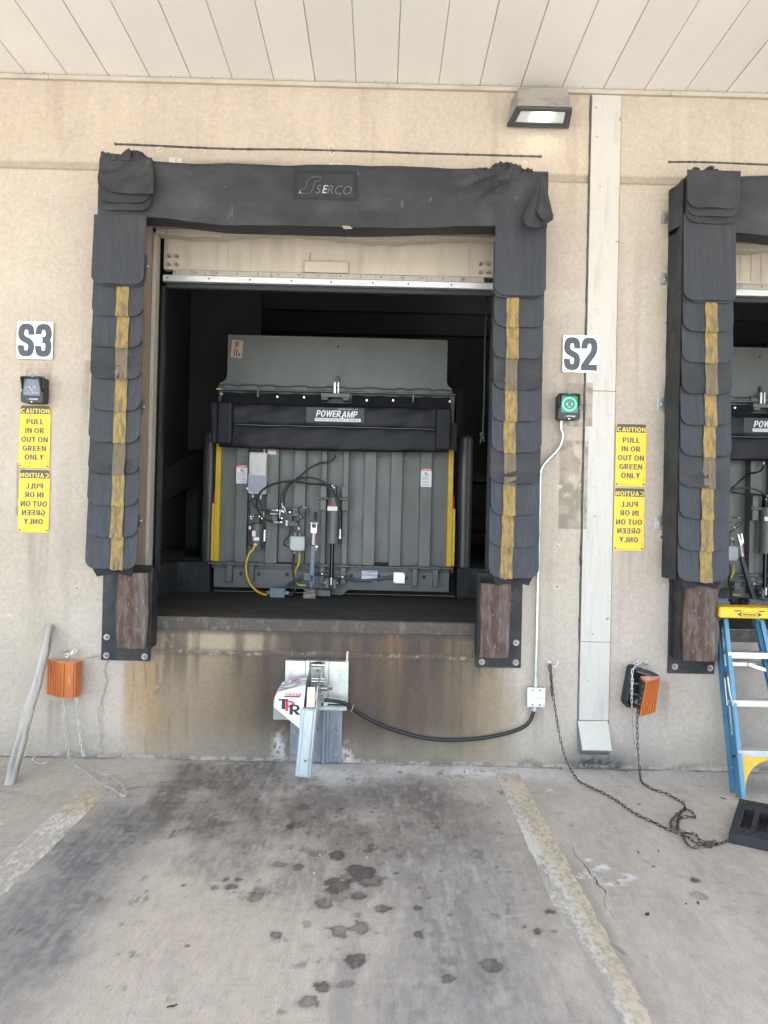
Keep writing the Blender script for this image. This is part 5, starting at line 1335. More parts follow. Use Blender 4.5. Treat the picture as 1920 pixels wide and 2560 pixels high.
c_ = q(855, 570, LY - .235); m.cyl((c_.x, c_.y, c_.z - .035), (c_.x, c_.y, c_.z + .038), .0095, n=10); m.cyl((c_.x, c_.y, c_.z - .035), (c_.x - .02, yc, c_.z - .04), .011, n=10)
for x, y in ((808, 279), (818, 290), (798, 300)): c_ = q(x, y, LY - .19); m.cyl((c_.x, LY - .20, c_.z), (c_.x, LY - .17, c_.z), .005, n=10)
part(m, 'hose_end', M_zinc)
hose([(337, 640), (325, 665), (303, 690), (288, 725), (281, 765), (282, 805), (293, 850), (315, 890), (345, 920), (375, 938), (410, 946)], .0095, M_cable, 'yellow_cable', Y=LY - .19, ys=[.0, -.01, -.02, -.03, -.03, -.03, -.03, -.03, -.04, -.05, -.06])
hose([(606, 698), (606, 730), (600, 760), (587, 785), (578, 810), (578, 840), (585, 868), (605, 884), (645, 887)], .0085, M_cable, 'yellow_cable', Y=LY - .17)
hose([(575, 698), (571, 735), (568, 775), (570, 815), (577, 850), (582, 885), (578, 918), (562, 940), (535, 948)], .0105, M_hose, 'black_cable', Y=LY - .20, ys=[.02, 0, 0, 0, 0, 0, -.01, -.03, -.04])
m = MB(); c_ = q(337, 640, LY - .19); m.cyl((c_.x, c_.y - .005, c_.z), (c_.x, c_.y + .03, c_.z), .015, n=14); part(m, 'cable_gland', M_jbox)
fb = G(500 + 470 * S_, 1100 + 962 * .4098, PZ); 
m = MB(); h_ = .075; w_ = .128
m.box(fb.x - w_ / 2, fb.x + w_ / 2, fb.y, fb.y + .10, PZ + .001, PZ + h_); jf = part(m, 'floor_box', M_bluegrey, bevel=.003)
m = MB(); m.box(fb.x - w_ / 2 - .002, fb.x + w_ / 2 + .002, fb.y - .002, fb.y + .102, PZ + h_ + .0005, PZ + h_ + .006); part(m, 'box_lid', M_bluegrey, jf, bevel=.002)
m = MB(); zf = PZ + .036; m.cyl((fb.x - w_ / 2 - .026, fb.y + .05, zf), (fb.x - w_ / 2, fb.y + .05, zf), .018, n=10).cyl((fb.x + w_ / 2, fb.y + .05, zf), (fb.x + w_ / 2 + .03, fb.y + .05, zf), .017, n=10); part(m, 'cable_gland', M_gland, jf)
path = spline([(fb.x + .03, fb.y + .09, PZ + .05), q(545, 880, LY - .12), q(600, 850, LY - .11), q(640, 832, LY - .10), q(690, 820, LY - .10), q(745, 818, LY - .13), q(810, 827, LY - .13), q(870, 837, LY - .13), q(930, 851, LY - .10), q(990, 857, LY - .09), q(1060, 853, LY - .09), q(1130, 843, LY - .09), q(1180, 838, LY - .09)], 8)
m = MB(); m.tube(path, .0135, 12); cd_ = part(m, 'flexible_conduit', M_greyd)
m = MB()
for x, y in ((745, 818), (870, 836)): c_ = q(x, y, LY - .13); m.cyl((c_.x - .007, c_.y, c_.z), (c_.x + .007, c_.y, c_.z), .0165, n=12)
part(m, 'conduit_clamp', M_zinc, cd_)
m = MB(); c_ = q(1165, 839, LY - .09); m.cyl((c_.x - .025, c_.y, c_.z), (c_.x + .016, c_.y, c_.z), .017, .02, n=12); part(m, 'conduit_end', M_greyd, cd_)
a, b = q(1180, 806, LY - .12), q(1250, 877, LY - .12)
m = MB(); m.box(a.x, b.x, LY - .115, LY - .051, b.z, a.z); eb = part(m, 'steel_outlet_box', M_alu, bevel=.003)
m = MB(); m.cyl((b.x + .012, LY - .1, (a.z + b.z) / 2), (b.x + .012, LY - .06, (a.z + b.z) / 2), .017, n=10); m.cyl((a.x + .01, LY - .1165, b.z + .012), (a.x + .01, LY - .114, b.z + .012), .005, n=8).cyl((b.x - .01, LY - .1165, a.z - .012), (b.x - .01, LY - .114, a.z - .012), .006, n=8); part(m, 'box_screw', M_plastic, eb)
# ---- the paper, the labels
a, b = q(987, 795, LY - .055), q(1081, 866, LY - .055)
m = MB(); m.box(a.x, b.x, LY - .0535, LY - .0515, b.z, a.z); pp = part(m, 'paper_sheet', M_paper)
m = MB(); uu = (q(1081, 826, LY) - q(990, 821, LY)); write(m, 'CTI FOODS', ((a.x + b.x) / 2, LY - .0538, (a.z + b.z) / 2 + .009), uu, Z1, (b.x - a.x) * .93, .021, bold=.006)
write(m, 'P1265293', ((a.x + b.x) / 2 + .006, LY - .0538, a.z - .010), uu, Z1, (b.x - a.x) * .80, .020, bold=.006); part(m, 'paper_lettering', M_ink, pp)
for x0_, y0_, x1_, y1_ in ((223, 152, 288, 266), (1348, 173, 1411, 287)):
    a, b = q(x0_, y0_, yb), q(x1_, y1_, yb); w_ = b.x - a.x; h_ = a.z - b.z; X0_ = (a.x + b.x) / 2
    m = MB(); m.box(a.x, b.x, yb - .0014, yb - .0004, b.z, a.z); dl = part(m, 'danger_label', M_label)
    m = MB(); m.box(a.x, b.x, yb - .002, yb - .0015, a.z - h_ * .135, a.z); part(m, 'label_band', M_labelred, dl)
    m = MB(); bold(m, 'DANGER', (X0_ + w_ * .06, yb - .0022, a.z - h_ * .068), X1, Z1, w_ * .74, h_ * .085)
    m.prism([(X0_ - w_ * .42, yb - .0022, a.z - h_ * .11), (X0_ - w_ * .34, yb - .0022, a.z - h_ * .11), (X0_ - w_ * .38, yb - .0022, a.z - h_ * .03)], (0, -.0006, 0)); part(m, 'label_lettering', M_label, dl)
    m = MB()
    m.prism([(X0_ - w_ * .12, yb - .002, a.z - h_ * .21), (X0_ - w_ * .07, yb - .002, a.z - h_ * .18), (X0_ + w_ * .22, yb - .002, a.z - h_ * .37), (X0_ + w_ * .15, yb - .002, a.z - h_ * .37)], (0, -.0006, 0))
    m.prism([(X0_ - w_ * .16, yb - .002, a.z - h_ * .27), (X0_ - w_ * .10, yb - .002, a.z - h_ * .24), (X0_ + w_ * .04, yb - .002, a.z - h_ * .37), (X0_ - w_ * .03, yb - .002, a.z - h_ * .36)], (0, -.0006, 0))
    m.box(X0_ - w_ * .48, X0_ + w_ * .3, yb - .0022, yb - .002, a.z - h_ * .405, a.z - h_ * .395); part(m, 'label_picture', M_ink, dl)
    m = MB(); rs = random.Random(4)
    for k in range(11):
        if k in (4, 8): continue
        z = a.z - h_ * (.47 + .045 * k); m.box(X0_ - w_ * .42, X0_ + w_ * rs.uniform(.15, .43), yb - .0022, yb - .0018, z - h_ * .008, z + h_ * .008)
    part(m, 'label_print', M_print, dl)
a, b = q(413, 50, yb), q(465, 88, yb)
m = MB(); m.box(a.x, b.x, yb - .0014, yb - .0004, b.z, a.z); dl = part(m, 'tan_notice', M_label)
m = MB(); m.box(a.x, b.x, yb - .002, yb - .0015, (a.z + b.z) / 2 + .002, a.z); part(m, 'label_band', M_tan, dl)
# ---- maintenance prop
yp = LY - .26
x_, z_ = q(703, 470, yp).x, 0
def qq(x, y): return q(x, y, yp)
m = MB(); A, B_ = q(705, 445, LY - .04), q(703, 500, yp); m.bar(A, B_, .022, .014); pr = part(m, 'prop_link', M_grey, bevel=.002)
m = MB(); a, b = q(672, 432, LY - .02), q(735, 545, LY - .02); m.box(a.x, b.x, LY - .022, LY - .0105, b.z, a.z); part(m, 'prop_plate', M_grey, pr, bevel=.002)
m = MB(); A, B_ = qq(697, 500), qq(696, 567)
m.box(A.x - .027, A.x - .017, yp - .03, yp + .01, B_.z, A.z).box(A.x + .017, A.x + .027, yp - .03, yp + .01, B_.z, A.z).box(A.x - .017, A.x + .017, yp - .03, yp - .022, B_.z, B_.z + .045)
m.cyl((A.x - .036, yp - .01, A.z - .012), (A.x + .036, yp - .01, A.z - .012), .007, n=8); part(m, 'prop_clevis', M_alu, pr, bevel=.002)
m = MB(); m.cyl(qq(693, 640), qq(695, 570), .0145, n=14); part(m, 'gas_spring', M_label, pr)
m = MB(); A, B_ = qq(695, 638), qq(697, 576); m.bar(A + Vector((.008, -.0145, 0)), B_ + Vector((.008, -.0145, 0)), .008, .002); part(m, 'spring_band', M_labelred, pr)
m = MB(); m.bar(qq(682, 825), qq(692, 645), .036, .035, (0, -1, 0)); pr2 = part(m, 'prop_arm', M_bluegrey, bevel=.003)
m = MB(); A, B_ = qq(671, 885), qq(672, 822); m.bar(A, B_, .011, .03); A, B_ = qq(692, 885), qq(693, 822); m.bar(A, B_, .011, .03)
A, B_ = qq(681, 905), qq(682, 860); m.bar(A, B_, .016, .02); part(m, 'prop_fork', M_bluegrey, pr2, bevel=.002)
m = MB(); A = qq(681, 880); m.cyl((A.x - .038, yp, A.z), (A.x + .034, yp, A.z), .007, n=8)
for p1, p2, r in (((712, 650), (700, 690), .006), ((703, 660), (716, 690), .004), ((690, 655), (684, 700), .005)): m.cyl(qq(*p1), qq(*p2), r, n=7)
A = qq(712, 650); m.cyl((A.x, yp - .02, A.z), (A.x, yp + .03, A.z), .010, n=8); part(m, 'prop_latch', M_zinc, pr2)
m = MB(); m.tube(spline([qq(690, 580), qq(672, 600), qq(668, 620), qq(678, 645), qq(695, 660), qq(703, 690)], 6), .003, 5); part(m, 'prop_wire', M_hose, pr2)
a, b = q(632, 806, LY - .12), q(668, 858, LY - .12); m = MB(); m.box(a.x, b.x, LY - .125, LY - .052, b.z, a.z); part(m, 'limit_switch', M_bluegrey, bevel=.004)
a, b = q(638, 905, yp), q(711, 918, yp)
m = MB(); m.box(a.x, b.x, yp - .06, yp + .1, b.z, a.z).box(a.x + .05, q(795, 930, yp).x, yp + .03, LY - .06, q(700, 940, LY - .06).z, b.z - .001); part(m, 'prop_shelf', M_grey, bevel=.003)
m = MB(); c0 = (a.x + b.x) / 2; m.box(c0 - .036, c0 + .046, yp - .055, yp + .05, PZ + .055, b.z - .001); part(m, 'wood_block', M_woodblk, bevel=.003)
m = MB(); m.box(c0 - .056, c0 + .05, yp - .075, yp + .06, PZ + .0, PZ + .054); part(m, 'wood_block', M_woodblk, bevel=.004)

LV2 = dup(LV, (DX, 0, 0), 'grey upright dock leveller at the right picture edge, partly hidden by its seal', skip=('paper_sheet', 'prop_link', 'prop_arm'))
# the second machine's prop leans to the right
Y2 = yp
m = MB(); R_ = lambda x, y: zz2(x, y, Y2)
m.bar(R_(750, 1345), R_(655, 1020), .034, .035); pa_ = m.build('prop_arm', M_plastic, LV2, bevel=.003)
m = MB(); m.bar(R_(665, 1018), R_(645, 905), .020, .03); m.build('gas_spring', M_label, pa_)
m = MB(); m.bar(R_(672, 1018), R_(652, 935), .008, .034); m.build('spring_band', M_labelred, pa_)
m = MB(); m.bar(R_(625, 845), R_(645, 918), .014, .03); m.bar(R_(650, 840), R_(664, 915), .014, .03); m.bar(R_(640, 905), R_(660, 905), .03, .03); m.build('prop_clevis', M_alu, pa_)

# ================================================================== bollards and what hangs inside
def bollard(px, py, r, zt, label, cap):
    c_ = Pd(px, py, LY + .14)
    m = MB(); m.cyl((c_.x, LY + .12, DZ + .001), (c_.x, LY + .12, zt), r, n=28, caps=False)
    if cap: m.dome((c_.x, LY + .12, zt), r, r * .75, 28, 6)
    else: m.dome((c_.x, LY + .12, zt), r, .015, 28, 3)
    o = m.build('bollard', M_boll); return tag(o, label, 'bollard', 'dark bollards beside the leveller')
bollard(455, 1060, .066, Pd(455, 938, LY + .1).z, 'dark flat topped bollard left of the leveller', False)
bollard(1003, 1060, .069, Pd(1003, 950, LY + .1).z, 'dark dome topped bollard right of the leveller', True)
m = MB(); pts = [Pd(u, v, 1.0) for u, v in ((1047, 770), (1046, 850), (1044, 905), (1042, 938))]
m.tube(spline(pts, 6), .006, 6); t_ = pts[-1]
m.tube([t_ + Vector((.016 * math.cos(a), 0, .014 * math.sin(a))) for a in np.linspace(0, 6.28, 9)[:-1]], .008, 6, closed=True)
m.tube([t_, t_ + Vector((-.015, 0, -.07))], .007, 6); m.tube([t_, t_ + Vector((.018, 0, -.06))], .007, 6)
pts0 = pts[0]; m.tube([pts0, pts0 + Vector((.002, 0, .55))], .006, 6)
tag(m.build('pull_rope', M_plastic), 'grey pull rope ending in a knot in the dark gap behind the right pad', 'rope')
rk = thing('storage_rack', 'dim steel rack with red beams deep in the dark doorway', 'rack', (1.35, 4.6, DZ))
for x in (.95, 1.75):
    m = MB(); m.box(x, x + .08, 4.4, 4.48, DZ, 3.3); m.build('upright', M_gland, rk)
for z in (1.72, 1.5): 
    m = MB(); m.box(1.03, 1.75, 4.38, 4.43, z, z + .05); m.build('beam', mat('dark_red_beam', (0.12, 0.02, 0.02), .7), rk)  # beams in one even dark red
m = MB(); m.box(1.03, 1.75, 4.45, 5.2, 2.15, 2.2); m.build('shelf', M_gland, rk)
lo = [Pd(345, 1045, 2.3), Pd(437, 1000, 2.9)]
m = MB(); m.bar(lo[0], lo[1], .16, .3, (0, 0, 1)); m.box(lo[0].x, lo[1].x, 2.3, 3.05, DZ, DZ + .05)
m.bar((lo[1].x, 2.9, DZ), (lo[1].x, 2.9, lo[1].z - .02), .06, .06, (0, -1, 0)); m.bar((lo[0].x, 2.3, DZ), (lo[0].x, 2.3, lo[0].z - .02), .06, .06, (0, -1, 0))
tag(m.build('sloping_conveyor', M_dark), 'black sloping chute in the dark behind the left bollard', 'chute')
# ================================================================== number signs
def ribbon(m, pts, cx, cz, w, h, t, y, n=10, caps=True):
    """flat thick stroke: pts in 0..1 boxes for the stroke's centre line"""
    pth = spline([(p[0], 0, p[1]) for p in pts], n)
    q_ = [Vector((cx - w / 2 + t / 2 + p.x * (w - t), y, cz - h / 2 + t / 2 + p.z * (h - t))) for p in pth]
    L, R_ = [], []
    for i in range(len(q_)):
        a = q_[max(i - 1, 0)]; b = q_[min(i + 1, len(q_) - 1)]; d = (b - a).normalized(); nrm = Vector((-d.z, 0, d.x))
        L.append(q_[i] + nrm * t / 2); R_.append(q_[i] - nrm * t / 2)
    N_ = len(q_)
    m.add(L + R_, [(i, i + 1, N_ + i + 1, N_ + i) for i in range(N_ - 1)])
GL = {'S': [[(1, .70), (1, .80), (.86, .965), (.5, 1), (.14, .965), (0, .80), (0, .70), (.16, .575), (.84, .425), (1, .30), (1, .20), (.86, .035), (.5, 0), (.14, .035), (0, .20), (0, .30)]],
      '3': [[(0, .72), (0, .80), (.14, .965), (.5, 1), (.86, .965), (1, .80), (1, .68), (.84, .55), (.42, .515)], [(.42, .515), (.84, .48), (1, .35), (1, .20), (.86, .035), (.5, 0), (.14, .035), (0, .20), (0, .29)]],
      '2': [[(0, .70), (0, .80), (.14, .965), (.5, 1), (.86, .965), (1, .80), (1, .70), (.88, .53), (.5, .32), (.14, .12), (.0, .0)]]}
def numsign(px, py, txt, label):
    c_ = P(px, py); w_, h_ = .243, .253
    t = thing('number_sign', label, 'number sign', (c_.x, 0, c_.z), 'square dock number signs')
    m = MB(); r = .012; pts = []
    for sx, sz, a0 in ((1, 1, 0), (-1, 1, 90), (-1, -1, 180), (1, -1, 270)):
        for k in range(5):
            a = rad(a0 + k * 22.5); pts.append((c_.x + sx * (w_ / 2 - r) + r * math.cos(a), -.0165, c_.z + sz * (h_ / 2 - r) + r * math.sin(a)))
    m.prism(pts, (0, .003, 0)); m.build('plate', M_white, t)
    m = MB(); gw, gh, tk = .108, .222, .041
    for ch, cx_2 in ((txt[0], c_.x - .058), (txt[1], c_.x + .058)):
        for k, st in enumerate(GL[ch]): ribbon(m, st, cx_2, c_.z, gw, gh, tk, -.0172 - .0002 * k - (.0004 if ch != 'S' else 0))
        if ch == '2': m.add([(cx_2 - gw / 2, -.0181, c_.z - gh / 2), (cx_2 + gw / 2, -.0181, c_.z - gh / 2), (cx_2 + gw / 2, -.0181, c_.z - gh / 2 + tk * .95), (cx_2 - gw / 2, -.0181, c_.z - gh / 2 + tk * .95)], [(0, 1, 2, 3)])
    m.build('lettering', M_letter, t)
    m = MB()
    for sx in (-1, 1):
        for sz in (-1, 1): m.cyl((c_.x + sx * .107, -.0185, c_.z + sz * .113), (c_.x + sx * .107, -.0168, c_.z + sz * .113), .0045, n=10)
    m.build('screw', M_letter, t)
numsign(90, 852, 'S3', 'white square sign reading S3 on the bare wall left of the seal')
numsign(1450, 886, 'S2', 'white square sign reading S2 overlapping the downspout edge')

# ================================================================== caution signs
def caution(px, py, mirror, label, w_=.206, h_=.425, tilt=0.0):
    c_ = P(px, py)
    t = thing('caution_sign', label, 'warning sign', (c_.x, 0, c_.z), 'yellow caution signs')
    m = MB(); r = .012; pts = []; y = -.009
    for sx, sz, a0 in ((1, 1, 0), (-1, 1, 90), (-1, -1, 180), (1, -1, 270)):
        for k in range(5):
            a = rad(a0 + k * 22.5); pts.append((c_.x + sx * (w_ / 2 - r) + r * math.cos(a), y, c_.z + sz * (h_ / 2 - r) + r * math.sin(a)))
    m.prism(pts, (0, .003, 0)); m.build('plate', M_yellow, t)
    m = MB(); zt = c_.z + h_ / 2; b = .003
    hp = [(c_.x - w_ / 2 + b, y - .001, zt - h_ * .14), (c_.x + w_ / 2 - b, y - .001, zt - h_ * .14)]
    for sx, a0 in ((1, 0), (-1, 90)):
        for k in range(5):
            a = rad(a0 + k * 22.5); hp.append((c_.x + sx * (w_ / 2 - r - b) + r * math.cos(a), y - .001, zt - r - b + r * math.sin(a)))
    m.prism(hp, (0, .0008, 0)); m.build('header_band', M_letter, t)
    m = MB(); bold(m, 'CAUTION', (c_.x, y - .0012, zt - h_ * .092), X1, Z1, w_ * .93, h_ * .070, mirror=mirror); m.build('header_lettering', M_yellow, t)
    m = MB()
    for s, f_, wd in (('PULL', .262, .56), ('IN OR', .402, .62), ('OUT ON', .545, .86), ('GREEN', .685, .76), ('ONLY', .825, .62)):
        bold(m, s, (c_.x, y - .0006, zt - h_ * f_), X1, Z1, w_ * wd, h_ * .086, mirror=mirror)
    s = -1
    write(m, 'SYSTEMS', (c_.x - w_ * .22, y - .0006, zt - h_ * .975), X1, Z1, w_ * .22, h_ * .012, bold=.01, mirror=False)
    m.prism([(c_.x - w_ * .37, y - .0006, zt - h_ * .98), (c_.x - w_ * .31, y - .0006, zt - h_ * .965), (c_.x - w_ * .33, y - .0006, zt - h_ * .982)], (0, -.0004, 0))
    m.box(c_.x - w_ * .08, c_.x + w_ * .3, y - .001, y - .0002, zt - h_ * .982, zt - h_ * .979)
    m.box(c_.x + w_ * .435, c_.x + w_ * .445, y - .001, y - .0002, zt - h_ * .93, zt - h_ * .85)
    m.build('lettering', M_letter, t)
    m = MB()
    for sx in (-1, 1): m.cyl((c_.x + sx * w_ * .44, y - .003, zt - h_ * .965), (c_.x + sx * w_ * .44, y - .0005, zt - h_ * .965), .006, n=10)
    m.build('screw', M_letter, t)
    m = MB()
    for sx in (-1, 1): m.cyl((c_.x + sx * w_ * .43, y - .003, zt - h_ * .035), (c_.x + sx * w_ * .43, y - .0008, zt - h_ * .035), .005, n=10)
    m.build('screw', M_greyd, t)
caution(88.3, 1092, False, 'yellow caution sign with readable text below the unlit signal light')
caution(86.5, 1252.5, True, 'yellow caution sign in mirror writing on the left, below the readable one')
caution(1576, 1138, False, 'yellow caution sign with readable text right of the downspout')
caution(1571.5, 1298, True, 'yellow caution sign in mirror writing right of the downspout')

# ================================================================== signal lights
M_lens_off = mat('unlit_lens', (0.12, 0.14, 0.175), 0.3, col2=(0.17, 0.19, 0.23), scale=60)
M_led_off = mat('unlit_led', (0.42, 0.45, 0.50), 0.3)
M_lens_on = mat('green_lens', (0.06, 0.10, 0.09), 0.3, emit=(0.02, 0.32, 0.14), estr=0.10)
M_led_on = mat('lit_green_led', (0.2, 0.9, 0.5), 0.4, emit=(0.06, 1.0, 0.40), estr=0.42)
def signal(px, py, lit, label):
    yf = -.095
    c_ = P(px, py, yf); w_, h_ = .148, .176
    t = thing('signal_light', label, 'signal light', (c_.x, 0, c_.z), 'dock signal lights')
    def rr(x0_, x1_, z0_, z1_, r, y0_, y1_, m):
        pts = []
        for sx, sz, a0 in ((1, 1, 0), (-1, 1, 90), (-1, -1, 180), (1, -1, 270)):
            for k in range(5):
                a = rad(a0 + k * 22.5); pts.append(((x1_ - r if sx > 0 else x0_ + r) + r * math.cos(a), y0_, (z1_ - r if sz > 0 else z0_ + r) + r * math.sin(a)))
        m.prism(pts, (0, y1_ - y0_, 0))
    m = MB(); rr(c_.x - w_ / 2 + .004, c_.x + w_ / 2 - .004, c_.z - h_ / 2 + .003, c_.z + h_ / 2 - .004, .016, -.066, -.001, m); m.build('back_box', M_plastic, t, bevel=.003)
    # front cover with side notches
    m = MB(); x0_, x1_, z0_, z1_ = c_.x - w_ / 2, c_.x + w_ / 2, c_.z - h_ / 2, c_.z + h_ / 2; r = .014; zn = c_.z - .006; nr = .011
    pts = []
    def arc(cx_, cz_, r_, a0, a1, n=6):
        for k in range(n + 1):
            a = rad(a0 + (a1 - a0) * k / n); pts.append((cx_ + r_ * math.cos(a), yf, cz_ + r_ * math.sin(a)))
    arc(x1_ - r, z1_ - r, r, 90, 0); arc(x1_, zn, nr, 90, 270, 8); arc(x1_ - r, z0_ + r, r, 0, -90); arc(x0_ + r, z0_ + r, r, -90, -180); arc(x0_, zn, nr, -90, 90, 8); arc(x0_ + r, z1_ - r, r, 180, 90)
    m.prism(pts, (0, .028, 0)); m.build('front_cover', M_plastic, t, bevel=.002)
    lx0, lx1, lz0, lz1 = c_.x - .055, c_.x + .055, c_.z - .042, c_.z + .070
    m = MB(); rr(lx0, lx1, lz0, lz1, .006, yf - .0035, yf - .0005, m); ln = m.build('lens', M_lens_on if lit else M_lens_off, t)
    m = MB()                                             # hood round the top of the lens
    m.box(lx0 - .008, lx1 + .008, yf - .040, yf - .0005, lz1 + .001, lz1 + .007)
    for s in (lx0 - .008, lx1 + .002): m.prism([(s, yf - .040, lz1 + .0005), (s, yf - .0005, lz1 + .0005), (s, yf - .0005, lz0 + .03), (s, yf - .016, lz0 + .055), (s, yf - .030, lz1 - .025)], (.006, 0, 0))
    m.build('hood', M_plastic, t, bevel=.001)
    cz_ = (lz0 + lz1) / 2 - .001
    if lit:
        m = MB()
        for k in range(16):
            a = 2 * math.pi * (k + .5) / 16; x, z = c_.x + .045 * math.cos(a), cz_ + .044 * math.sin(a); d = Vector((-math.cos(a), 0, -math.sin(a))); e = Vector((d.z, 0, -d.x))
            p = Vector((x, yf - .0038, z)); m.prism([p + e * .0062 - d * .003, p - e * .0062 - d * .003, p - e * .003 + d * .007, p + e * .003 + d * .007], (0, -.002, 0))
        m.build('led_ring', M_led_on, ln)
    m = MB(); rs = random.Random(9)
    spots = [(rs.uniform(-.042, .042), rs.uniform(-.046, .044)) for _ in range(46)] if not lit else []
    for k in range(8 if lit else 0): spots.append((.017 * math.cos(k * .785), .017 * math.sin(k * .785)))
    for sx, sz in ((-.016, 0), (.018, 0), (0, -.018)):
        m.box(c_.x + sx - .005, c_.x + sx + .005, yf - .0046, yf - .0036, cz_ + sz - .005, cz_ + sz + .005)
    for sx, sz in spots: m.cyl((c_.x + sx, yf - .0046, cz_ + sz), (c_.x + sx, yf - .0036, cz_ + sz), .0022, n=6)
    m.build('led_dots', M_led_off if not lit else M_jbox, ln)
    m = MB(); bold(m, 'SYSTEMS', (c_.x + .012, yf - .0002, c_.z - .066), X1, Z1, .058, .0095); m.build('lettering', M_label, t)
    m = MB(); m.box(c_.x - .034, c_.x - .022, yf - .001, yf - .0002, c_.z - .071, c_.z - .061); m.build('emblem', M_labelred if lit else M_greyd, t)
    m = MB()
    for dz in (-.084, .083): m.cyl((c_.x, yf - .003, c_.z + dz), (c_.x, yf - .0002, c_.z + dz), .005, n=10)
    m.build('screw', M_zinc, t)
    return c_
signal(80, 973, False, 'unlit dock signal light above the yellow caution signs on the left')
sg = signal(1380 + 398 * .1085, 920 + 882 * .1085, True, 'signal light with a glowing green ring beside the downspout')

# ================================================================== conduit, junction box, black cable
yq = -.035
top = P(1404, 1050, yq); lowx = (P(1348, 1250, yq).x + P(1340, 1680, yq).x) / 2
bx = P(1340.5, 1744.5, -.05); bz1, bz0 = P(1340, 1719, -.065).z, P(1340, 1767, -.065).z
path = [Vector((sg.x - .038, yq, sg.z - .0885)), Vector((sg.x - .038, yq, top.z - .06))]
mid_ = [P(1180 + x * .3618, 680 + y * .3618, yq) for x, y in ((626, 1120), (618, 1175), (590, 1230), (550, 1272), (510, 1312), (482, 1352), (470, 1395), (468, 1440))]
off = lowx - mid_[-1].x
path += [p + Vector((off * (i / 7), 0, 0)) for i, p in enumerate(mid_)]
pv = spline(path, 6) + [Vector((lowx, yq, z)) for z in (2.0, 1.5, 1.0, bz1 + .0)]
ct = thing('steel_conduit', 'bent galvanised conduit running from the green signal light down to a junction box', 'conduit', (lowx, 0, bz1))
m = MB(); m.tube(pv, .0115, 14); m.build('tube', M_galv, ct)
m = MB()
for z, r in ((sg.z - .10, .016), (sg.z - .115, .014), (sg.z - .128, .015)): m.cyl((sg.x - .038, yq, z - .005), (sg.x - .038, yq, z + .005), r, n=14)
for z, r in ((bz1 + .012, .017), (bz1 + .028, .0145), (bz1 + .045, .016), (bz1 + .06, .0135)): m.cyl((lowx, yq, z - .006), (lowx, yq, z + .006), r, n=14)
m.build('coupling', M_galv, ct)
jt = thing('steel_junction_box', 'square galvanised junction box on the wall at the end of the conduit', 'junction box', (lowx, 0, bz0))
m = MB(); m.box(lowx - .059, lowx + .059, -.066, -.001, bz0, bz1); m.build('box_body', M_galv, jt, bevel=.003)
m = MB(); m.box(lowx - .0605, lowx + .0605, -.0695, -.0665, bz0 - .001, bz1 + .001); m.build('box_cover', M_alu, jt, bevel=.002)
m = MB()
for x in (-.024, .024):
    for z in (bz0 + .014, bz1 - .016): m.cyl((lowx + x, -.0702, z), (lowx + x, -.069, z), .0055, n=10)
m.build('cover_hole', M_dark, jt)
m = MB(); m.cyl((lowx - .004, yq, bz0 - .012), (lowx - .004, yq, bz0), .017, n=14).cyl((lowx - .004, yq, bz0 - .034), (lowx - .004, yq, bz0 - .012), .021, n=10); m.build('cable_gland', M_galv, jt)
cp_ = [Vector((lowx - .004, yq, bz0 - .03))] + [Pd(u, v, y) for u, v, y in ((1140, 1563, -.035), (1108, 1580, -.032), (1050, 1593, -.03), (990, 1598, -.03), (930, 1596, -.035), (870, 1583, -.05), (820, 1565, -.08), (780, 1544, -.12), (757, 1527, -.15), (738, 1517, -.17), (700, 1512, -.18))]
m = MB(); m.tube(spline(cp_, 10), .0125, 14); cab = m.build('black_cable', M_hose); tag(cab, 'thick black cable sagging along the wall from the junction box to the restraint', 'cable')
m = MB(); c_ = Pd(761, 1530, -.145); m.tube([c_ + Vector((.007 * math.cos(t), .02 * math.sin(t), .022 * math.cos(t))) for t in np.linspace(0, 6.28, 11)[:-1]], .0024, 5, closed=True); m.build('cable_tie', M_brass, cab)

# ================================================================== downspout
sp = thing('downspout', 'flat white metal downspout running down the wall between the docks', 'downspout', (1.47, 0, .3))
a_, b_ = 1.3725, 1.5735
kx = lambda x, y, Y=0: P(1300 + x * .28933, 1620 + y * .28926, Y)
zk = kx(630, 625, -.012).z
sm1, sm2 = Pd(1290, 845).z, Pd(1283, 1386).z
for z0_, z1_ in ((sm1 + .0015, ZC - .024), (sm2 + .0015, sm1 - .0015), (zk, sm2 - .0015)):
    m = MB(); m.box(a_, b_, -.0125, -.0006, z0_, z1_); m.build('cover_sheet', M_spout, sp, bevel=.002)
m = MB(); rs = random.Random(6); pts = [(a_ - .006 + .0025 * math.sin(i * .9) * rs.random(), -.004, .28 + (ZC - .03 - .28) * i / 120) for i in range(121)]
rads = [.0052 + .002 * rs.random() * (1 + (i % 17 == 0)) for i in range(121)]
zb1 = Pd(1250, 1210).z
for i in range(121):
    if abs(pts[i][2] - zb1) < .03: rads[i] = .011
    if pts[i][2] < sm2: rads[i] *= .45
m.tube(pts, rads, 7); m.build('edge_sealant', M_sealant, sp)
m = MB(); m.tube([(b_ + .0015, -.003, z) for z in np.linspace(.3, ZC - .03, 30)], .0022, 5); m.build('edge_gap', M_sealant, sp)
M_scab = mat('stained_paint_patch', (0.36, 0.315, 0.255), 0.7, col2=(0.24, 0.20, 0.16), scale=14, lo=.45, hi=.6, var=.1)
for q_ in ghosts[:2]:
    xr_ = Pd(1279, 870).x if q_ is ghosts[0] else Pd(1268, 1050).x
    m = MB(); m.box(a_ + .003, xr_, -.0133, -.0127, q_[2], q_[3]); m.build('stain_patch', M_scab, sp)
yk = -.085
q4 = [kx(500, 632, -.014), kx(760, 632, -.014), kx(795, 888, yk), kx(540, 882, yk)]
m = MB(); g = []
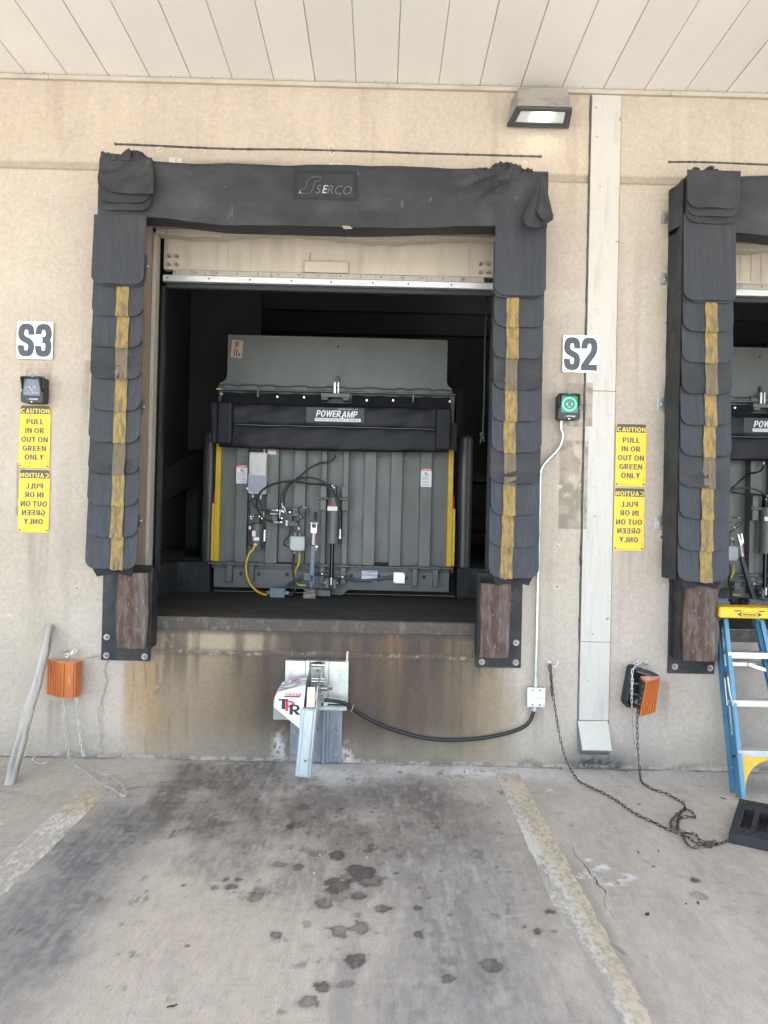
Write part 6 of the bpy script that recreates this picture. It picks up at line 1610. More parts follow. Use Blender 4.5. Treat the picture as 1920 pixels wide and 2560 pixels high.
for j in range(9):
    v = j / 8; l_ = q4[0].lerp(q4[3], v); r_ = q4[1].lerp(q4[2], v)
    g.append([l_.lerp(r_, i / 8) + Vector((0, -.012 * math.sin(math.pi * v) * math.sin(math.pi * i / 8), 0)) for i in range(9)])
m.sheet(g, (0, .003, 0)); m.build('kick_out', mat('chipped_white_metal', (0.50, 0.475, 0.41), 0.6, col2=(0.28, 0.285, 0.29), scale=5, lo=0.64, hi=0.66, var=0.05), sp)
m = MB(); 
l0, l1 = q4[0], q4[3]; w0, w1 = Vector((l0.x - .004, -.001, l0.z)), Vector((l0.x + .005, -.001, l1.z - .03))
m.sheet([[w0, l0 + Vector((-.002, 0, 0))], [w0.lerp(w1, .5), l0.lerp(l1, .5)], [w1, l1 + Vector((0, 0, -.004))]], (.003, 0, 0))
r0, r1 = q4[1], q4[2]; m.sheet([[r0, Vector((r0.x, -.001, r0.z))], [r1, Vector((r0.x - .005, -.001, r1.z - .03))]], (-.003, 0, 0)); m.build('kick_out_side', M_galvd, sp)
m = MB(); m.prism([kx(508, 918, -.004), kx(764, 926, -.004), kx(770, 898, -.060), kx(545, 890, -.066)], (0, 0, .004)); m.build('outlet', M_galvd, sp)

# ================================================================== wall lamp
wl = thing('wall_lamp', 'dusty grey wall lamp with a glowing glass lens under the canopy', 'wall lamp', (1.0, 0, 4.35))
wq = lambda x, y, Y: P(1200 + x * .2411, 160 + y * .2411, Y)
Yb, Yf, Yt = -.03, -.21, -.17
bl, br_ = wq(285, 627, Yb), wq(915, 640, Yb); fl_, fr_ = wq(392, 430, Yf), wq(950, 446, Yf); tl, tr = wq(397, 242, Yt), wq(908, 252, Yt)
zb_, zf_ = (bl.z + br_.z) / 2, (fl_.z + fr_.z) / 2; zt_ = min((tl.z + tr.z) / 2, ZC + .0)
bxl, bxr, fxl, fxr, txl, txr = bl.x, br_.x, fl_.x, fr_.x, tl.x, tr.x
V = [(bxl, -.001, zb_), (bxr, -.001, zb_), (bxl, Yb, zb_), (bxr, Yb, zb_), (fxl, Yf, zf_), (fxr, Yf, zf_), (txl, Yt, zt_), (txr, Yt, zt_), (txl - .02, -.03, zt_), (txr + .03, -.03, zt_)]
m = MB(); m.add(V, [(4, 5, 7, 6), (0, 2, 3, 1), (6, 7, 9, 8), (2, 4, 6, 8, 0), (3, 1, 9, 7, 5), (0, 1, 9, 8), (2, 3, 5, 4)]); m.build('housing', M_lampbody, wl, bevel=.006)
nrm = (Vector(V[3]) - Vector(V[2])).cross(Vector(V[4]) - Vector(V[2])).normalized()
if nrm.z > 0: nrm = -nrm
def lp(s, t, o=0): 
    a = Vector(V[2]).lerp(Vector(V[3]), s); b = Vector(V[4]).lerp(Vector(V[5]), s); return a.lerp(b, t) + nrm * o
def lframe(m, s0, s1, t0, t1, ws, wt, o0, o1):
    for a, b, c_, d in ((s0, s1, t0, t0 + wt), (s0, s1, t1 - wt, t1), (s0, s0 + ws, t0 + wt, t1 - wt), (s1 - ws, s1, t0 + wt, t1 - wt)):
        m.prism([lp(a, c_, o0), lp(b, c_, o0), lp(b, d, o0), lp(a, d, o0)], nrm * (o1 - o0))
m = MB(); lframe(m, -.01, 1.01, -.02, 1.02, .075, .15, .0005, .020); m.build('lens_frame', M_lampframe, wl, bevel=.003)
m = MB(); lframe(m, .068, .932, .135, .865, .03, .05, .004, .012); m.build('inner_frame', M_greyd, wl)
def lampmat():
    m = bpy.data.materials.new('lit_lamp_glass'); m.use_nodes = True
    N, L = m.node_tree.nodes, m.node_tree.links; b = N['Principled BSDF']
    b.inputs['Base Color'].default_value = (.5, .52, .5, 1); b.inputs['Roughness'].default_value = .2
    at = N.new('ShaderNodeAttribute'); at.attribute_name = 'tint'
    L.new(at.outputs['Color'], b.inputs['Emission Color']); b.inputs['Emission Strength'].default_value = 1.0
    return m
ns, ntt = 49, 25
m = MB(); grid = [[lp(.095 + .81 * i / (ns - 1), .185 + .62 * j / (ntt - 1), .006) for i in range(ns)] for j in range(ntt)]
m.add([p for r in grid for p in r], [(j * ns + i, j * ns + i + 1, (j + 1) * ns + i + 1, (j + 1) * ns + i) for j in range(ntt - 1) for i in range(ns - 1)], True)
gl = m.build('lens', lampmat(), wl, fixn=False)
ii, jj = np.meshgrid(np.linspace(0, 1, ns), np.linspace(0, 1, ntt)); ii, jj = ii.ravel(), jj.ravel()
E_ = .06 + .30 * band(ii, .26, .74, .06) * (.6 + .4 * jj) + 1.5 * np.exp(-((ii - .54) / .15) ** 2 - ((jj - .55) / .33) ** 2) + 2.0 * np.exp(-((ii - .55) / .13) ** 2 - ((jj - .98) / .09) ** 2)
E_ *= .9 + .25 * fbm(ii, jj, 14, 9, seed=88)
colour_attr(gl, np.stack([E_ * .96, E_, E_ * .90], 1) * .55)
pl = bpy.data.lights.new('lamp_glow', 'AREA'); pl.energy = 0.11; pl.shape = 'RECTANGLE'; pl.size = .22; pl.size_y = .10; pl.color = (1, .93, .74)
po = bpy.data.objects.new('lamp_glow', pl); COL.objects.link(po); po.parent = wl
po.location = lp(.55, .5, .035) - Vector(wl.location); po.rotation_euler = nrm.to_track_quat('-Z', 'Y').to_euler()

# ================================================================== vehicle restraint below the first door
VR = thing('vehicle_restraint', 'galvanised trailer restraint with a white lettered cover and a long hook bar', 'vehicle restraint', (-.42, 0, 0))
tz = lambda x, y, Y=0: P(680 + x * .13261, 1640 + y * .13261, Y)
ty = lambda x, y, Y=0: P(640 + x * .21700, 1600 + y * .21703, Y)
def vp(m, name, mt, parent=None, bevel=0.0): return m.build(name, mt, parent or VR, bevel)
a, b = ty(397, 1000), ty(985, 1390)
m = MB(); m.box(a.x, b.x, -.014, -.0015, .004, tz(800, 900).z); tp = vp(m, 'track_plate', M_galvd, None, .002)
a, b = ty(772, 1000, -.04), ty(842, 1000, -.04)
m = MB(); m.box(a.x, a.x + .02, -.075, -.0145, .012, tz(800, 900).z).box(a.x + .0205, b.x, -.05, -.0145, .012, tz(800, 900).z); vp(m, 'guide_rail', M_galvd, None, .002)
for x, y in ((450, 1048), (692, 1048), (933, 1048), (440, 1303), (682, 1303), (925, 1303), (935, 800)):
    c_ = ty(x, y, -.02); m = MB(); m.cyl((c_.x, -.0165, c_.z), (c_.x, -.0145, c_.z), .021, n=16).cyl((c_.x, -.026, c_.z), (c_.x, -.0165, c_.z), .013, n=6); vp(m, 'track_bolt', M_bolt, tp)
yh = -.075
a, b, c2 = tz(255, 75, yh), tz(635, 75, yh), tz(640, 70, yh)
zt_, zb_ = tz(255, 75, yh).z - .004, tz(1430, 915, yh).z + .002
zbl = tz(245, 600, yh).z
m = MB(); m.box(a.x, tz(630, 100, yh).x, yh, yh + .004, zbl - .12, zt_).box(a.x, tz(630, 100, yh).x, yh + .0045, -.015, zt_ - .004, zt_).box(a.x, a.x + .004, yh + .0045, -.015, zbl - .12, zt_ - .0045); vp(m, 'side_cover', M_galv, None, .001)
x0_, x1_ = tz(1080, 100, yh).x, tz(1447, 100, yh).x
m = MB(); m.box(x0_, x1_, yh, yh + .004, zb_, zt_).box(x0_, x1_, yh + .0045, -.015, zt_ - .004, zt_).box(x1_ - .004, x1_, yh + .0045, -.015, zb_, zt_ - .0045); vp(m, 'side_cover', M_galv, None, .001)
m = MB()
for x, y in ((450, 172), (1247, 182)): c_ = tz(x, y, yh); m.cyl((c_.x, yh - .003, c_.z), (c_.x, yh - .0004, c_.z), .009, n=12)
vp(m, 'cover_rivet', M_zinc)
m = MB(); xs0_, xs1_ = tz(900, 980, -.12).x, tz(1410, 980, -.12).x; zs_ = tz(1100, 990, -.12).z
m.box(xs0_, xs1_, -.125, -.0145, zs_ - .012, zs_ + .012); vp(m, 'base_shelf', M_galv, None, .002)
m = MB(); x0_, x1_ = tz(638, 100, yh).x, tz(1075, 100, yh).x
m.box(x0_, x0_ + .026, yh - .008, -.015, zb_ - .02, zt_ + .004).box(x1_ - .030, x1_, yh - .008, -.015, zb_ - .04, zt_ + .004).box(x0_ + .0265, x1_ - .0305, yh + .02, yh + .026, zb_, zt_ - .03).box(x0_ + .0265, x1_ - .0305, yh - .006, -.02, zt_ - .006, zt_ + .003)
vp(m, 'carriage_channel', M_galv, None, .0015)
m = MB(); c_ = tz(860, 275, -.06); m.cyl((c_.x, -.062, c_.z), (c_.x, -.050, c_.z), .012, n=6).cyl((c_.x, -.0545, c_.z), (c_.x, -.0505, c_.z), .019, n=14); vp(m, 'channel_bolt', M_bolt)
m = MB()
for y in (172, 430, 480): 
    c_ = tz(840, y, -.10 - .0003 * y); m.cyl((tz(745, y, c_.y).x, c_.y, c_.z), (tz(990, y, c_.y).x, c_.y, c_.z), .011 if y < 400 else .007, n=12)
vp(m, 'roller_pin', M_zinc)
# side cheeks and the folded white cover
Yw_ = -.34
cov = [tz(90, 690, Yw_), tz(628, 566, Yw_), tz(632, 580, Yw_), tz(552, 1400, Yw_), tz(42, 968, Yw_), tz(34, 925, Yw_), tz(60, 760, Yw_)]
bk = [tz(205, 500, -.20), tz(700, 398, -.13)]
m = MB(); m.prism(cov, (0, .004, 0)); cv = vp(m, 'front_cover', M_white, None, .001)
m = MB(); m.prism([cov[0] + Vector((0, .003, .002)), cov[1] + Vector((0, .003, .002)), bk[1], bk[0]], (0, .002, .004)); vp(m, 'top_cover', M_galv, cv)
nrm2 = (cov[1] - cov[0]).cross(bk[0] - cov[0]).normalized(); nrm2 = nrm2 if nrm2.z > 0 else -nrm2
def tpn(s, t, o): return cov[0].lerp(cov[1], s).lerp(bk[0].lerp(bk[1], s), t) + nrm2 * o + Vector((0, .003, .002))
m = MB()
for s0, s1, t0, t1 in ((.02, .27, .14, .42), (.30, .62, .14, .42), (.02, .34, .60, .92), (.36, .70, .60, .92)):
    m.prism([tpn(s0, t0, .006), tpn(s1, t0, .006), tpn(s1, t1, .006), tpn(s0, t1, .006)], nrm2 * .001)
ts = vp(m, 'top_sticker', M_label, cv)
m = MB()
for s0, s1, t0, t1 in ((.0, 1, .46, .56), (.06, .22, .22, .34), (.10, .28, .70, .84)):
    m.prism([tpn(s0, t0, .0075), tpn(s1, t0, .0075), tpn(s1, t1, .0075), tpn(s0, t1, .0075)], nrm2 * .0006)
vp(m, 'sticker_print', M_print, ts)
m = MB(); m.prism([tpn(.38, .66, .0075), tpn(.66, .66, .0075), tpn(.66, .86, .0075), tpn(.38, .86, .0075)], nrm2 * .0006); vp(m, 'sticker_print', M_inkred, ts)
U_ = (tz(580, 700, Yw_) - tz(225, 740, Yw_)).normalized(); Uz = Vector((-U_.z, 0, U_.x)); Ux = (tz(580, 740, Yw_) - tz(225, 740, Yw_)).normalized()
m = MB(); bold(m, 'POWERAMP', tz(402, 730, Yw_), Ux, Z1, .108, .020, shear=.22); vp(m, 'cover_lettering', M_inkred, cv)
m = MB(); c_ = tz(378, 768, Yw_); m.box(c_.x - .050, c_.x + .050, Yw_ - .001, Yw_ - .0004, c_.z - .0035, c_.z + .0035)
bold(m, 'T', tz(215, 905, Yw_), X1, Z1, .062, .064)
bold(m, 'R', tz(435, 1010, Yw_), X1, Z1, .068, .064, lift=(0, -.0028, 0)); vp(m, 'cover_lettering', M_ink, cv)
m = MB(); bold(m, 'P', tz(340, 940, Yw_), X1, Z1, .060, .064, lift=(0, -.002, 0)); vp(m, 'cover_lettering', M_inkred, cv)
m = MB(); m.bar(tz(340, 1140, Yw_ - .0008), tz(490, 1265, Yw_ - .0008), .002, .0006); vp(m, 'cover_lettering', M_print, cv)
e0, e1 = tz(628, 570, Yw_), tz(553, 1400, Yw_)
def cheek(fx0, fz0, fx1, fz1, th, mt, nm):
    # a plate standing away from the wall: front edge from (fx0,fz0) to (fx1,fz1), back edge on the track
    m = MB(); bz = (tz(905, 500, -.1).z, tz(905, 1040, -.1).z)
    xm = fx0 * .6 + fx1 * .4
    m.prism([(fx0, Yw_ + .002, fz0), (fx1, Yw_ + .002, fz1), (fx1 + .004, -.20, fz1 + .02), (xm + .01, -.08, bz[1]), (xm + .02, -.08, bz[0] + .13), (fx0 + .012, -.14, fz0 + .085)], (th, 0, 0)); return vp(m, nm, mt, None, .001)
cheek(e0.x - .004, e0.z, e1.x - .002, e1.z, .005, M_galv, 'cheek_plate')
f0, f1 = tz(860, 570, Yw_), tz(800, 1390, Yw_)
ck = cheek(f0.x - .004, f0.z, f1.x - .004, f1.z, .007, M_galv, 'cheek_plate')
m = MB()
for x, y, yy in ((945, 485, -.17), (948, 530, -.2), (950, 680, -.2), (935, 720, -.24), (945, 800, -.2), (855, 1100, -.28)):
    c_ = tz(x, y, yy); m.cyl((c_.x - .012, yy, c_.z), (c_.x + .012, yy, c_.z), .009, n=8)
c_ = tz(985, 610, -.2); m.cyl((c_.x - .03, -.2, c_.z), (c_.x + .02, -.2, c_.z), .018, n=14).cyl((c_.x + .02, -.2, c_.z), (c_.x + .055, -.2, c_.z), .0125, n=6)
vp(m, 'cheek_bolt', M_bolt, ck)
m = MB(); c0_, c1_ = tz(745, 585, -.30), tz(728, 970, -.33); m.bar(c0_, c1_, .052, .02); vp(m, 'spring_bar', M_brass, None, .002)
m = MB(); c0_, c1_ = tz(815, 670, -.29), tz(808, 845, -.31); m.bar(c0_, c1_, .020, .02); vp(m, 'spring_bar', M_brass, None, .002)
hk0, hk1 = tz(705, 985, -.35), ty(544, 1569, -.37)
m = MB(); hk1.z = max(hk1.z, .03); d = (hk1 - hk0).normalized(); m.bar(hk0, hk1, .098, .05); m.bar(hk0 + Vector((.002, -.031, .0)), hk1 + Vector((.002, -.031, .003)), .062, .012); hb = vp(m, 'hook_bar', mat('bright_hook_bar', (0.52, 0.59, 0.60), 0.38, 0.5, col2=(0.44, 0.50, 0.50), scale=5, stretch=(4, 4, .5), var=.08, rvar=.1), None, .008)
m = MB(); c_ = ty(568, 1393, -.405); m.cyl((c_.x, -.412, c_.z), (c_.x, -.36, c_.z), .006, n=10); vp(m, 'bar_hole', M_greyd, hb)
m = MB(); p0_ = tz(1415, 90, -.05); m.cyl((p0_.x, -.05, zt_ - .03), (p0_.x + .002, -.05, ty(1048, 130, -.05).z), .0095, n=12).cyl((p0_.x, -.05, zt_ - .006), (p0_.x, -.05, zt_ + .008), .013, n=12); vp(m, 'release_pin', M_zinc)
a, b = ty(208, 770, -.16), ty(355, 905, -.16); m = MB(); m.box(a.x, a.x + .16, -.2, -.06, b.z, b.z + .14); vp(m, 'rear_box', mat('pale_green_grey_steel', (0.34, 0.36, 0.31), 0.5, 0.3), None, .004)

# ================================================================== chains
def chain(path, mt, label, pitch=.035, L=.046, w_=.0175, r=.0027, tilt=0.0, group=None, name='chain', parent=None):
    pts = [Vector(p) for p in path]; acc = [0]
    for a, b in zip(pts[:-1], pts[1:]): acc.append(acc[-1] + (b - a).length)
    def at(s):
        s = min(max(s, 0), acc[-1])
        for i in range(len(acc) - 1):
            if s <= acc[i + 1]: return pts[i].lerp(pts[i + 1], (s - acc[i]) / max(acc[i + 1] - acc[i], 1e-9))
        return pts[-1]
    n = int(acc[-1] / pitch); m = MB(); rs = random.Random(len(pts))
    for k in range(n):
        c_ = at((k + .5) * pitch); t = (at((k + 1) * pitch) - at(k * pitch))
        if t.length < 1e-6: continue
        t.normalize(); u = t.cross(Vector((0, -1, .25))).normalized(); v = t.cross(u)
        a = (k % 2) * math.pi / 2 + tilt + rs.uniform(-.25, .25); e = u * math.cos(a) + v * math.sin(a)
        hl, hw = L / 2 - w_ / 2, w_ / 2 - r; lk = []
        for sgn in (1, -1):
            for q_ in range(5):
                an = -math.pi / 2 + math.pi * q_ / 4
                lk.append(c_ + t * sgn * (hl + hw * math.cos(an)) + e * sgn * (hw * math.sin(an)))
        m.tube(lk, r, 5, closed=True)
    o = m.build(name, mt, parent, fixn=False)
    if label: tag(o, label, 'chain', group)
    return o
c4 = lambda x, y, Y: P(x * .2411, 1540 + y * .2411, Y)
g4 = lambda x, y, z=.008: G(x * .2411, 1540 + y * .2411, z)
A_ = [c4(x, y, Y) for x, y, Y in ((657, 850, -.06), (660, 960, -.06), (668, 1060, -.06), (675, 1180, -.055), (690, 1320, -.055), (708, 1440, -.055), (735, 1508, -.06))] + [g4(*q_) for q_ in ((790, 1560), (840, 1588), (900, 1635), (960, 1682), (1020, 1727), (1100, 1765), (1180, 1802), (1240, 1850), (1295, 1866), (1325, 1852))]
B_ = [c4(x, y, Y) for x, y, Y in ((788, 810, -.06), (792, 900, -.06), (800, 980, -.06), (808, 1080, -.055), (820, 1200, -.055), (840, 1340, -.055), (865, 1440, -.055), (893, 1515, -.06))] + [g4(*q_) for q_ in ((940, 1575), (1000, 1605), (1060, 1637), (1130, 1657), (1185, 1695), (1240, 1732), (1272, 1762), (1288, 1805), (1322, 1848))]
chain(spline(A_, 6) + list(reversed(spline(B_, 6))), M_chain, 'bright zinc chain looping from the left orange chock onto the ground', tilt=.5)
ch5 = lambda x, y, Y: kx(x, y, Y)
g5 = lambda x, y, z=.009: G(1300 + x * .28933, 1620 + y * .28926, z)
pr = [ch5(x, y, Y) for x, y, Y in ((264, 140, -.045), (270, 230, -.03), (280, 340, -.03), (292, 450, -.035), (307, 545, -.04), (325, 660, -.05), (347, 780, -.065), (377, 900, -.085), (408, 990, -.11), (438, 1050, -.14))] + [g5(*q_) for q_ in ((500, 1140), (560, 1178), (620, 1207), (690, 1240), (760, 1275), (820, 1310), (880, 1350), (940, 1395), (1000, 1432), (1060, 1465), (1120, 1490), (1180, 1518), (1240, 1550), (1330, 1590), (1400, 1612), (1460, 1640), (1520, 1680), (1580, 1698), (1640, 1700), (1720, 1690), (1790, 1668), (1840, 1640), (1855, 1628))]
t1 = chain(spline(pr, 6), M_rchain, 'long rusty chain from the wall hook beside the downspout to the black chock', tilt=.4, group='rusty chains on the ground')
m = MB(); pass
ex = [ch5(x, y, -.04) for x, y in ((258, 150), (252, 190), (262, 215), (268, 300), (272, 380), (275, 445))]
chain(spline(ex, 5), M_rchain, None, tilt=.2, name='loose_end', parent=t1)
pr = [ch5(x, y, Y) for x, y, Y in ((1012, 560, -.10), (1013, 700, -.09), (1017, 820, -.085), (1022, 950, -.09), (1034, 1050, -.12))] + [g5(*q_) for q_ in ((1045, 1140), (1075, 1180), (1120, 1208), (1200, 1240), (1290, 1278), (1360, 1310), (1405, 1345), (1425, 1380), (1400, 1410), (1350, 1450), (1310, 1490), (1300, 1535), (1330, 1560), (1360, 1550), (1362, 1500), (1385, 1470), (1440, 1466), (1512, 1466), (1490, 1430), (1440, 1400), (1425, 1392), (1390, 1430), (1365, 1500), (1360, 1560), (1400, 1590), (1450, 1600), (1510, 1620), (1560, 1665), (1620, 1680), (1690, 1690), (1640, 1715), (1570, 1712), (1500, 1728), (1440, 1690), (1410, 1640), (1400, 1600))]
zig = spline(pr, 6)
for i in range(len(zig)): zig[i].z += .006 * math.sin(i * .21) ** 2 if i > 40 else 0
chain(zig, M_rchain, 'tangled rusty chain dropping from the hung chocks and heaped on the ground', tilt=.4, group='rusty chains on the ground')
pr = [g5(*q_, z=.012) for q_ in ((1110, 1195), (1160, 1232), (1215, 1215), (1250, 1262), (1320, 1290), (1375, 1335), (1412, 1372))]
pr = [ch5(x, y, Y) for x, y, Y in ((1035, 160, -.06), (1010, 158, -.08), (985, 172, -.13), (972, 200, -.16), (968, 300, -.165), (966, 400, -.165), (967, 500, -.16), (973, 600, -.14), (982, 740, -.12), (996, 880, -.10), (1012, 985, -.095))]
chain(spline(pr, 6), M_chain, 'thin bright chain hanging in front of the black chock', pitch=.031)

# ================================================================== hung chocks
def plan_chock(name, label):
    s = .06781; f = lambda x, y, Y: P(110 + x * s, 1610 + y * s, Y)
    Yf_ = -.135; Yb_ = -.022
    l, r_, f0_, f1_ = f(185, 1200, Yb_).x, f(1375, 1100, Yb_).x, f(745, 1300, Yf_).x, f(1085, 1300, Yf_).x
    zt_, zb_ = f(900, 690, Yf_).z, f(900, 1990, Yf_).z
    pts = [(l, Yb_), (l - .003, Yb_ - .012)]
    def ribs(p, q_, n):
        p, q_ = Vector(p), Vector(q_); d = q_ - p; nn = Vector((-d.y, d.x)).normalized()
        if nn.y > 0: nn = -nn
        o = []
        for k in range(n):
            for a_, h_ in ((.0, 0), (.08, 0), (.30, .011), (.70, .011), (.92, 0)): o.append(tuple(p + d * ((k + a_) / n) + nn * h_))
        o.append(tuple(q_)); return o
    pts += ribs((l - .001, Yb_ - .018), (f0_, Yf_), 7) + ribs((f1_, Yf_), (r_, Yb_ - .018), 6) + [(r_, Yb_)]
    t = thing(name, label, 'wheel chock', ((l + r_) / 2, -.07, zb_), 'wheel chocks')
    m = MB(); m.prism([(x, y, zb_) for x, y in pts], (0, 0, zt_ - zb_ - .002)); m.build('body', M_orange, t, bevel=.002)
    m = MB()
    for p_, q_, n_ in (((l - .001, Yb_ - .018), (f0_, Yf_), 7), ((f1_, Yf_), (r_, Yb_ - .018), 6)):
        p_, q_ = Vector(p_), Vector(q_); d_ = q_ - p_; nn_ = Vector((-d_.y, d_.x)).normalized(); nn_ = -nn_ if nn_.y > 0 else nn_; dn_ = d_.normalized()
        for k in range(n_ + 1):
            c0 = p_ + d_ * (k / n_); a_, b_ = c0 - dn_ * .0026, c0 + dn_ * .0026
            m.prism([(a_.x, a_.y, zb_ + .003), (b_.x, b_.y, zb_ + .003), (b_.x + nn_.x * .0015, b_.y + nn_.y * .0015, zb_ + .003), (a_.x + nn_.x * .0015, a_.y + nn_.y * .0015, zb_ + .003)], (0, 0, zt_ - zb_ - .008))
    m.build('groove_shade', mat('shaded_orange_groove', (0.20, 0.055, 0.014), .8), t)  # dark orange strips stand in for shading in the rib grooves
    m = MB(); m.prism([(x, y, zt_ - .0018) for x, y in pts], (0, 0, .003)); m.build('top_face', M_orange2, t, bevel=.001)
    m = MB(); write(m, 'UNIM', ((f0_ + f1_) / 2 + .003, Yf_ - .001, zb_ + (zt_ - zb_) * .53), Vector((0, 0, -1)), X1, .060, .020, bold=.0); m.build('raised_lettering', M_orange2, t)
    m = MB(); c_ = f(850, 400, -.07); m.tube([(c_.x + .012 * math.cos(a), c_.y, c_.z - .004 + .012 * math.sin(a)) for a in np.linspace(0, 6.28, 15)[:-1]], .0042, 7, closed=True); m.build('eye_bolt', M_zinc, t)
    m = MB(); h0 = f(845, 180, -.03); m.tube(spline([(h0.x, -.001, h0.z - .015), (h0.x, -.05, h0.z - .018), (h0.x, -.07, h0.z - .008), (h0.x, -.072, h0.z + .008)], 5), .0045, 8)
    hk = m.build('wall_hook', M_zinc); tag(hk, 'zinc hook in the wall carrying the left orange chock', 'hook', 'hooks screwed into the wall')
    m = MB(); cl_ = [f(x, y, -.06) for x, y in ((930, 420), (960, 380), (1090, 230), (1140, 190), (1190, 200), (1200, 250), (1170, 300), (1060, 400))]
    m.tube(spline(cl_, 5), .0042, 7, closed=True); m.bar(f(980, 370, -.06), f(1090, 250, -.06), .012, .009); m.build('snap_link', M_galv, t)
plan_chock('wheel_chock', 'ribbed orange wheel chock hung on the wall near the leaning plank')

cz2 = lambda x, y, Y: P(1550 + x * .07233, 1640 + y * .07233, Y)
t = thing('wheel_chock', 'black hollow rubber wheel chock hung behind the smaller orange one', 'wheel chock', (2.0, -.05, .45), 'wheel chocks')
Yk = -.105
ol = [cz2(x, y, Yk) for x, y in ((440, 440), (520, 420), (640, 470), (1330, 712), (1300, 800), (900, 1500), (600, 1730), (330, 1745), (255, 1700), (228, 1600))]
m = MB(); m.prism([p + Vector((0, .09, 0)) for p in ol], (0, .008, 0)); m.build('body', M_rubber, t, bevel=.003)
m = MB()
for i in range(len(ol)):
    a, b = ol[i], ol[(i + 1) % len(ol)]
    if i in (4, 5): continue
    m.bar(a + Vector((0, .045, 0)), b + Vector((0, .045, 0)), .022, .088)
m.bar(cz2(330, 1300, -.06), cz2(330, 700, -.06), .03, .09)
m.build('rim', M_rubber, t, bevel=.003)
m = MB()
for y in (920, 1280): m.bar(cz2(330, y - 10, Yk + .03), cz2(760, y + 30, Yk + .03), .012, .07)
m.bar(cz2(560, 520, Yk), cz2(1050, 680, Yk), .010, .03); m.build('inner_rib', mat('dusty_rubber_edge', (0.10, 0.10, 0.10), 0.6), t, bevel=.002)
t = thing('wheel_chock', 'orange ribbed chock tilted in front of the black one by the downspout', 'wheel chock', (2.1, -.12, .45), 'wheel chocks')
Ya, Yb3 = -.20, -.16
fq = [cz2(905, 905, Ya), cz2(1392, 765, Yb3), cz2(1228, 1935, Yb3), cz2(655, 2095, Ya)]
m = MB(); nb = 7; outer = []
for row in (0, 1):
    a, b = (fq[0], fq[1]) if row == 0 else (fq[3], fq[2]); r_ = []
    for k in range(nb):
        for s_, h_ in ((0, 0), (.12, 0), (.3, .010), (.70, .010), (.9, 0)): r_.append(a.lerp(b, (k + s_) / nb) + Vector((-.1 * h_, -h_, 0)))
    r_.append(b); outer.append(r_)
bk = [cz2(700, 705, -.125), cz2(1350, 720, -.125)]; bkb = [cz2(600, 1990, -.125), cz2(1225, 1905, -.125)]
n_ = len(outer[0]); vs_ = outer[0] + outer[1] + bk + bkb
fs_ = [(i, i + 1, n_ + i + 1, n_ + i) for i in range(n_ - 1)] + [tuple(range(n_)) + (2 * n_ + 1, 2 * n_), tuple(range(2 * n_ - 1, n_ - 1, -1)) + (2 * n_ + 2, 2 * n_ + 3), (n_ - 1, 2 * n_ - 1, 2 * n_ + 3, 2 * n_ + 1), (2 * n_, 2 * n_ + 1, 2 * n_ + 3, 2 * n_ + 2), (0, n_, 2 * n_ + 2, 2 * n_)]
m.add(vs_, fs_); m.build('body', M_orange, t, bevel=.0015)
m = MB(); m.prism([fq[0] + Vector((-.002, .006, -.01)), bk[0] + Vector((-.002, 0, -.012)), bkb[0] + Vector((-.002, 0, .012)), fq[3] + Vector((-.002, .006, .012))], (-.003, 0, 0)); m.build('hollow_side', M_plastic, t)
m = MB()
for s_ in (.14, .32, .48, .66, .83): p = fq[0].lerp(fq[3], s_) + Vector((-.006, .012, 0)); m.cyl(p, p + Vector((-.004, 0, 0)), .004, n=8)
m.build('side_stud', M_zinc, t)
m = MB(); tp_ = [outer[0][0], outer[0][-1], bk[1], bk[0]]; m.prism([p + Vector((0, .0, .0008)) for p in tp_], (0, 0, .002)); m.build('top_face', M_orange2, t)
m = MB(); c_ = cz2(835, 400, -.075); m.tube([(c_.x + .011 * math.cos(a), c_.y, c_.z + .011 * math.sin(a)) for a in np.linspace(0, 6.28, 15)[:-1]], .004, 7, closed=True)
m.tube([(c_.x - .003, c_.y, c_.z - .01), (c_.x + .0, c_.y - .02, c_.z - .05), (c_.x + .005, -.13, bk[0].z + .0)], .004, 6); m.build('eye_bolt', M_bolt, t)
m = MB(); h0 = cz2(855, 180, -.03); m.tube(spline([(h0.x, -.001, h0.z - .016), (h0.x, -.055, h0.z - .02), (h0.x, -.078, h0.z - .01), (h0.x, -.08, h0.z + .01)], 5), .0045, 8)
tag(m.build('wall_hook', M_zinc), 'zinc hook in the wall carrying the black and orange chocks', 'hook', 'hooks screwed into the wall')
m = MB(); 
cl_ = [cz2(x, y, -.05) for x, y in ((740, 300), (640, 230), (540, 225), (490, 270), (510, 320), (580, 300), (660, 260))]; m.tube(spline(cl_, 5), .0042, 7)
cl_ = [cz2(x, y, -.045) for x, y in ((590, 215), (650, 165), (720, 200), (745, 260))]; m.tube(spline(cl_, 5), .004, 7); m.build('snap_link', M_galv, t)
m = MB(); h0 = kx(258, 140, -.02); m.tube(spline([(h0.x - .004, -.001, h0.z + .006), (h0.x + .008, -.045, h0.z - .004), (h0.x + .028, -.06, h0.z - .006), (h0.x + .040, -.06, h0.z + .010), (h0.x + .046, -.055, h0.z + .032)], 5), .0045, 8)
m.cyl((h0.x - .004, -.010, h0.z + .006), (h0.x - .004, -.001, h0.z + .006), .016, n=14)
tag(m.build('wall_hook', M_zinc), 'zinc hook in the wall left of the downspout carrying a rusty chain', 'hook', 'hooks screwed into the wall')

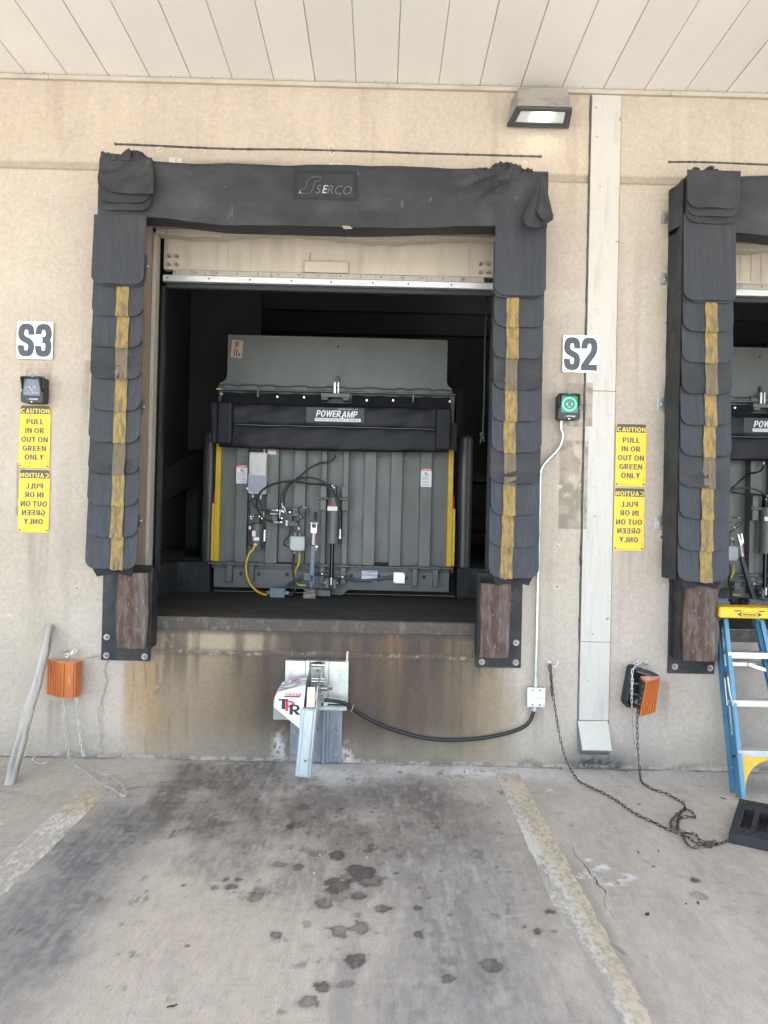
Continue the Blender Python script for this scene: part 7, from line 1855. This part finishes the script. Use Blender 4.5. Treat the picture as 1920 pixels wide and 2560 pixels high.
# ================================================================== leaning plank
pb_, pt_ = g4(88, 1745, 0.0), c4(515, 92, -.035)
m = MB(); rs = random.Random(12); n_ = 46; ax = (pt_ - pb_); L_ = ax.length; ax.normalize()
nx_ = Vector((1, 0, 0)); nx_ = (nx_ - ax * nx_.dot(ax)).normalized(); ny_ = ax.cross(nx_)
if ny_.y > 0: ny_ = -ny_
rows_ = []
for k in range(n_ + 1):
    s_ = k / n_; c_ = pb_ + ax * L_ * s_ + nx_ * (.010 * math.sin(s_ * 3.1) + .003 * math.sin(s_ * 11))
    wl_, wr_ = .031 + .003 * math.sin(s_ * 17) + rs.uniform(-.0015, .0015), .030 + .003 * math.sin(s_ * 23 + 1) + rs.uniform(-.0015, .0015)
    if s_ > .93: wl_ -= .012 * (s_ - .93) / .07
    if .30 < s_ < .36: wr_ -= .006
    th = .019; o = []
    for a, b in ((-wl_ * .97, .8 * th), (-wl_ * .4, th * 1.05 + rs.uniform(-.001, .001)), (wr_ * .2, th * 1.02), (wr_ * .8, th * .95), (wr_, th * .45), (wr_ * .98, -th), (-wl_ * .96, -th), (-wl_, 0)): o.append(c_ + nx_ * a + ny_ * b)
    if k == 0:
        for q_ in o: q_ += ax * ((.0 - q_.z) / ax.z + .002)
    rows_.append(o)
c8 = 8; m.add([p for r in rows_ for p in r], [(k * c8 + i, k * c8 + (i + 1) % c8, (k + 1) * c8 + (i + 1) % c8, (k + 1) * c8 + i) for k in range(n_) for i in range(c8)], False)
m.add(rows_[0], [tuple(range(8))]); m.add(rows_[-1], [tuple(range(8))])
for s0, s1 in ((.36, .44), (.40, .46), (.33, .40)):
    a = pb_ + ax * L_ * s1 + nx_ * (.030) + ny_ * .01; b = pb_ + ax * L_ * s0 + nx_ * (.036 + .004 * s0 * 5) + ny_ * .012; m.tube([a, a.lerp(b, .5) + nx_ * .002, b], [.003, .002, .0008], 4)
pk = m.build('plank', M_wood, fixn=True)
Mp = Matrix((( nx_.x, ny_.x, ax.x, pb_.x), (nx_.y, ny_.y, ax.y, pb_.y), (nx_.z, ny_.z, ax.z, pb_.z), (0, 0, 0, 1)))
pk.data.transform(Mp.inverted()); pk.matrix_world = Mp; tag(pk, 'weathered grey plank leaning against the wall at far left', 'plank')

# ================================================================== step ladder
LD = thing('step_ladder', 'folded blue fibreglass step ladder with a yellow top leaning at the right edge', 'step ladder', (2.4, -.3, 0))
zr_ = 1.045
def fr_pt(x, z, dy=0): return Vector((x, -.537 + z / zr_ * .405 + dy, z))
def rail(x0_, x1_, sgn, mt, dep, nm, y0_=0.0, z0_=.0):
    a, b = fr_pt(x0_, z0_, y0_), fr_pt(x1_, zr_, y0_); d = (b - a).normalized(); back = Vector((0, 1, 0)); back = (back - d * back.dot(d)).normalized(); side = d.cross(back)
    if side.x * sgn < 0: side = -side       # points inward
    m = MB()
    def plate(o0, o1, w0, w1):
        vs_ = [p + side * i + back * j for p in (a, b) for i in (o0, o1) for j in (w0, w1)]
        m.add(vs_, [(0, 1, 3, 2), (4, 6, 7, 5), (0, 4, 5, 1), (2, 3, 7, 6), (0, 2, 6, 4), (1, 5, 7, 3)])
    plate(0, .004, 0, dep); r_ = m.build(nm, mt, LD, bevel=.001)
    m = MB(); plate(.0045, .030, 0, .004); plate(.0045, .030, dep - .004, dep); m.build('rail_flange', M_bluelt if nm == 'front_rail' else mt, r_, bevel=.001)
    m = MB(); f = a + d * .0
    vs_ = [a + side * i + back * j + d * k - Vector((0, 0, 0)) for k in (-.004, .010) for i in (-.004, .034) for j in (-.005, dep + .004)]
    for v_ in vs_: v_.z = max(v_.z, .001)
    m.add(vs_, [(0, 1, 3, 2), (4, 6, 7, 5), (0, 4, 5, 1), (2, 3, 7, 6), (0, 2, 6, 4), (1, 5, 7, 3)]); m.build('foot', M_yelpaint, r_)
    return r_, side, back, d
lr, sd, bk_, dd = rail(2.222, 2.282, 1, M_blue, .070, 'front_rail')
rail(2.612, 2.552, -1, M_blue, .070, 'front_rail')
rail(2.214, 2.270, 1, M_blue, .045, 'rear_rail', .085)
rail(2.62, 2.564, -1, M_blue, .045, 'rear_rail', .085)
for z in (.26, .543, .827):
    xl = 2.222 + (.060) * z / zr_ + .006; xr = 2.612 - .06 * z / zr_ - .006; p = fr_pt(0, z)
    m = MB(); m.box(xl, xr, p.y - .002, p.y + .001, z - .027, z + .012).box(xl, xr, p.y + .0012, p.y + .072, z + .008, z + .012); stp = m.build('step', M_alu, LD, bevel=.002)
    m = MB()
    for x in (xl + .03, xr - .03): m.cyl((x, p.y - .005, z - .008), (x, p.y - .0022, z - .008), .005, n=10)
    m.cyl((xl + .003, p.y - .006, z - .004), (xl + .003, p.y - .002, z - .004), .006, n=10); m.build('step_rivet', M_zinc, stp)
p = fr_pt(0, .745, .14); m = MB(); m.box(2.27, 2.57, p.y, p.y + .02, .728, .758); m.build('rear_brace', M_alu, LD, bevel=.003)
m = MB(); m.tube(spline([(2.285, p.y - .02, .76), (2.295, p.y - .03, .79), (2.32, p.y - .06, .805)], 5), .006, 6); m.bar((2.46, p.y - .01, .745), (2.56, p.y - .06, .715), .02, .004); m.build('spreader', M_zinc, LD)
lz = lambda x, y, Y: P(1680 + x * .29851, 1480 + y * .29835, Y)
yc2 = -.225; cl0 = lz(402, 180, yc2); zt_, zb_ = lz(600, 130, yc2).z, lz(600, 222, yc2).z
X_c = lz(650, 185, yc2).x; hw = X_c - cl0.x
m = MB(); m.box(cl0.x, X_c + hw, yc2, yc2 + .17, zb_, zt_); cap = m.build('top_cap', mat('yellow_ladder_cap', (0.78, 0.50, 0.012), 0.45, col2=(0.62, 0.40, 0.02), scale=6, var=.08, spots=(34, .70, (.1, .08, .03), .7)), LD, bevel=.008)
m = MB()
for sx in (-1, 1): m.box(X_c + sx * .075 - .020 + (-.005 if sx < 0 else .005), X_c + sx * .075 + .02, yc2 - .0016, yc2 - .0004, zt_ - .026, zt_ - .019)
lc = (zt_ + zb_) / 2 - .010
m.tube([(X_c + .056 * math.cos(a), yc2 - .0006, lc + .0135 * math.sin(a)) for a in np.linspace(0, 6.283, 41)[:-1]], .0011, 4, closed=True)
for sx in (-1, 1):
    m.prism([(X_c + sx * .082, yc2 - .0005, lc), (X_c + sx * .045, yc2 - .0005, lc + .017), (X_c + sx * .052, yc2 - .0005, lc + .010), (X_c + sx * .060, yc2 - .0005, lc), (X_c + sx * .052, yc2 - .0005, lc - .010), (X_c + sx * .045, yc2 - .0005, lc - .017)], (0, -.0006, 0))
bold(m, 'WERNER', (X_c, yc2 + .0002, lc), X1, Z1, .086, .0125); m.build('cap_lettering', M_ink, cap)
m = MB()
def onrail(z, f, o=.001): 
    a = fr_pt(2.222, 0); b = fr_pt(2.282, zr_); return a.lerp(b, z / zr_) + bk_ * f - sd * o
for z0_, z1_, f0_, f1_ in ((.76, 1.0, .020, .052), (.36, .56, .030, .048)):
    n_ = 14; rs = random.Random(int(z0_ * 100)); lft = [onrail(z0_ + (z1_ - z0_) * k / n_, f0_ + rs.uniform(0, .006)) for k in range(n_ + 1)]; rgt2 = [onrail(z0_ + (z1_ - z0_) * k / n_, f1_ - rs.uniform(0, .009)) for k in range(n_ + 1)]
    m.sheet([lft, rgt2], tuple(sd * .0008))
m.build('worn_sticker', mat('torn_label', (0.62, 0.66, 0.70), .7, col2=(.06, .10, .16), scale=26, lo=.52, hi=.6), lr)
m = MB(); c_ = onrail(.70, .03, .004); m.box(c_.x - .006, c_.x + .03, c_.y - .02, c_.y + .03, c_.z - .022, c_.z + .022); hkp = m.build('spreader_clip', M_greyd, LD, bevel=.002)
m = MB(); m.tube([onrail(.69, .05, .008), onrail(.53, .055, .006)], .0055, 8); m.tube(spline([onrail(.69, .005, .010), onrail(.60, .0, .008), onrail(.52, -.015, .004)], 4), .0055, 8); m.build('spreader_arm', M_galv, hkp)
m = MB(); x0_ = 2.222 + .06 * .24 / zr_ + .034; p0_, p1_ = fr_pt(x0_ - .02, .02), None
arc = [(x0_ - .028, .015)] + [(x0_ - .012 + .19 * (1 - math.cos(t)), .02 + .195 * math.sin(t)) for t in np.linspace(.15, 1.5, 10)] + [(x0_ + .19, .235), (x0_ - .006, .235)]
m.prism([tuple(fr_pt(x, z, .010)) for x, z in arc], tuple(bk_ * .03)); m.build('corner_brace', M_yelpaint, LD, bevel=.003)
m = MB(); c_ = onrail(.24, .03); m.cyl(tuple(c_), tuple(c_ - sd * .012), .010, n=10); m.build('rail_bolt', M_plastic, lr)

# ================================================================== black rubber chock on the ground
bk4 = lambda x, y, z: G(1800 + x * .07233, 1980 + y * .07233, z)
h_ = .055
A, B, C_ = bk4(670, 215, h_), bk4(300, 1400, h_), bk4(1659, 580, h_)
e2 = (B - A); e1 = (C_ - A); e1.normalize(); Lw = e2.length; e2.normalize()
e1 = (e1 - e2 * e1.dot(e2)).normalized(); Ll = .362
def cp3(u, v, z): q_ = A + e1 * u * Ll + e2 * v * Lw; return Vector((q_.x, q_.y, z))
RB = thing('rubber_chock', 'black rubber block with square pockets lying by the ladder foot', 'wheel chock', tuple(cp3(.5, .5, 0)), 'wheel chocks')
us = [0, .116, .254, .326, .464, .536, .674, .746, .884, 1.0]; vv = [0, .25, .80, 1.0]
m = MB()
def solid(u0, u1, v0, v1): m.prism([cp3(u0, v0, .002), cp3(u1, v0, .002), cp3(u1, v1, .002), cp3(u0, v1, .002)], (0, 0, h_ - .002))
top_v = {}
vs_, fs_ = [], []
def vid(u, v, z):
    k = (round(u, 4), round(v, 4), round(z, 4))
    if k not in top_v: top_v[k] = len(vs_); vs_.append(cp3(u, v, z))
    return top_v[k]
holes = [(1, 2), (3, 4), (5, 6), (7, 8)]
for i in range(9):
    for j in range(3):
        hole_ = any(i == a for a, b in holes) and j == 1
        u0, u1, v0, v1 = us[i], us[i + 1], vv[j], vv[j + 1]
        if not hole_: fs_.append((vid(u0, v0, h_), vid(u0, v1, h_), vid(u1, v1, h_), vid(u1, v0, h_)))
        else:
            zz0 = .008; k = [(u0, v0), (u0, v1), (u1, v1), (u1, v0)]
            fs_.append(tuple(vid(a, b, zz0) for a, b in k))
            for n_ in range(4): (a, b), (c_, d_) = k[n_], k[(n_ + 1) % 4]; fs_.append((vid(a, b, h_), vid(c_, d_, h_), vid(c_, d_, zz0), vid(a, b, zz0)))
for j in range(3):
    for u in (0, 1.0): fs_.append((vid(u, vv[j], h_), vid(u, vv[j + 1], h_), vid(u, vv[j + 1], .002), vid(u, vv[j], .002)))
for i in range(9):
    for v in (0, 1.0): fs_.append((vid(us[i], v, h_), vid(us[i + 1], v, h_), vid(us[i + 1], v, .002), vid(us[i], v, .002)))
fs_.append(tuple(vid(u, v, .002) for u, v in ((0, 0), (0, 1.0), (1.0, 1.0), (1.0, 0)))) if False else None
m.add(vs_, fs_); m.build('block', M_rubber, RB, bevel=.003)
m = MB()
for k in range(-3, 13):
    for v0, v1 in ((.02, .18), (.82, .98)):
        u0 = k * .115; p, q_ = (u0, v1), (u0 + .13, v0)
        if p[0] < .01 or q_[0] > .99: continue
        m.bar(cp3(p[0], p[1], h_ + .0004), cp3(q_[0], q_[1], h_ + .0004), .004, .0012, (0, 0, 1))
    for a, b in ((.012, .105), (.265, .318), (.475, .527), (.685, .737)):
        v0 = .2 + k * .085
        if .2 < v0 < .75 and k > 0: m.bar(cp3(a, v0 + .05, h_ + .0004), cp3(b, v0, h_ + .0004), .004, .0012, (0, 0, 1))
m.build('tread_groove', M_dark, RB)

# ================================================================== small litter
rs = random.Random(21)
def chip(px, py, L_, w_, mt, nm, lab_, grp, a=None):
    g = G(px, py); a = rs.uniform(0, 3.1) if a is None else a
    m = MB(); n_ = 7; top, bot = [], []
    for k in range(n_):
        s_ = k / (n_ - 1); hw_ = w_ / 2 * math.sin(math.pi * (.12 + .76 * s_)) * rs.uniform(.7, 1.2); x = (s_ - .5) * L_
        for sgn, lst in ((1, top), (-1, bot)):
            lst.append((g.x + x * math.cos(a) - sgn * hw_ * math.sin(a), g.y + x * math.sin(a) + sgn * hw_ * math.cos(a), .0075 + .004 * math.sin(s_ * 5) ** 2 * w_ / .01))
    m.sheet([top, bot], (0, 0, -.003)); tag(m.build(nm, mt), lab_, 'litter', grp)
for (px, py, L_, w_) in ((1618, 2290, .020, .014), (1745, 2262, .016, .012), (1715, 2263, .014, .006), (1596, 2134, .022, .006), (1646, 2131, .026, .005), (1808, 1999, .03, .010), (430, 2520, .035, .006), (1161, 1932, .014, .010)):
    chip(px, py, L_, w_, M_chip, 'dry_leaf_bit', 'dark dry leaf bit lying on the concrete', 'dark leaf bits on the apron')
for (px, py, L_, w_) in ((1800, 2069, .014, .011), (1662, 2196, .016, .008), (785, 2187, .012, .008), (800, 2141, .010, .006), (5, 2064, .014, .010), (917, 2147, .010, .006)):
    chip(px, py, L_, w_, M_chipw, 'pale_leaf_bit', 'small pale leaf bit lying on the concrete', 'pale leaf bits on the apron')
m = MB(); m.tube(spline([g4(330, 1500, .004), g4(345, 1470, .006), g4(365, 1458, .004)], 4), .0035, 4); m.tube(spline([g4(440, 1530, .004), g4(470, 1520, .006), g4(488, 1503, .004)], 4), .0028, 4); m.tube(spline([g4(215, 1462, .004), g4(240, 1450, .005), g4(268, 1450, .004)], 4), .0028, 4); m.tube(spline([g4(345, 1500, .004), g4(390, 1528, .004), g4(440, 1530, .004)], 4), .0012, 4)
tag(m.build('torn_strap', M_white), 'thin white torn strap lying at the wall foot by the plank', 'strap')
m = MB(); m.tube(spline([g5(745, 1045, .003), g5(800, 1048, .004), g5(870, 1055, .004), g5(920, 1062, .004), g5(925, 1072, .003)], 5), .0028, 4); tag(m.build('twig', M_chip), 'thin dark twig on the ground below the downspout', 'twig')
